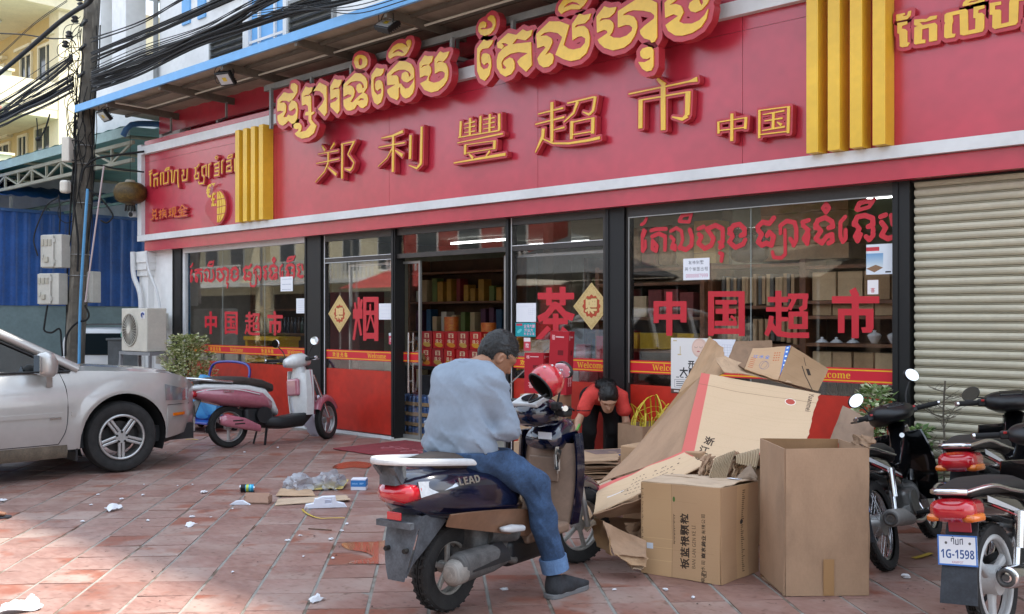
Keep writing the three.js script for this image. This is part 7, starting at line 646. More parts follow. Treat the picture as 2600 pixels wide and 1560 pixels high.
function headParts(sc=1){
const f=uni([ell([-0.012,0.035,0],[0.098,0.108,0.079]),ell([0.022,-0.02,0],[0.078,0.095,0.066]),cap([0.045,-0.085,0],[0.055,-0.088,0],0.034),cap([0.0,-0.04,0.03],[0.05,-0.078,0.012],0.034,0.028),cap([0.0,-0.04,-0.03],[0.05,-0.078,-0.012],0.034,0.028),ell([0.06,0.035,0],[0.035,0.016,0.055])],0.03);
const feat=(x,y,z)=>{let d=f(x,y,z);for(const s of[-1,1])d=Math.max(d,-(Math.hypot((x-0.1)/ 1.2,y-0.012,(z-s*0.032))-0.021));d=smin(d,cap([0.088,0.015,0],[0.108,-0.025,0],0.008,0.013)(x,y,z),0.012);for(const s of[-1,1])d=smin(d,ell([0.098,-0.028,s*0.012],[0.012,0.008,0.009])(x,y,z),0.006);d=smin(d,ell([0.088,-0.056,0],[0.012,0.006,0.022])(x,y,z),0.006);d=smin(d,ell([0.085,-0.067,0],[0.012,0.007,0.018])(x,y,z),0.006);for(const s of[-1,1]){const e=Math.max(ell([-0.004,0.0,s*0.082],[0.02,0.033,0.012])(x,y,z),-ell([0.002,0.004,s*0.094],[0.011,0.02,0.01])(x,y,z));d=smin(d,e,0.006);}return d;};
return{skin:feat,skull:ell([-0.012,0.035,0],[0.098,0.108,0.079])};
}
function hand(curl=0.5,spread=0.05){ 
const fs=[uni([cap([0.01,0,0.014],[0.085,0,0.03],0.017,0.014),cap([0.01,0,-0.014],[0.082,0,-0.026],0.017,0.013),cap([0.01,0,0],[0.09,0,0.004],0.018,0.014)],0.02)];
[[0.028,0.088,0.072],[0.01,0.092,0.08],[-0.009,0.09,0.074],[-0.027,0.082,0.058]].forEach(([z,x,L],i)=>{let p=[x,0.002,z],a=-0.15;const c=curl*(1+0.12*i);const ch=[];for(const k of[0.45,0.32,0.25]){a-=c*0.9;const q=[p[0]+Math.cos(a)*L*k,p[1]+Math.sin(a)*L*k,p[2]+spread*(z>0?0.02:-0.02)];ch.push(cap(p,q,0.0095-0.001*ch.length,0.0088-0.001*ch.length));p=q;}fs.push(uni(ch,0.004));});
const th=uni([cap([0.022,-0.004,0.026],[0.052,-0.016,0.052],0.014,0.011),cap([0.052,-0.016,0.052],[0.08,-0.026,0.052],0.0105,0.009)],0.006);const all=[fs[0],th,...fs.slice(1)];return(x,y,z)=>{let d=smin(all[0](x,y,z),all[1](x,y,z),0.01);for(let i=2;i<all.length;i++)d=smin(d,all[i](x,y,z),0.0035);return d;};
}
const handG={};function handGeo(curl,side){const k=curl;if(!handG[k])handG[k]=nets(hand(curl),[-0.02,-0.11,-0.06],[0.19,0.04,0.08],0.0042);const g=handG[k].clone();if(side<0){g.scale(1,1,-1);const ix=g.index.array;for(let i=0;i<ix.length;i+=3){const t=ix[i];ix[i]=ix[i+1];ix[i+1]=t;}}return g;}
function aim(g,p,dir,up){const x=V3(dir).normalize(),z=new THREE.Vector3().crossVectors(x,V3(up)).normalize(),y=new THREE.Vector3().crossVectors(z,x);g.applyMatrix4(new THREE.Matrix4().makeBasis(x,y,z).setPosition(V3(p)));return g;}
const skinM=mat(0xffffff,0.55,{map:mottle(0x8a5f45,0x9c6f54,0.3,5,201)}),hairM=mat(0x100d0b,0.5,{bumpMap:bumpT,bumpScale:0.004});
function hairOf(skull,thick,clip,amp=0.006){return nets((x,y,z)=>{const d=skull(x,y,z)-thick+amp*2.2*n3(x*45+90,y*45+90,z*45+90)+amp*0.7*Math.sin(x*160+40*n3(x*20+9,y*20+9,z*20+9))*Math.sin(z*150+y*70);return Math.max(d,clip(x,y,z));},[-0.16,-0.1,-0.12],[0.14,0.18,0.12],0.0055);}
function furry(g,n,len,dir){g=norm(g);const p=g.attributes.position,q=g.attributes.normal,out=[],D=V3(dir),a=V(0,0,0),m=V(0,0,0),s=V(0,0,0);for(let i=0;i<n;i++){const k=Math.floor(rnd()*p.count);a.fromBufferAttribute(p,k);m.fromBufferAttribute(q,k);const L=len*rr(0.6,1.3),t=a.clone().addScaledVector(m,L*0.45).addScaledVector(D,L*0.8).add(V(rr(-1,1),rr(-1,1),rr(-1,1)).multiplyScalar(L*0.3));s.crossVectors(m,t.clone().sub(a)).normalize().multiplyScalar(0.0016);out.push(a.x-s.x,a.y-s.y,a.z-s.z,a.x+s.x,a.y+s.y,a.z+s.z,t.x,t.y,t.z);}const h=new THREE.BufferGeometry();h.setAttribute('position',new THREE.Float32BufferAttribute(out,3));h.computeVertexNormals();return[g,h];}
const rib=(t)=>tm(t[0],t[1],0.85,0.35,5,t[2]);
{ 
const P=thing('person','man in grey blue shirt and jeans sitting on the dark scooter, head bowed','person',[LO[0],0,LO[1]],LT);const H=headParts();
const hp=[0.375,1.29,0.045],hr=[-0.55,0.1,-0.62]; 
const placeHead=g=>xform(g,hp,hr[0],hr[1],hr[2]);
const torso=uni([cap([0.12,0.83,-0.08],[0.12,0.83,0.08],0.1),cap([0.105,0.96,-0.07],[0.105,0.96,0.07],0.097),cap([0.14,1.11,-0.08],[0.14,1.11,0.08],0.1),cap([0.18,1.172,-0.125],[0.18,1.172,0.125],0.058),cap([0.2,1.2,-0.05],[0.2,1.2,0.05],0.062)],0.09);
const aR=[[0.18,1.172,0.155],[0.215,0.94,0.225],[0.41,0.925,0.09]],aL=[[0.18,1.172,-0.155],[0.22,0.94,-0.225],[0.42,0.93,-0.06]];const lR=[[0.12,0.82,0.1],[0.45,0.605,0.25],[0.545,0.13,0.32]],lL=[[0.12,0.82,-0.1],[0.54,0.68,-0.18],[0.7,0.4,-0.15]];
const neck=cap([0.21,1.23,0.0],[0.34,1.275,0.035],0.058,0.054);
const limbs=(q,r)=>uni([cap(q[0],q[1],r[0],r[1]),cap(q[1],q[2],r[1],r[2])],0.03);
const bodyF=uni([torso,limbs(aR,[0.05,0.04,0.028]),limbs(aL,[0.05,0.04,0.028]),limbs(lR,[0.08,0.055,0.04]),limbs(lL,[0.08,0.055,0.04]),neck],0.03);
part(P,'body',[nets((x,y,z)=>bodyF(x,y,z)+0.006,[-0.1,0.05,-0.45],[0.85,1.4,0.45],0.014),placeHead(nets(H.skin,[-0.13,-0.14,-0.11],[0.14,0.16,0.11],0.0048)),aim(handGeo(0.55,1),aR[2],[0.9,-0.1,-0.4],[0.2,0.9,0.3]),aim(handGeo(0.55,-1),aL[2],[0.9,-0.1,0.4],[0.2,0.9,-0.3])],skinM);
part(P,'hair',furry(placeHead(hairOf(H.skull,0.008,(x,y,z)=>Math.max((-0.015+1.05*Math.max(0,x-0.012)+0.55*Math.min(0,x))-y,x-0.088,0.036-Math.hypot(x+0.002,y+0.004,Math.abs(z)-0.082),0.012-y+1.6*Math.max(0,x-0.03)-4*Math.max(0,-0.02-x)-3*Math.max(0,0.06-Math.abs(z))),0.003)),3200,0.016,[0.3,-0.5,0.1]),hairM);
const shirtF=folds(uni([uni([torso,cap([0.11,0.84,-0.09],[0.11,0.84,0.09],0.108)],0.05),limbs(aR,[0.068,0.062,0.046]),limbs(aL,[0.066,0.06,0.046])],0.045),0.0095,1.5,(x,y,z)=>0.3+0.6*sst(1.0,0.86,y)+0.6*sst(0.13,0.2,Math.abs(z))+0.3*sst(0.16,0.26,x));part(P,'shirt',nets((x,y,z)=>Math.max(shirtF(x,y,z)-0.008,Math.max(0.79+0.02*Math.sin(z*14)-y,Math.hypot(x-0.3,y-1.25,z*0.9-0.01)<0.08?0.08-Math.hypot(x-0.3,y-1.25,z*0.9-0.01):-1)),[-0.12,0.72,-0.42],[0.52,1.32,0.42],0.0085),mat(0xffffff,0.9,{map:mottle(0x74808e,0x828e9c,0.5,5,202),sheen:0.3}));
part(P,'collar',tube([[0.15,1.262,0.0],[0.18,1.262,0.07],[0.27,1.25,0.09],[0.33,1.2,0.06],[0.34,1.19,-0.02],[0.27,1.24,-0.08],[0.18,1.262,-0.07]],0.017,7,40,true),mat(0xffffff,0.9,{map:mottle(0x74808e,0x828e9c,0.5,5,202)}));
const jeanF=folds(uni([cap([0.11,0.8,-0.08],[0.11,0.8,0.08],0.118),limbs(lR,[0.105,0.078,0.066]),limbs(lL,[0.105,0.078,0.066])],0.05),0.009,1.2);const jean=part(P,'jeans',nets((x,y,z)=>Math.max(jeanF(x,y,z),y-0.815,0.155-y,y<0.4&&z<0?0.4-y:-1),[-0.06,0.12,-0.36],[0.86,0.9,0.46],0.0095),mat(0xffffff,0.9,{map:mottle(0x1e3450,0x3a567a,0.3,5,203)}));part(jean,'cuff',rod([0.53,0.215,0.308],[0.544,0.14,0.319],0.077,0.075,22),mat(0xffffff,0.9,{map:mottle(0x4e6c96,0x6484ac,0.2,5,204),side:THREE.DoubleSide}));
part(P,'belt',[tube([...Array(14)].map((_,i)=>{const a=i/ 14*6.283;return[0.1+0.118*Math.cos(a),0.805+0.012*Math.cos(a),0.198*Math.sin(a)];}),0.016,6,60,true)],mat(0x16130f,0.5));
for(const[x,y,z,r]of[[0.565,0,0.325,-0.12],[0.71,0.315,-0.15,0]]){const F=uni([cap([-0.03,0.055,0],[0.06,0.052,0],0.048,0.045),cap([0.06,0.048,0],[0.2,0.035,0.005],0.046,0.036),cap([-0.04,0.1,0],[-0.03,0.05,0],0.042,0.045)],0.04),sh=part(P,'shoe',xform(nets((px,py,pz)=>Math.max(F(px,py,pz),0.022-py,py-0.125+Math.max(0,px)*0.35),[-0.12,0,-0.08],[0.28,0.16,0.08],0.006),[x,y,z],r),mat(0xffffff,0.85,{map:mottle(0x1f2022,0x34363a,0.2,5,205)}));part(sh,'sole',xform(ext(shp(smooth([[-0.095,0],[-0.08,0.04],[0.05,0.05],[0.2,0.045],[0.25,0.01],[0.21,-0.04],[0.05,-0.045],[-0.08,-0.04]],4)),0.026,0.004).rotateX(-Math.PI/ 2),[x,y,z],r),mat(0x6b6b6b,0.85));}
}
{ 
const base=at(1521,1100,10.3);const P=thing('person','woman in a red polo shirt and black trousers bending down to cut a carton','person',[base[0],0,base[2]],YAW-Math.PI/ 2+0.08);const H=headParts();
const hp=[0.5,0.725,-0.005],hr=[0.0,0.0,-0.72],ph=g=>xform(g,hp,hr[0],hr[1],hr[2]);
const torso=uni([cap([-0.02,0.7,-0.07],[-0.02,0.7,0.07],0.105),cap([0.14,0.75,-0.05],[0.14,0.75,0.05],0.088),cap([0.28,0.755,-0.07],[0.28,0.755,0.07],0.09),cap([0.37,0.745,-0.11],[0.37,0.745,0.11],0.056)],0.08),neck=cap([0.4,0.745,0],[0.47,0.725,0],0.048,0.045);
const aR=[[0.37,0.735,-0.155],[0.4,0.5,-0.2],[0.47,0.3,-0.185]],aL=[[0.37,0.735,0.155],[0.43,0.51,0.27],[0.52,0.345,0.325]],lR=[[-0.02,0.7,-0.085],[0.14,0.38,-0.12],[-0.02,0.08,-0.12]],lL=[[-0.02,0.7,0.085],[0.14,0.38,0.12],[-0.02,0.08,0.12]];const limbs=(q,r)=>uni([cap(q[0],q[1],r[0],r[1]),cap(q[1],q[2],r[1],r[2])],0.025);
const bf=uni([torso,neck,limbs(aR,[0.042,0.034,0.024]),limbs(aL,[0.042,0.034,0.024]),limbs(lR,[0.075,0.05,0.035]),limbs(lL,[0.075,0.05,0.035])],0.025);const skin2=mat(0xffffff,0.55,{map:mottle(0xb08266,0xc29478,0.3,5,206)});
part(P,'body',[nets(bf,[-0.18,0.02,-0.4],[0.66,1.05,0.42],0.0125),ph(nets(H.skin,[-0.13,-0.14,-0.11],[0.14,0.16,0.11],0.005)),aim(handGeo(0.75,-1),aR[2],[0.25,-0.95,0.1],[1,0.2,-0.3]),aim(handGeo(0.35,1),aL[2],[0.5,-0.85,0.05],[0.8,0.5,0.2])],skin2);
const hr1=part(P,'hair',furry(ph(hairOf(H.skull,0.014,(x,y,z)=>Math.max(-(y+0.02-0.95*Math.max(0,x-0.0)),x-0.086,0.034-Math.hypot(x+0.002,y+0.004,Math.abs(z)-0.082)),0.003)),1500,0.02,[-0.5,0.3,0]),hairM);part(hr1,'hair_bun',furry(nets((x,y,z)=>Math.hypot((x-0.39)/ 1.0,(y-0.85)/ 0.85,z/ 1.5)-0.07+0.03*n3(x*38+60,y*38+60,z*38+60),[0.26,0.72,-0.17],[0.54,0.98,0.17],0.006),1200,0.035,[0.2,0.3,0]),hairM);for(let i=0;i<0;i++){const a=rr(0,6.28);part(hr1,'hair_strand',tube([[0.39+0.04*Math.cos(a),0.86,0.06*Math.sin(a)],[0.39+0.06*Math.cos(a),0.9,0.09*Math.sin(a)],[0.4+0.08*Math.cos(a),0.89,0.12*Math.sin(a)]],0.005,4,8),hairM);}
const sf=folds(uni([torso,uni([cap(aR[0],[0.388,0.61,-0.18],0.06,0.062)],0.01),uni([cap(aL[0],[0.402,0.62,0.215],0.06,0.062)],0.01)],0.035),0.006,1.4);const shirt=part(P,'shirt',nets((x,y,z)=>Math.max(sf(x,y,z)-0.009,-0.08-x,0.055-Math.hypot(x-0.46,y-0.725,z)),[-0.16,0.54,-0.3],[0.5,0.95,0.32],0.008),mat(0xffffff,0.85,{map:mottle(0xd03a32,0xdc453c,0.5,5,207)}));part(shirt,'sleeve_trim',new THREE.TorusGeometry(0.064,0.006,6,22).rotateX(Math.PI/ 2).translate(0.388,0.6,-0.181),mat(0x1a1414,0.8));part(shirt,'sleeve_trim',new THREE.TorusGeometry(0.064,0.006,6,22).rotateX(Math.PI/ 2).translate(0.402,0.61,0.216),mat(0x1a1414,0.8));part(shirt,'collar',tube([[0.4,0.8,0],[0.42,0.775,0.06],[0.45,0.71,0.055],[0.46,0.675,0],[0.45,0.71,-0.055],[0.42,0.775,-0.06]],0.013,6,30,true),mat(0xb52521,0.85));
const tf=folds(uni([cap([-0.03,0.69,-0.075],[-0.03,0.69,0.075],0.112),limbs(lR,[0.098,0.07,0.06]),limbs(lL,[0.098,0.07,0.06])],0.04),0.005,1.3);part(P,'trousers',nets((x,y,z)=>Math.max(tf(x,y,z),x-0.1-Math.max(0,0.7-y)*0.6,0.06-y),[-0.2,0.03,-0.24],[0.3,0.85,0.24],0.011),mat(0x0b0b0c,0.85));for(const s of[-1,1])part(P,'shoe',nets(((F)=>(x,y,z)=>Math.max(F(x,y,z),0.004-y))(cap([-0.05,0.04,s*0.12],[0.13,0.032,s*0.13],0.042,0.034)),[-0.12,0,s*0.12-0.07],[0.2,0.1,s*0.12+0.08],0.007),M.dark);part(P,'wrist_cord',new THREE.TorusGeometry(0.028,0.004,5,18).rotateX(1.2).translate(0.51,0.365,0.315),mat(0x5a2a1a,0.7));
const kn=[0.5,0.2,-0.165];P.updateMatrixWorld();const w=V3(kn).applyMatrix4(P.matrixWorld);const K=thing('box_cutter','small orange box cutter in the bending woman\'s hand','knife',[w.x,w.y,w.z],YAW);part(K,'handle',rb(0.02,0.1,0.012,0,0.03,0,0.004),mat(0xd8791c,0.5));part(K,'blade',bx(0.014,0.05,0.002,0,-0.045,0),chromeM);
}
{ 
const f0=onY(4,1313),P=thing('person','person in sandals walking in past the silver car, one foot on the tiles','person',[f0[0],0,f0[2]],YAW+0.12);const lim=(q,r)=>uni([cap(q[0],q[1],r[0],r[1]),cap(q[1],q[2],r[1],r[2])],0.03),X=-0.42;
const leg=[[[X,0.9,0.09],[X+0.22,0.5,0.07],[-0.1,0.09,0.05]],[[X,0.9,-0.09],[X-0.02,0.48,-0.1],[X-0.36,0.12,-0.1]]],arm=[[[X,1.36,0.2],[X-0.1,1.1,0.24],[X-0.02,0.88,0.24]],[[X,1.36,-0.2],[X+0.06,1.1,-0.24],[X-0.02,0.9,-0.22]]];const H=headParts();
const bd=uni([cap([X,0.95,-0.08],[X,0.95,0.08],0.11),cap([X,1.15,-0.07],[X,1.15,0.07],0.105),cap([X,1.34,-0.13],[X,1.34,0.13],0.07),cap([X,1.4,0],[X+0.02,1.52,0],0.05),lim(leg[0],[0.085,0.058,0.038]),lim(leg[1],[0.085,0.058,0.038]),lim(arm[0],[0.05,0.038,0.026]),lim(arm[1],[0.05,0.038,0.026])],0.03);const foot=s=>{const fs=[cap([-0.06,0.045,0],[0.07,0.034,0],0.034,0.03),cap([0.0,0.05,0],[0.09,0.03,0.02],0.03,0.024)];[[0.028,0.15,0.0125],[0.012,0.155,0.0095],[-0.003,0.148,0.009],[-0.017,0.138,0.0085],[-0.029,0.124,0.008]].forEach(([z,x,r])=>fs.push(cap([0.085,0.028,z*0.85],[x-0.01,0.023,z],r)));return uni(fs,0.008);};const fg=nets(foot(1),[-0.12,0.005,-0.06],[0.18,0.1,0.06],0.0045);
part(P,'body',[nets(bd,[X-0.5,0.06,-0.36],[0.1,1.62,0.36],0.017),fg.clone().translate(-0.1,0.012,0.05),xform(fg.clone(),[X-0.34,0.04,-0.1],0,0,-0.35),nets(H.skin,[-0.13,-0.14,-0.11],[0.14,0.16,0.11],0.007).translate(X+0.03,1.6,0),aim(handGeo(0.55,1),arm[0][2],[0.1,-1,0],[0,0,1]),aim(handGeo(0.55,-1),arm[1][2],[0.1,-1,0],[0,0,-1])],skinM);part(P,'hair',hairOf(H.skull,0.012,(x,y,z)=>(-0.015+1.0*Math.max(0,x-0.01)+0.55*Math.min(0,x))-y).translate(X+0.03,1.6,0),hairM);
const sh=folds(uni([cap([X,0.98,-0.08],[X,0.98,0.08],0.125),cap([X,1.16,-0.07],[X,1.16,0.07],0.12),cap([X,1.34,-0.13],[X,1.34,0.13],0.082),cap(arm[0][0],arm[0][1],0.068,0.062),cap(arm[1][0],arm[1][1],0.068,0.062)],0.04),0.006);part(P,'shirt',nets((x,y,z)=>Math.max(sh(x,y,z),0.88-y,y-1.43),[X-0.24,0.84,-0.36],[X+0.24,1.46,0.36],0.015),tm(0x9a9488,0xb0aa9e,0.9,0.4,5,208));const tr=folds(uni([cap([X,0.93,-0.08],[X,0.93,0.08],0.118),lim(leg[0],[0.1,0.085,0.075]),lim(leg[1],[0.1,0.085,0.075])],0.05),0.005);part(P,'trousers',nets((x,y,z)=>Math.max(tr(x,y,z),0.24-y,y-1.0),[X-0.5,0.2,-0.26],[0.1,1.05,0.26],0.016),tm(0x33373c,0x454a50,0.9,0.4,5,209));
for(const[x,y,z,r]of[[-0.1,0,0.05,0],[X-0.34,0.026,-0.1,-0.35]]){const s=part(P,'sandal',xform(ext(shp(smooth([[-0.12,0],[-0.1,0.038],[0.05,0.045],[0.15,0.05],[0.185,0.01],[0.14,-0.045],[0.02,-0.04],[-0.1,-0.035]],4)),0.014,0.003).rotateX(-Math.PI/ 2),[x,y+0.001,z],0,0,r),mat(0x2c2f36,0.8));part(s,'strap',xform(tube([[0.0,0.014,0.042],[0.05,0.05,0.025],[0.1,0.045,0.004],[0.05,0.055,-0.022],[0.0,0.014,-0.04]],0.006,5,20),[x,y,z],0,0,r),mat(0x6e3a2a,0.7));}
}
// ---------- cardboard ----------
const cbT=tex(512,(u,v)=>{const a=fbm(u,v,4,5,301),b=fbm(u,v,64,2,302),l=0.5+0.5*Math.sin(v*2*Math.PI*96),c=fbm(u,v,3,4,303);let k=0.86+0.1*a+0.04*b+0.012*l;k-=0.1*Math.max(0,c-0.6)*3;return[k,k,k];},0.8);
const cbMat=(c,s=1)=>{const t=cbT.clone();t.repeat.set(1.25/ s,1.25/ s);t.needsUpdate=true;return mat(c,0.9,{map:t,bumpMap:bumpT,bumpScale:0.0012,side:THREE.DoubleSide});};
const CB=[cbMat(0xb3906e),cbMat(0xa58468),cbMat(0xc0a080),cbMat(0x907258),cbMat(0xc6ad92)];
const P3=p=>at(p[0],p[1],p[2]);
const lerp3=(a,b,t)=>[0,1,2].map(i=>a[i]+(b[i]-a[i])*t);
function patch(c,thick=0.005,amp=0.004,nu=14,nv=12,sd=1,bulge=0,ragged=0){
const[a,b,d,e]=c,nrm=new THREE.Vector3().crossVectors(V3(b).clone().sub(V3(a)),V3(e).clone().sub(V3(a))).normalize();const rows=[];
for(let j=0;j<=nv;j++){const r=[];for(let i=0;i<=nu;i++){let u=i/ nu,v=j/ nv;if(ragged){const k=ragged*(vnoise(i*0.9+sd*7,j*0.9,512,3)-0.5);if(j===nv)v+=k;if(i===nu)u+=k;}const p=lerp3(lerp3(a,b,u),lerp3(e,d,u),v),o=amp*2*n3(u*5+sd*3.1+20,v*5+sd*1.7+20,sd)*2+bulge*Math.sin(Math.PI*u)*Math.sin(Math.PI*v);r.push([p[0]+nrm.x*o,p[1]+nrm.y*o,p[2]+nrm.z*o]);}rows.push(r);}
const g=norm(grid(rows,thick)),A=V3(a),U=V3(b).clone().sub(A),W=V3(e).clone().sub(A),uu=U.dot(U),ww=W.dot(W),uw=U.dot(W),det=uu*ww-uw*uw,pa=g.attributes.position,uv=new Float32Array(pa.count*2),q=V(0,0,0);for(let i=0;i<pa.count;i++){q.fromBufferAttribute(pa,i).sub(A);const x=q.dot(U),y=q.dot(W);uv[2*i]=(x*ww-y*uw)/ det;uv[2*i+1]=(y*uu-x*uw)/ det;}g.setAttribute('uv',new THREE.BufferAttribute(uv,2));g.userData.keepUV=true;return g;
}
const cbRGB=(c)=>'#'+new THREE.Color(c).getHexString();
function printed(base,w,h,draw){return new THREE.MeshPhysicalMaterial({roughness:0.9,side:THREE.DoubleSide,map:canvasTex(w,h,(x)=>{x.fillStyle=cbRGB(base);x.fillRect(0,0,w,h);const B=new THREE.Color(base);for(let i=0;i<w*h/ 60;i++){const k=rr(0.93,1.06);x.fillStyle=`rgba(${B.r > 0 ? 90 : 0},${60},${30},${rr(0, 0.07)})`;x.fillRect(rnd()*w,rnd()*h,rr(1,9),rr(1,3));}for(let i=0;i<22;i++){x.fillStyle=`rgba(120,85,50,${rr(0.04, 0.12)})`;x.fillRect(0,rnd()*h,w,rr(1,2.5));}for(let i=0;i<8;i++){x.strokeStyle=`rgba(90,60,35,${rr(0.1, 0.3)})`;x.lineWidth=rr(1,2.5);x.beginPath();const y=rnd()*h;x.moveTo(rnd()*w,y);x.lineTo(rnd()*w,y+rr(-20,20));x.stroke();}draw(x,w,h);})});}
{ 
const B=thing('medicine_carton','closed brown carton with black Chinese medicine print standing on the tiles','carton',[7.938,0,3.205],0);const u=[-0.489,0,0.076],w=[-0.01,0,-0.423],h=0.545,p=(a,b,y)=>[u[0]*a+w[0]*b,y,u[2]*a+w[2]*b];
const front=printed(0xb7946f,1024,1024,(x,W,H)=>{x.save();x.translate(W*0.0,0);x.fillStyle='rgba(205,170,120,0.35)';x.fillRect(0,H*0.0,W*0.39,H);x.strokeStyle='rgba(110,80,50,0.6)';x.lineWidth=4;x.beginPath();x.moveTo(W*0.39,0);x.lineTo(W*0.4,H);x.stroke();for(const y of[0.6,0.7,0.84]){x.fillStyle='rgba(225,190,140,0.5)';x.fillRect(0,H*y,W*0.4,5);}x.save();x.translate(W*0.5,H*0.9);x.rotate(-Math.PI/ 2);x.strokeStyle='#3a2c20';pen(x,'板蓝根颗粒',0,0,112,15,124);x.fillStyle='#3a2c20';x.font='62px sans-serif';x.fillText('BAN LAN GEN KE LI',10,195,480);pen(x,'南京水司',-120,270,52,5,62);x.lineWidth=9;pen(x,'南京药业',140,268,56,9,64);pen(x,'有限公司',400,270,50,5,58);for(let i=0;i<26;i++)x.fillRect(260+i*13,-90,7,rr(10,24));x.restore();x.fillStyle='#4d6b33';x.beginPath();x.ellipse(W*0.42,H*0.16,16,30,0,0,7);x.fill();x.strokeStyle='#3a2c20';x.lineWidth=7;x.strokeRect(W*0.78,H*0.9,50,44);x.strokeRect(W*0.8,H*0.93,30,30);x.fillStyle='#cdd4dc';x.fillRect(W*0.07,H*0.66,84,66);x.fillStyle='#5a4533';for(let i=0;i<60;i++){x.fillStyle=rnd()<0.6?'#5a4533':'#8a6a48';x.fillRect(4,H*(0.02+i*0.016),rr(8,26),8);}x.restore();});
const sideM=printed(0xb08d6a,512,1024,(x,W,H)=>{x.fillStyle='rgba(215,180,130,0.3)';x.fillRect(W*0.42,0,W*0.3,H);x.fillStyle='#4a3826';for(let i=0;i<40;i++)x.fillRect(W*0.56,H*(0.06+i*0.022),rr(14,40),9);x.fillStyle='#2e2a28';x.beginPath();x.ellipse(W*0.57,H*0.4,22,26,0,0,7);x.fill();});
part(B,'front_panel',patch([p(1,0,h-0.01),p(0,0,h),p(0,0,0.002),p(1,0,0.003)].map((q,i)=>q),0.006,0.004,14,12,3,0.012),front,true);flipV(B.children[B.children.length-1]);
part(B,'side_panel',patch([p(0,0,h),p(0,1,h-0.012),p(0,1,0.002),p(0,0,0.002)],0.006,0.004,12,12,5,0.012),sideM,true);flipV(B.children[B.children.length-1]);
part(B,'side_panel',patch([p(1,1,h-0.015),p(1,0,h-0.01),p(1,0,0.003),p(1,1,0.003)],0.006,0.004,10,8,6,0.006),CB[0],true);part(B,'back_panel',patch([p(0,1,h-0.012),p(1,1,h-0.015),p(1,1,0.003),p(0,1,0.003)],0.006,0.003,8,8,7),CB[0],true);part(B,'top_flap',patch([p(1,0,h-0.004),p(0,0,h+0.003),p(0,0.5,h+0.012),p(1,0.5,h+0.006)],0.005,0.004,12,8,8,0.004),CB[4],true);part(B,'top_flap',patch([p(1,0.505,h+0.006),p(0,0.505,h+0.012),p(0,1,h-0.004),p(1,1,h-0.008)],0.005,0.004,12,8,9,0.004),CB[4],true);part(B,'address_label',patch([p(0.22,0.62,h+0.0165),p(0.06,0.6,h+0.0175),p(0.08,0.75,h+0.012),p(0.24,0.77,h+0.011)],0.001,0,2,2,1),M.paper,true);part(B,'bottom',patch([p(0,0,0.004),p(1,0,0.004),p(1,1,0.004),p(0,1,0.004)],0.003,0,2,2,1),CB[0],true);
}
function flipV(m){const uv=m.geometry.attributes.uv;for(let i=0;i<uv.count;i++)uv.setY(i,1-uv.getY(i));}
{ 
const B=thing('tall_carton','tall plain brown carton standing open at the top','carton',[8.315,0,3.159]);const u=[-0.299,0,-0.257],w=[0.315,0,-0.324],h=0.795,p=(a,b,y)=>[u[0]*a+w[0]*b,y,u[2]*a+w[2]*b];const m=cbMat(0xae8d70,1.3);
part(B,'front_panel',patch([p(0,0,h),p(0,1,h+0.004),p(0,1,0.002),p(0,0,0.002)],0.006,0.003,14,16,11,0.008),m,true);part(B,'side_panel',patch([p(1,0,h+0.01),p(0,0,h),p(0,0,0.002),p(1,0,0.03)],0.006,0.003,12,16,12,0.006),m,true);part(B,'back_panel',patch([p(1,1,h+0.005),p(1,0,h+0.01),p(1,0,0.003),p(1,1,0.003)],0.006,0.003,10,10,13),cbMat(0x9a7450,1.3),true);part(B,'side_panel',patch([p(0,1,h+0.004),p(1,1,h+0.005),p(1,1,0.003),p(0,1,0.003)],0.006,0.003,10,10,14),m,true);part(B,'bottom',patch([p(0,0,0.006),p(0,1,0.006),p(1,1,0.006),p(1,0,0.006)],0.003,0,2,2,1),m,true);part(B,'crease',[bar(p(0,0.02,0.12),p(0,0.99,0.118),0.003)],CB[1]);part(B,'tape',patch([p(0.002,0.45,0.2),p(0.002,0.58,0.2),p(0.002,0.58,0.004),p(0.002,0.45,0.004)].map(q=>[q[0]+0.0075,q[1],q[2]+0.0075]),0.001,0,3,3,2),mat(0xa07a50,0.35),true);
part(B,'torn_edge',[patch([p(0.6,1,h+0.005),p(0.05,1,h+0.004),p(0.1,1.12,h+0.045),p(0.55,1.1,h+0.05)],0.008,0.02,14,6,15,0,0.5)],CB[3],true);
}
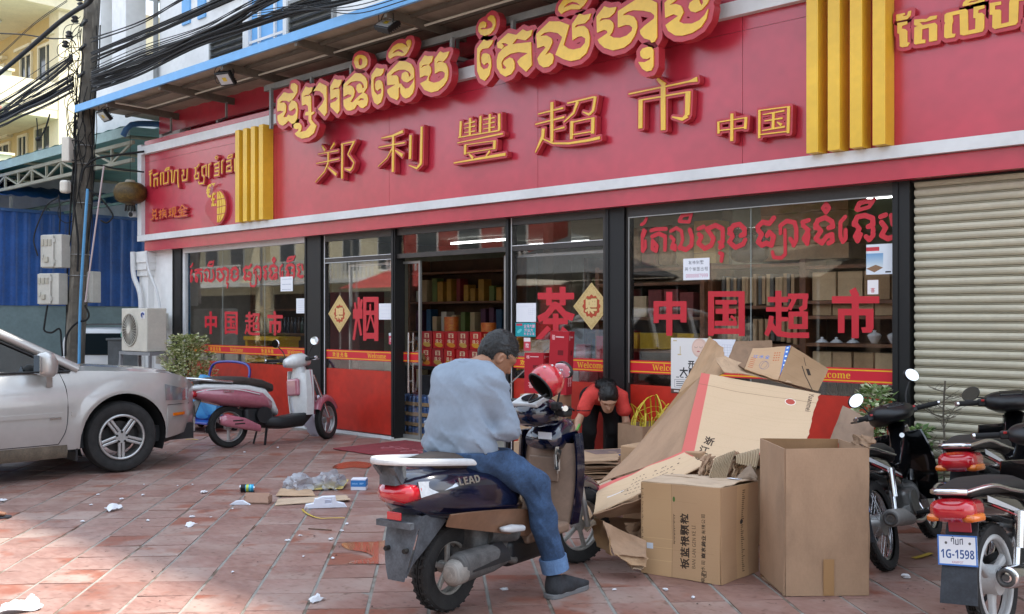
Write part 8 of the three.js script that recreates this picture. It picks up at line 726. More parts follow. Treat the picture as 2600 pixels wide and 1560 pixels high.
{ 
const S=thing('large_flattened_carton','large flattened carton with red stripe and logo leaning on the heap','cardboard',[0,0,0]);
const mainM=printed(0xc8ab8a,1024,900,(x,W,H)=>{x.fillStyle='#c7655c';poly(x,[[0,0],[W*0.075,0],[W*0.1,H],[0,H]]);x.fill();x.strokeStyle='#c05a50';x.lineWidth=16;for(const d of[0,44]){x.beginPath();x.moveTo(W*0.64+d,H*0.72);x.quadraticCurveTo(W*0.5+d,H*0.84,W*0.47+d,H*1.0);x.stroke();}x.beginPath();x.moveTo(W*0.57,H*0.93);x.lineTo(W*0.78,H*0.9);x.moveTo(W*0.62,H*0.98);x.lineTo(W*0.8,H*0.94);x.stroke();x.save();x.translate(W*0.16,H*0.66);x.rotate(0.12);x.strokeStyle='#3b2c22';for(let i=0;i<4;i++){x.save();x.translate(-i*14,i*92);pen(x,'浙江华省'[i],0,0,78,10);x.restore();}x.restore();x.strokeStyle='#e6dcd0';x.fillStyle='#b04a3c';x.beginPath();x.ellipse(W*0.77,H*0.15,42,28,0,0,7);x.fill();x.lineWidth=6;x.stroke();x.fillStyle='#4a382c';x.save();x.translate(W*0.915,H*0.02);x.rotate(Math.PI/ 2+0.1);x.font='bold 56px sans-serif';x.fillText('Yuanmei',0,0,190);x.restore();x.strokeStyle='rgba(110,85,60,0.6)';x.lineWidth=4;x.beginPath();x.moveTo(0,H*0.13);x.lineTo(W,H*0.12);x.stroke();});
const m1=part(S,'main_panel',patch([[1781,948,7.25],[2082,1002,7.05],[2040,1148,6.55],[1722,1182,6.5]].map(P3),0.007,0.008,22,18,21,0.03,0.03),mainM,true);flipV(m1);const uvf=m1.geometry.attributes.uv;for(let i=0;i<uvf.count;i++)uvf.setXY(i,uvf.getX(i),uvf.getY(i));
const foldM=printed(0xc8ab8a,1024,600,(x,W,H)=>{x.fillStyle='#c7655c';poly(x,[[0,0],[0,H*0.14],[W*0.55,H*0.02],[W,H*0.06],[W,0]]);x.fill();x.fillStyle='#3b2c22';for(let r=0;r<5;r++)for(let i=0;i<14;i++)if(rnd()<0.8)x.fillRect(W*(0.4+i*0.042-r*0.02),H*(0.2+r*0.11),rr(12,34),11);x.strokeStyle='#3b2c22';x.lineWidth=6;x.strokeRect(W*0.28,H*0.42,70,60);x.beginPath();x.moveTo(W*0.29,H*0.5);x.lineTo(W*0.34,H*0.44);x.stroke();x.fillStyle='#dfe3ea';x.save();x.translate(W*0.12,H*0.5);x.rotate(-0.2);x.fillRect(0,0,190,12);x.restore();});
flipV(part(S,'folded_panel',patch([[1520,1238,6.42],[1735,1150,6.56],[1800,1178,6.3],[1507,1306,6.05]].map(P3),0.007,0.012,22,12,22,0.03,0.05),foldM,true));part(S,'panel_edge',patch([[1507,1306,6.05],[1640,1262,6.1],[1630,1300,6.2],[1520,1318,6.2]].map(P3),0.006,0.006,12,6,23,0.01,0.1),CB[1],true);
part(S,'side_flap',patch([[1786,950,7.28],[1736,1150,6.6],[1520,1232,6.45],[1600,1155,6.8]].map(P3),0.006,0.006,16,14,24,0.02),CB[1],true);part(S,'side_flap',patch([[1722,1003,7.45],[1790,946,7.32],[1740,1145,6.62],[1606,1150,6.85]].map(P3),0.006,0.006,12,14,25,0.02),cbMat(0x9c7853),true);
part(S,'upper_flap',patch([[1800,858,7.75],[1838,884,7.7],[1842,948,7.3],[1722,1003,7.46]].map(P3),0.006,0.012,14,14,26,0.02,0.06),CB[0],true);part(S,'upper_flap',patch([[1816,912,7.35],[1842,905,7.4],[2010,972,7.15],[1842,950,7.2]].map(P3),0.006,0.012,16,6,27,0.01,0.1),CB[2],true);
const U=thing('open_carton','open carton with blue stripe print lying on top of the heap','carton',[0,0,0]);const pm=printed(0xb69472,512,420,(x,W,H)=>{x.fillStyle='#4b6fae';x.fillRect(W*0.86,0,W*0.12,H);x.fillStyle='#dfe5ee';for(let i=0;i<7;i++)x.fillRect(W*0.89,H*(0.05+i*0.14),26,18);x.fillStyle='#b0623e';for(let i=0;i<3;i++)for(let j=0;j<4;j++)x.fillRect(W*(0.6+i*0.06),H*(0.2+j*0.08),18,16);x.strokeStyle='#5a5a78';x.lineWidth=4;x.beginPath();x.ellipse(W*0.42,H*0.68,56,66,0.3,0,7);x.stroke();x.beginPath();x.ellipse(W*0.42,H*0.68,30,60,0.3,0,7);x.stroke();x.strokeStyle='#4b6fae';pen(x,'江水全',W*0.1,H*0.3,60,7,74);x.fillStyle='#b0623e';for(let i=0;i<6;i++)x.fillRect(W*0.06,H*(0.45+i*0.08),60,12);});
flipV(part(U,'front_panel',patch([[1912,886,7.45],[2010,880,7.35],[1976,967,7.12],[1890,938,7.2]].map(P3),0.006,0.004,12,10,31,0.01),pm,true));const em=printed(0xab8a68,420,420,(x,W,H)=>{x.fillStyle='#3a2e26';x.save();x.translate(W*0.55,H*0.3);x.rotate(1.0);x.fillRect(0,0,70,34);x.fillRect(-30,60,300,10);x.fillRect(-120,20,90,6);x.restore();});flipV(part(U,'end_panel',patch([[2010,880,7.35],[2103,938,7.55],[2076,995,7.3],[1976,967,7.12]].map(P3),0.006,0.004,12,10,32,0.01),em,true));part(U,'end_panel',patch([[1868,868,7.75],[1913,886,7.46],[1891,938,7.21],[1848,916,7.5]].map(P3),0.006,0.004,8,8,33,0.005),CB[3],true);part(U,'back_panel',patch([[1868,868,7.76],[1960,866,7.8],[1965,940,7.6],[1850,915,7.52]].map(P3),0.006,0.004,8,8,34),CB[3],true);part(U,'bottom_panel',patch([[1893,940,7.22],[1978,970,7.14],[2076,998,7.34],[1960,950,7.55]].map(P3),0.006,0.004,8,8,35),CB[1],true);
const K=thing('crushed_carton','crushed carton gaping open under the folded sheet','carton',[0,0,0]);part(K,'front_panel',patch([[1530,1325,6.0],[1640,1375,5.95],[1640,1418,5.85],[1560,1412,5.88]].map(P3),0.006,0.012,14,10,41,0.02),CB[1],true);part(K,'side_panel',patch([[1508,1312,6.3],[1532,1325,6.0],[1562,1412,5.88],[1512,1388,6.15]].map(P3),0.006,0.012,12,10,42,0.02),cbMat(0x9a7852),true);part(K,'loose_flap',patch([[1560,1408,5.88],[1645,1414,5.88],[1640,1440,5.86],[1600,1436,5.84]].map(p=>{const q=P3(p);q[1]=Math.max(0.008,q[1]);return q;}),0.005,0.006,10,5,43,0,0.1),CB[0],true);part(K,'back_panel',patch([[1520,1312,6.45],[1650,1320,6.45],[1650,1400,6.4],[1520,1385,6.4]].map(P3),0.006,0.01,8,8,44),CB[3],true);part(K,'inner_flap',patch([[1585,1330,6.15],[1650,1322,6.2],[1650,1380,6.15],[1600,1370,6.15]].map(P3),0.006,0.02,8,8,45,0,0.2),CB[3],true);
const small=(name,label,c,m,o={})=>{const s=solo(name,label,'cardboard',patch(c.map(p=>{const q=P3(p);q[1]=Math.max(0.006,q[1]);return q;}),o.t||0.006,o.a||0.008,10,8,o.s||51,o.b||0,o.r||0),m,o.g);return s;};
small('cardboard_flap','brown cardboard flap lying beside the front wheel of the dark scooter',[[1440,1310,6.9],[1518,1240,6.7],[1516,1300,6.3],[1490,1330,6.4]],CB[0],{s:52,b:0.02});small('cardboard_flap','pale cardboard strip below the brown flap by the scooter wheel',[[1480,1340,6.35],[1515,1312,6.3],[1512,1330,6.15],[1490,1352,6.2]],CB[4],{s:53});
small('torn_corner','small torn cardboard corner under the printed carton',[[1592,1436,5.95],[1632,1425,5.95],[1632,1446,5.86],[1605,1444,5.86]],CB[4],{s:54,r:0.2});small('leaning_sheet','plain cardboard sheet leaning behind the motorbike handlebar',[[2140,1034,7.4],[2220,1072,7.2],[2218,1130,6.9],[2105,1125,7.0]],cbMat(0xa58a74),{s:55,b:0.01});
{ 
const corr=(label,c,n,amp,sd)=>{const[a,b,d,e]=c.map(P3),rows=[];for(let j=0;j<=8;j++){const r=[];for(let i=0;i<=n*4;i++){const u=i/ (n*4),v=j/ 8,p=lerp3(lerp3(a,b,u),lerp3(e,d,u),v);const o=0.004*Math.sin(u*n*6.283)+amp*Math.sin(v*3.1+u);r.push([p[0]+o*0.6,p[1]+o*0.9,p[2]+o*0.4]);}rows.push(r);}solo('corrugated_sheet',label,'cardboard',grid(rows,0.002),cbMat(0xae987a),'corrugated packing in the heap');};
corr('curled corrugated sheet hanging over the printed carton',[[1815,1165,6.2],[1865,1150,6.25],[1845,1215,6.05],[1800,1212,6.05]],11,0.02,1);corr('corrugated sheet lying beside the tall plain carton',[[1860,1160,6.3],[1925,1148,6.3],[1925,1180,6.1],[1870,1178,6.15]],9,0.03,2);corr('corrugated strip curling up behind the printed carton',[[1870,1180,6.3],[1925,1168,6.3],[1922,1190,6.2],[1880,1195,6.2]],8,0.03,3);
small('grey_flap','pointed grey brown flap sticking up next to the tall carton',[[1905,1180,6.1],[1922,1215,6.0],[1922,1222,6.0],[1866,1218,6.0]],cbMat(0x8f7a66),{s:56});for(let i=0;i<9;i++)small('torn_scrap','torn cardboard scrap stuffed into the heap',[[1780+i*13,1170+rr(-14,10),6.25],[1810+i*12,1165+rr(-14,10),6.3],[1806+i*12,1195+rr(-8,14),6.2],[1776+i*13,1200+rr(-8,14),6.15]],pick(CB),{s:60+i,a:0.03,r:0.4,g:'torn scraps in the heap'});
solo('heap_core','dark pile of folded cartons inside the heap','cardboard',[rb(0.55,0.3,0.5,0,0.15,0,0.01).rotateY(0.3),rb(0.5,0.22,0.45,0.02,0.41,0.02,0.01).rotateY(0.6),rb(0.6,0.12,0.4,0,0.58,0,0.01).rotateY(0.1)],CB[0],null,[7.1,0.002,2.45]);solo('heap_core','second pile of folded cartons behind the tall carton','cardboard',[rb(0.5,0.5,0.5,0,0.25,0,0.01).rotateY(0.5),rb(0.5,0.2,0.45,0,0.62,0,0.01).rotateY(0.9)],CB[0],null,[7.45,0.002,1.95]);
const yb=at(1720,1115,7.0);const Y=thing('strapped_box','small carton with yellow straps and a blue edge stuck in the heap','carton',[yb[0],yb[1]-0.05,yb[2]],0.5);part(Y,'box',rb(0.2,0.1,0.14,0,0,0,0.004),CB[2]);part(Y,'blue_edge',bb(-0.101,0.101,-0.05,-0.03,0.071,0.073),mat(0x2a4f9a,0.6));part(Y,'strap',[bb(-0.05,-0.04,-0.051,0.053,0.0705,0.072),bar([-0.09,0.05,0.07],[0.06,0.12,0],0.01)],mat(0xc9b62a,0.5));
}
const wb=at(1545,1190,9.2);const C=thing('carton_being_cut','carton with a blue edge under the hands of the bending woman','carton',[wb[0],0,wb[2]],YAW+0.35);part(C,'box',rb(0.5,0.3,0.36,0,0.15,0,0.006),CB[2]);part(C,'blue_edge',bb(-0.25,0.25,0.288,0.298,0.181,0.183),mat(0x4a5a94,0.7));part(C,'top_print',bb(-0.19,0.19,0.3005,0.3015,-0.14,0.14),mat(0xffffff,0.85,{map:mottle(0x6b5a5c,0x86706a,0.3,5,310)}));part(C,'print',[bb(-0.06,0.02,0.1,0.12,0.181,0.183),bb(-0.16,-0.1,0.1,0.115,0.181,0.183)],M.dark);
const sb=at(1655,1130,9.7),T=thing('strap_carton','open carton with a tangle of yellow straps sticking out','carton',[sb[0],0,sb[2]],YAW+0.5);part(T,'box',[bb(-0.25,0.25,0,0.01,-0.2,0.2),bb(-0.25,0.25,0.01,0.5,0.194,0.2),bb(-0.25,0.25,0.01,0.5,-0.2,-0.194),bb(-0.25,-0.244,0.01,0.5,-0.193,0.193),bb(0.244,0.25,0.01,0.5,-0.193,0.193),bb(-0.24,0.24,0.3,0.4,-0.19,0.19)],CB[1]);const stM=mat(0xc4ad2c,0.5,{side:THREE.DoubleSide});for(let i=0;i<16;i++){const a=[rr(-0.2,0.2),0.41,rr(-0.15,0.15)],b=[rr(-0.2,0.2),0.41,rr(-0.15,0.15)],hh=rr(0.12,0.42);const cv=new THREE.CatmullRomCurve3([V3(a),V(a[0]*0.8,0.4+hh*0.7,a[2]),V((a[0]+b[0])/ 2+rr(-0.1,0.1),0.42+hh,(a[2]+b[2])/ 2),V(b[0]*0.8,0.4+hh*0.6,b[2]),V3(b)]),pts=cv.getPoints(16);part(T,'strap',grid(pts.map(q=>[[q.x,q.y,q.z-0.007],[q.x+0.004,q.y,q.z+0.007]]),0.001),stM);}
for(let i=0;i<15;i++)solo('flat_carton','flattened carton in the tall stack behind the scooter shield','cardboard',patch([[-0.36+rr(-0.05,0.05),0.02*i,0.26],[0.36+rr(-0.06,0.06),0.02*i+rr(0,0.012),0.26+rr(-0.03,0.03)],[0.36+rr(-0.05,0.05),0.02*i+0.004,-0.26],[-0.36,0.02*i+rr(0,0.006),-0.26]],0.009,0.006,10,6,70+i,0.004,0.06),CB[i%4===0?3:i%3],'flat cartons in the tall stack',[5.35,0.012,1.35],YAW+rr(-0.12,0.12));for(let i=0;i<6;i++)solo('flat_carton','flattened carton in the low tilted stack near the scooter front wheel','cardboard',patch([[-0.3,0.026*i,0.2],[0.3+rr(-0.06,0.06),0.026*i+0.09,0.2],[0.3,0.026*i+0.09,-0.2],[-0.3,0.026*i,-0.2]],0.012,0.006,10,6,90+i,0.004,0.06),pick(CB),'flat cartons in the low stack',[6.05,0.014,2.2],YAW+rr(-0.25,0.25));
const q1=[4.3,0,0.62];const D=thing('printed_carton','brown carton printed with round pictures on the stack behind the helmet','carton',[q1[0],0.5,q1[2]],0.25);part(D,'box',rb(0.42,0.25,0.3,0,0.125,0,0.006),CB[0]);for(let i=0;i<6;i++)part(D,'picture',new THREE.CylinderGeometry(0.026,0.026,0.001,16).rotateX(Math.PI/ 2).translate(-0.1+(i%3)*0.1,i<3?0.16:0.07,0.151),mat(pick([0x9aa09a,0xb9b5ac,0x6f7d72]),0.5));part(D,'tub',new THREE.CylinderGeometry(0.06,0.05,0.09,14).translate(0.0,0.045,0.22),mat(0xcfd0d2,0.5));solo('plain_carton','plain carton at the foot of the stack behind the helmet','carton',[rb(0.5,0.28,0.4,0,0.14,0,0.006),rb(0.46,0.215,0.36,0.02,0.388,0,0.006)],CB[2],null,[q1[0],0.002,q1[2]],0.15);
const redM=(n)=>printed(0xa81c28,256,512,(x,W,H)=>{x.fillStyle='#a81c28';x.fillRect(0,0,W,H);x.strokeStyle='#d9a0a0';pen(x,'喜喜',W*0.2,H*0.72,W*0.3,9,W*0.34);pen(x,'福',W*0.1,H*0.06,W*0.16,6);x.fillStyle='#d0a8a8';x.fillRect(W*0.3,H*0.08,W*0.45,12);x.fillStyle='#6e1018';x.fillRect(W*0.45,H*0.3,W*0.3,40);});{const rm=redM();const g1=bx(0.2,0.62,0.14,0,0.31,0);g1.userData.keepUV=true;const a=solo('red_gift_carton','tall dark red gift carton standing behind the helmet','carton',g1,rm,null,[4.42,0.752,0.55],0.3);a.rotation.z=-0.05;const g2=bx(0.22,0.4,0.14,0,0.2,0);g2.userData.keepUV=true;solo('red_gift_carton','shorter bright red gift carton beside the tall one','carton',g2,rm,null,[4.17,0.752,0.6],0.2);solo('silver_trim_strip','grey metal strip leaning beside the red gift cartons','strip',bar([4.1,1.2,0.35],[3.7,0.7,0.7],0.03,0.012),M.alu);const gs=at(1450,1100,9.3),ge=at(1472,1078,9.5);solo('green_stick','green plastic stick poking out behind the flat cartons','stick',rod([gs[0]-0.1,0.1,gs[2]+0.1],ge,0.012),mat(0x5c9a3a,0.5));}
}
// ---------- helmet, plants and small things ----------
{const c=at(1388,968,5.75),H=thing('helmet','red open face helmet hanging on the scooter mirror','helmet',c,YAW+0.55);H.scale.setScalar(0.76);const sh=new THREE.SphereGeometry(0.128,36,24,0,Math.PI*2,0,Math.PI*0.66).rotateZ(-0.95).scale(1.08,1.0,0.92);const red=mat(0xffffff,0.22,{map:mottle(0xb51a26,0xc2222e,0.4,4,401),clearcoat:1,side:THREE.DoubleSide});part(H,'shell',sh,red);part(H,'liner',new THREE.SphereGeometry(0.119,30,20,0,Math.PI*2,0,Math.PI*0.655).rotateZ(-0.95).scale(1.06,1.0,0.92),mat(0x14110f,0.9,{side:THREE.DoubleSide}));const rimR=0.128*Math.sin(Math.PI*0.66);part(H,'edge_trim',new THREE.TorusGeometry(rimR,0.008,8,44).rotateX(Math.PI/ 2).translate(0,0.128*Math.cos(Math.PI*0.66),0).rotateZ(-0.95).scale(1.08,1,0.92),M.blackPl);for(const[a,b]of[[0.5,0.9],[0.9,1.4],[0.55,2.2],[1.0,2.6]])part(H,'snap_button',ball(0.009,0.136*Math.sin(a)*Math.cos(b),0.128*Math.cos(a),0.122*Math.sin(a)*Math.sin(b),1,1,1,10).rotateZ(-0.5),mat(0xcccccc,0.3));part(H,'chin_strap',tube([[-0.06,-0.09,0.09],[-0.14,-0.14,0.04],[-0.13,-0.15,-0.04],[-0.05,-0.1,-0.09]],0.008,6),M.blackPl);}
function leafy(label,name,pos,o){const t=thing(name,label,'plant',pos);const R=o.pot;part(t,'pot',[new THREE.LatheGeometry([[0,0],[R*0.75,0],[R,o.ph-0.04],[R*1.08,o.ph-0.04],[R*1.08,o.ph],[R*0.95,o.ph],[R*0.9,o.ph-0.05],[0,o.ph-0.05]].map(p=>new THREE.Vector2(...p)),24)],mat(0xffffff,0.8,{map:mottle(0x1e1f21,0x2d2f31,0.3,5,402)}));for(let i=0;i<5;i++)part(t,'stem',tube([[rr(-0.04,0.04),o.ph-0.05,rr(-0.04,0.04)],[rr(-0.08,0.08),o.ph+o.h*0.4,rr(-0.08,0.08)],[rr(-0.1,0.1),o.ph+o.h*0.85,rr(-0.1,0.1)]],0.008,5),mat(0x4a4630,0.9));const ls=[[],[]],lg=new THREE.BufferGeometry();{const q=[[0,0,0],[0.5,0.06,0.28],[0.5,0.06,-0.28],[1,0,0],[0.5,-0.03,0]];lg.setAttribute('position',new THREE.Float32BufferAttribute([q[0],q[4],q[1],q[4],q[3],q[1],q[0],q[2],q[4],q[4],q[2],q[3]].flat(),3));lg.computeVertexNormals();}for(let i=0;i<o.n;i++){const a=rnd()*6.283,y=rnd(),lob=0.75+0.35*Math.sin(a*3+y*9)*Math.sin(y*13+a),r=o.r*o.f(y)*lob*Math.pow(rnd(),0.4),s=o.l*rr(0.6,1.25);ls[rnd()<0.42?0:1].push(lg.clone().scale(s,s,s*1.1).rotateZ(rr(-0.5,0.9)).rotateX(rr(-0.6,0.6)).rotateY(-a+rr(-0.8,0.8)).translate(r*Math.cos(a),o.ph+o.h*y,r*Math.sin(a)));}const cols=o.cols;ls.forEach((l,i)=>{part(t,'leaves',l,mat(cols[i],0.7,{side:THREE.DoubleSide,transmission:0.25,thickness:0})).userData.kind='stuff';});return t;}
leafy('tall variegated shrub in a black pot beside the silver car','potted_shrub',[-2.55,0,0.72],{pot:0.17,ph:0.27,h:0.98,r:0.42,f:y=>0.55+0.9*Math.sin(Math.PI*Math.pow(y,0.7))*(1-0.5*y),n:4200,l:0.055,cols:[0xd2d2a6,0x84904c]});
leafy('small red flowered plant in a black pot at the foot of the shrub','potted_plant',[-2.2,0,0.98],{pot:0.13,ph:0.2,h:0.3,r:0.2,f:y=>1-0.4*y,n:500,l:0.05,cols:[0x9a2a20,0x6a6b36]});
leafy('variegated plant behind the black motorbike next to the shutter','potted_plant',[7.52,0,0.3],{pot:0.16,ph:0.35,h:0.6,r:0.2,f:y=>0.4+0.9*Math.sin(Math.PI*y),n:800,l:0.07,cols:[0xccd2ac,0x74904e]});
{const t=thing('dry_sapling','leafless dry sapling in a pot before the roller shutter','plant',[8.06,0,0.3]);t.scale.setScalar(0.8);part(t,'pot',new THREE.LatheGeometry([[0,0],[0.13,0],[0.17,0.26],[0.18,0.26],[0.18,0.3],[0.15,0.3],[0.15,0.25],[0,0.25]].map(p=>new THREE.Vector2(...p)),20),mat(0x3a3430,0.8));const tw=mat(0x5a5348,0.9);part(t,'trunk',tube([[0,0.25,0],[0.02,0.6,0.01],[0.0,0.95,0],[0.02,1.28,0.01]],0.009,6),tw);for(let i=0;i<34;i++){const y=rr(0.4,1.22),a=rnd()*6.28,L=rr(0.12,0.36)*(1.3-0.7*(y-0.4)/ 0.8),e=[L*Math.cos(a),y+L*rr(0.15,0.5),L*Math.sin(a)];const b=part(t,'branch',tube([[0.01,y,0.005],[e[0]*0.5,y+(e[1]-y)*0.35,e[2]*0.5],e],0.0035,4,8),tw);part(b,'twig',[rod(lerp3([0.01,y,0],e,0.6),[e[0]*0.8+0.06,e[1]+0.03,e[2]*0.8-0.04],0.002,0.002,4),rod(lerp3([0.01,y,0],e,0.5),[e[0]*0.6-0.05,e[1]+0.02,e[2]*0.6+0.06],0.002,0.002,4)],tw);}}
leafy('low green plant in a pot at the foot of the roller shutter','potted_plant',[7.85,0,0.3],{pot:0.14,ph:0.25,h:0.4,r:0.22,f:y=>1-0.4*y,n:260,l:0.08,cols:[0x7f9a58,0x4f6e34]});
{const hm=mat(0x1c2f8a,0.35,{clearcoat:0.5});const t=thing('hand_truck','blue tubular hand truck leaning on the red window panel','hand truck',[-1.42,0,0.72],0.08);part(t,'handle_frame',tube([[-0.42,0.1,0.12],[-0.44,0.5,0.06],[-0.44,0.8,0.0],[-0.36,0.87,-0.01],[0.36,0.87,-0.01],[0.44,0.8,0],[0.44,0.5,0.06],[0.42,0.1,0.12]],0.018,8,80),hm);part(t,'crossbar',rod([-0.44,0.62,0.03],[0.44,0.62,0.03],0.014),hm);part(t,'deck',rb(0.9,0.03,0.55,0,0.13,0.4,0.01),hm);for(const x of[-0.38,0.38])for(const z of[0.2,0.6])part(t,'caster',new THREE.CylinderGeometry(0.05,0.05,0.03,18).rotateZ(Math.PI/ 2).translate(x,0.05,z),M.rubber);
const crumple=(c,r,n,am,sd)=>{const g=new THREE.IcosahedronGeometry(1,4),p=g.attributes.position;for(let i=0;i<p.count;i++){const v=V(p.getX(i),p.getY(i),p.getZ(i)),k=1+am*2*n3(v.x*n+sd,v.y*n+sd,v.z*n+sd)+am*0.5*Math.sin(v.x*n*3+v.z*5);p.setXYZ(i,v.x*r[0]*k,Math.max(-r[1],v.y*r[1]*k),v.z*r[2]*k);}g.computeVertexNormals();return toCreasedNormals(g,0.5).translate(...c);};
solo('blue_bag','light blue plastic bag on the hand truck behind the pink scooter','bag',crumple([0,0.27,0],[0.24,0.27,0.18],2.4,0.35,40),mat(0x4f9fd0,0.4,{transmission:0.15,thickness:0}),null,[-1.42,0.15,1.05],0.2);solo('white_bag','white plastic bag behind the front wheel of the pink scooter','bag',crumple([0,0.24,0],[0.19,0.25,0.16],2.6,0.4,60),mat(0xc3bfca,0.35,{transmission:0.2,thickness:0}),null,[0.25,0.005,0.42],0.2);
const mt=thing('doormat','faded red doormat with raised lettering before the doorway','doormat',[2.3,0.006,0.62]);part(mt,'mat',rb(1.55,0.012,1.08,0,0.006,0,0.004),mat(0xffffff,0.95,{map:mottle(0x7c2a30,0x93383e,0.6,5,403),bumpMap:bumpT,bumpScale:0.006}));const dm=mat(0xa9666a,0.9);for(let i=0;i<5;i++)part(mt,'motif',[tube([[-0.4+i*0.2,0.015,0.1],[-0.35+i*0.2,0.015,rr(-0.1,0.25)],[-0.28+i*0.2,0.015,rr(-0.1,0.2)]],0.006,5),tube([[-0.42+i*0.2,0.015,0.0],[-0.3+i*0.2,0.015,0.03]],0.006,5)],dm);
const G=(px,py)=>onY(px,py,0.002),put=(n,l,c,g,m,px,py,t=0,grp)=>solo(n,l,c,g,m,grp,G(px,py),t);
{const b=thing('white_blue_box','small blue and white box standing on the tiles','box',G(912,1243),0.75);part(b,'lower',rb(0.13,0.03,0.115,0,0.015,0,0.002),mat(0xcfd0da,0.6));part(b,'band',rb(0.131,0.055,0.116,0,0.058,0,0.002),mat(0xffffff,0.5,{map:canvasTex(256,128,(x,w,h)=>{x.fillStyle='#2a72b4';x.fillRect(0,0,w,h);x.fillStyle='#9cc4e6';x.font='bold 40px sans-serif';x.fillText('MILK',20,80);x.fillRect(150,50,70,12);x.fillRect(150,72,50,8);})}),true);part(b,'lid',rb(0.128,0.01,0.113,0,0.091,0,0.002),mat(0xd9dae2,0.6));}
{const c=thing('drink_can','striped drink can lying on the tiles','can',[G(628,1250)[0],0.036,G(628,1250)[2]],YAW+0.1);part(c,'body',new THREE.CylinderGeometry(0.033,0.033,0.11,22).rotateZ(Math.PI/ 2),mat(0xffffff,0.3,{metalness:0.4,map:canvasTex(128,128,(x,w,h)=>{x.fillStyle='#2e8fb8';x.fillRect(0,0,w,h);x.fillStyle='#a9b84a';x.fillRect(0,h*0.42,w,h*0.2);x.fillStyle='#101418';x.fillRect(0,0,w,h*0.36);x.fillStyle='#5fc0d8';x.fillRect(0,h*0.7,w,h*0.1);})}),true);part(c,'end',[new THREE.CylinderGeometry(0.028,0.032,0.008,22).rotateZ(-Math.PI/ 2).translate(0.059,0,0),new THREE.CylinderGeometry(0.032,0.028,0.008,22).rotateZ(-Math.PI/ 2).translate(-0.059,0,0)],chromeM);}
{const bq=thing('small_carton','small open brown carton tipped on its side next to the drink can','carton',G(655,1277),YAW-0.1);part(bq,'box',[bb(-0.1,0.1,0,0.003,-0.05,0.05),bx(0.2,0.085,0.003).rotateX(-0.55).translate(0,0.045,0.03),bb(-0.1,-0.097,0,0.06,-0.05,0.04),bb(0.097,0.1,0,0.06,-0.05,0.04),bb(-0.1,0.1,0.003,0.06,-0.053,-0.05)],cbMat(0xa98672));}
put('styrofoam_scrap','triangular white styrofoam scrap beside the small carton','scrap',ext(shp([[-0.09,0],[-0.04,0.03],[0.02,0.035],[0.08,0]]),0.03,0.004),mat(0xd4d8e2,0.85),612,1281,YAW-0.05);
{const f=thing('styrofoam_block','white styrofoam packing block with a notch lying on the tiles','packing',G(825,1288),YAW+0.2);part(f,'block',ext(shp([[-0.16,0],[0.17,0],[0.15,0.03],[0.09,0.045],[0.08,0.09],[-0.02,0.09],[-0.06,0.075],[-0.08,0.075],[-0.09,0.04],[-0.15,0.03]],[[[0.0,0.035],[0.05,0.035],[0.05,0.07],[0.0,0.07]]]),0.05,0.004),mat(0xd8dae4,0.85));part(f,'loose_piece',rb(0.16,0.04,0.08,0.0,0.03,-0.1,0.006),mat(0xcfd3e0,0.85));}
{const k1=patch([G(700,1262),G(800,1263),G(790,1248),G(712,1247)].map((q,i)=>[q[0],0.014+0.01*(i>1),q[2]]),0.005,0.002,8,4,201);solo('cardboard_strip','flat cardboard strip behind the styrofoam block','cardboard',k1,CB[2]);solo('cardboard_strip','longer torn cardboard strip under the styrofoam block','cardboard',patch([G(697,1285),G(893,1275),G(880,1258),G(705,1268)].map((q,i)=>[q[0],0.006+(i===1?0.02:0),q[2]]),0.005,0.003,12,5,202,0,0.1),CB[4]);solo('yellow_sheet','pale yellow paper sheet between the bag and the blue box','paper',patch([G(770,1248),G(870,1245),G(885,1230),G(815,1230)].map((q,i)=>[q[0],0.02+0.02*(i===2),q[2]]),0.002,0.008,10,6,203,0.02),mat(0xc6b168,0.8,{side:THREE.DoubleSide}));}
solo('clear_bag','crumpled clear plastic bag among the litter','bag',crumple([0,0.06,0],[0.12,0.075,0.08],3.2,0.6,20),mat(0xd9dadf,0.25,{transmission:0.7,thickness:0}),'clear bags in the litter',G(755,1246),0.3);solo('clear_bag','second crumpled clear bag behind the styrofoam','bag',crumple([0,0.06,0],[0.13,0.085,0.08],3.4,0.6,33),mat(0xd9dadf,0.25,{transmission:0.7,thickness:0}),'clear bags in the litter',G(835,1243),0.9);
const strap=(l,pts,w=0.007)=>{const c=new THREE.CatmullRomCurve3(pts.map(p=>V3(onY(p[0],p[1],p[2]||0.008)))).getPoints(24);solo('yellow_strap',l,'strap',grid(c.map((q,i)=>{const n=c[Math.min(i+1,24)].clone().sub(c[Math.max(i-1,0)]).normalize();return[[q.x-n.z*w,q.y,q.z+n.x*w],[q.x+n.z*w,q.y+0.001,q.z-n.x*w]];}),0.0012),mat(0xc2a640,0.5,{side:THREE.DoubleSide}));};strap('yellow packing strap curved on the tiles below the styrofoam block',[[780,1290,0.03],[768,1293],[785,1308],[815,1317],[845,1316],[875,1316]]);strap('short yellow strap piece between the car and the pink scooter',[[470,1117],[485,1116],[502,1117]],0.014);strap('yellow strap end under the motorbikes',[[2320,1418],[2345,1412],[2365,1405]],0.016);
put('plastic_scrap','clear plastic scrap next to the short yellow strap','scrap',ball(0.05,0,0.012,0,1,0.3,0.6,10),mat(0xcfcfd4,0.4,{transmission:0.3,thickness:0}),457,1113,0.4);
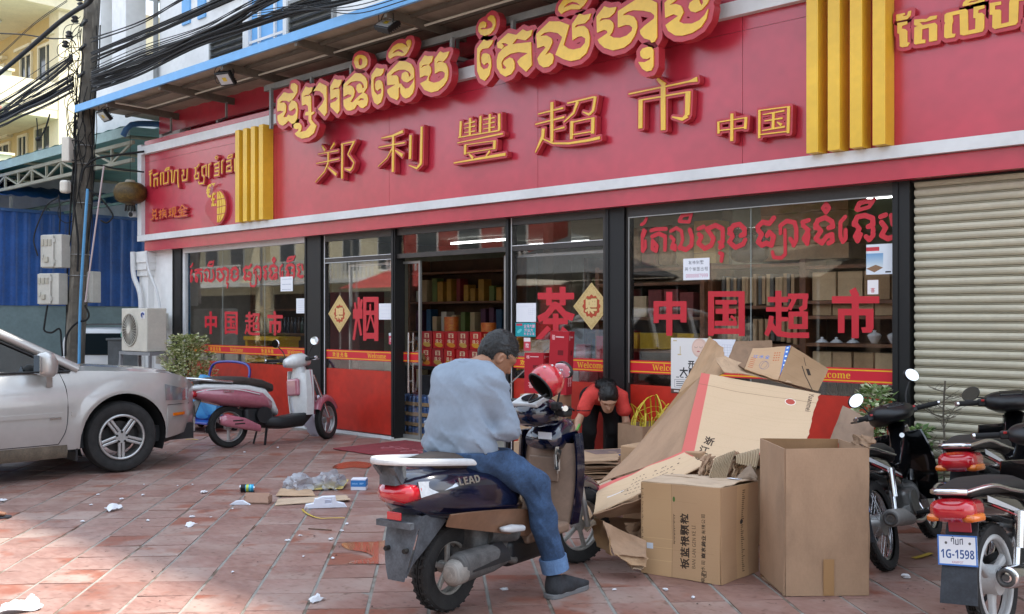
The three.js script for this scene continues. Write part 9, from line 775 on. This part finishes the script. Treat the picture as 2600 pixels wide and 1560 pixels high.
const bits=[[285,1296,0.075],[482,1337,0.045],[487,1315,0.022],[248,1258,0.016],[362,1259,0.018],[517,1253,0.035],[308,1269,0.016],[230,1284,0.014],[209,1327,0.02],[375,1324,0.016],[590,1294,0.012],[45,1552,0.1],[800,1528,0.05],[868,1350,0.014],[845,1420,0.014],[730,1375,0.018],[840,1372,0.02],[450,1235,0.01],[488,1232,0.012],[365,1232,0.012],[762,1362,0.012],[535,1315,0.01],[1280,1500,0.02],[1090,1520,0.014],[2000,1450,0.02],[1690,1500,0.016],[1760,1520,0.014],[2300,1468,0.03],[1560,1500,0.012],[590,1455,0.012],[770,1415,0.01],[620,1150,0.016],[705,1138,0.014],[5,1274,0.03],[880,1333,0.018],[950,1180,0.01],[420,1150,0.012]];
bits.forEach(([px,py,r],i)=>{const big=r>0.04,q=G(px,py);solo(big?'paper_scrap':'styrofoam_crumb',big?['crumpled white paper on the tiles near the silver car','folded white scrap on the tiles between the car and the scooters','larger white crumpled paper in the patch of sun','white paper scrap on the tiles left of the dark scooter'][[0,1,11,12].indexOf(i)]||'white scrap on the tiles':'tiny white crumb scattered on the tiles',big?'paper':'crumb',big?patch([[-r,0.006,r*0.6],[r,0.008,r*0.5],[r*0.9,r*0.5,-r*0.6],[-r*0.7,r*0.25,-r*0.5]],0.0015,r*0.22,9,7,210+i,r*0.2,0.3):crumple([0,r*0.3,0],[r,r*0.35,r*0.65],2,0.4,10+i*3),mat(0xd2d3d6,0.85,{side:THREE.DoubleSide}),big?null:'white crumbs on the tiles',[q[0],0.004,q[2]],rr(0,3));});
solo('twig','thin brown twig lying on the tiles below the yellow strap','twig',rod(onY(783,1343,0.006),onY(842,1347,0.006),0.004,0.004,5),mat(0x5a4534,0.9));const leaves=[];for(let i=0;i<70;i++){const px=rr(100,2400),py=rr(1300,1555),q=G(px,py);leaves.push(new THREE.TetrahedronGeometry(rr(0.004,0.011)).scale(1,0.4,1).rotateY(rnd()*6).translate(q[0],0.006,q[2]));}const gr=part(scene,'grit',leaves,mat(0x4a4038,0.9));tag(gr,'dark grit and crumbs scattered over the tiles','grit',null,'stuff');
}
renderer.render(scene,camera);
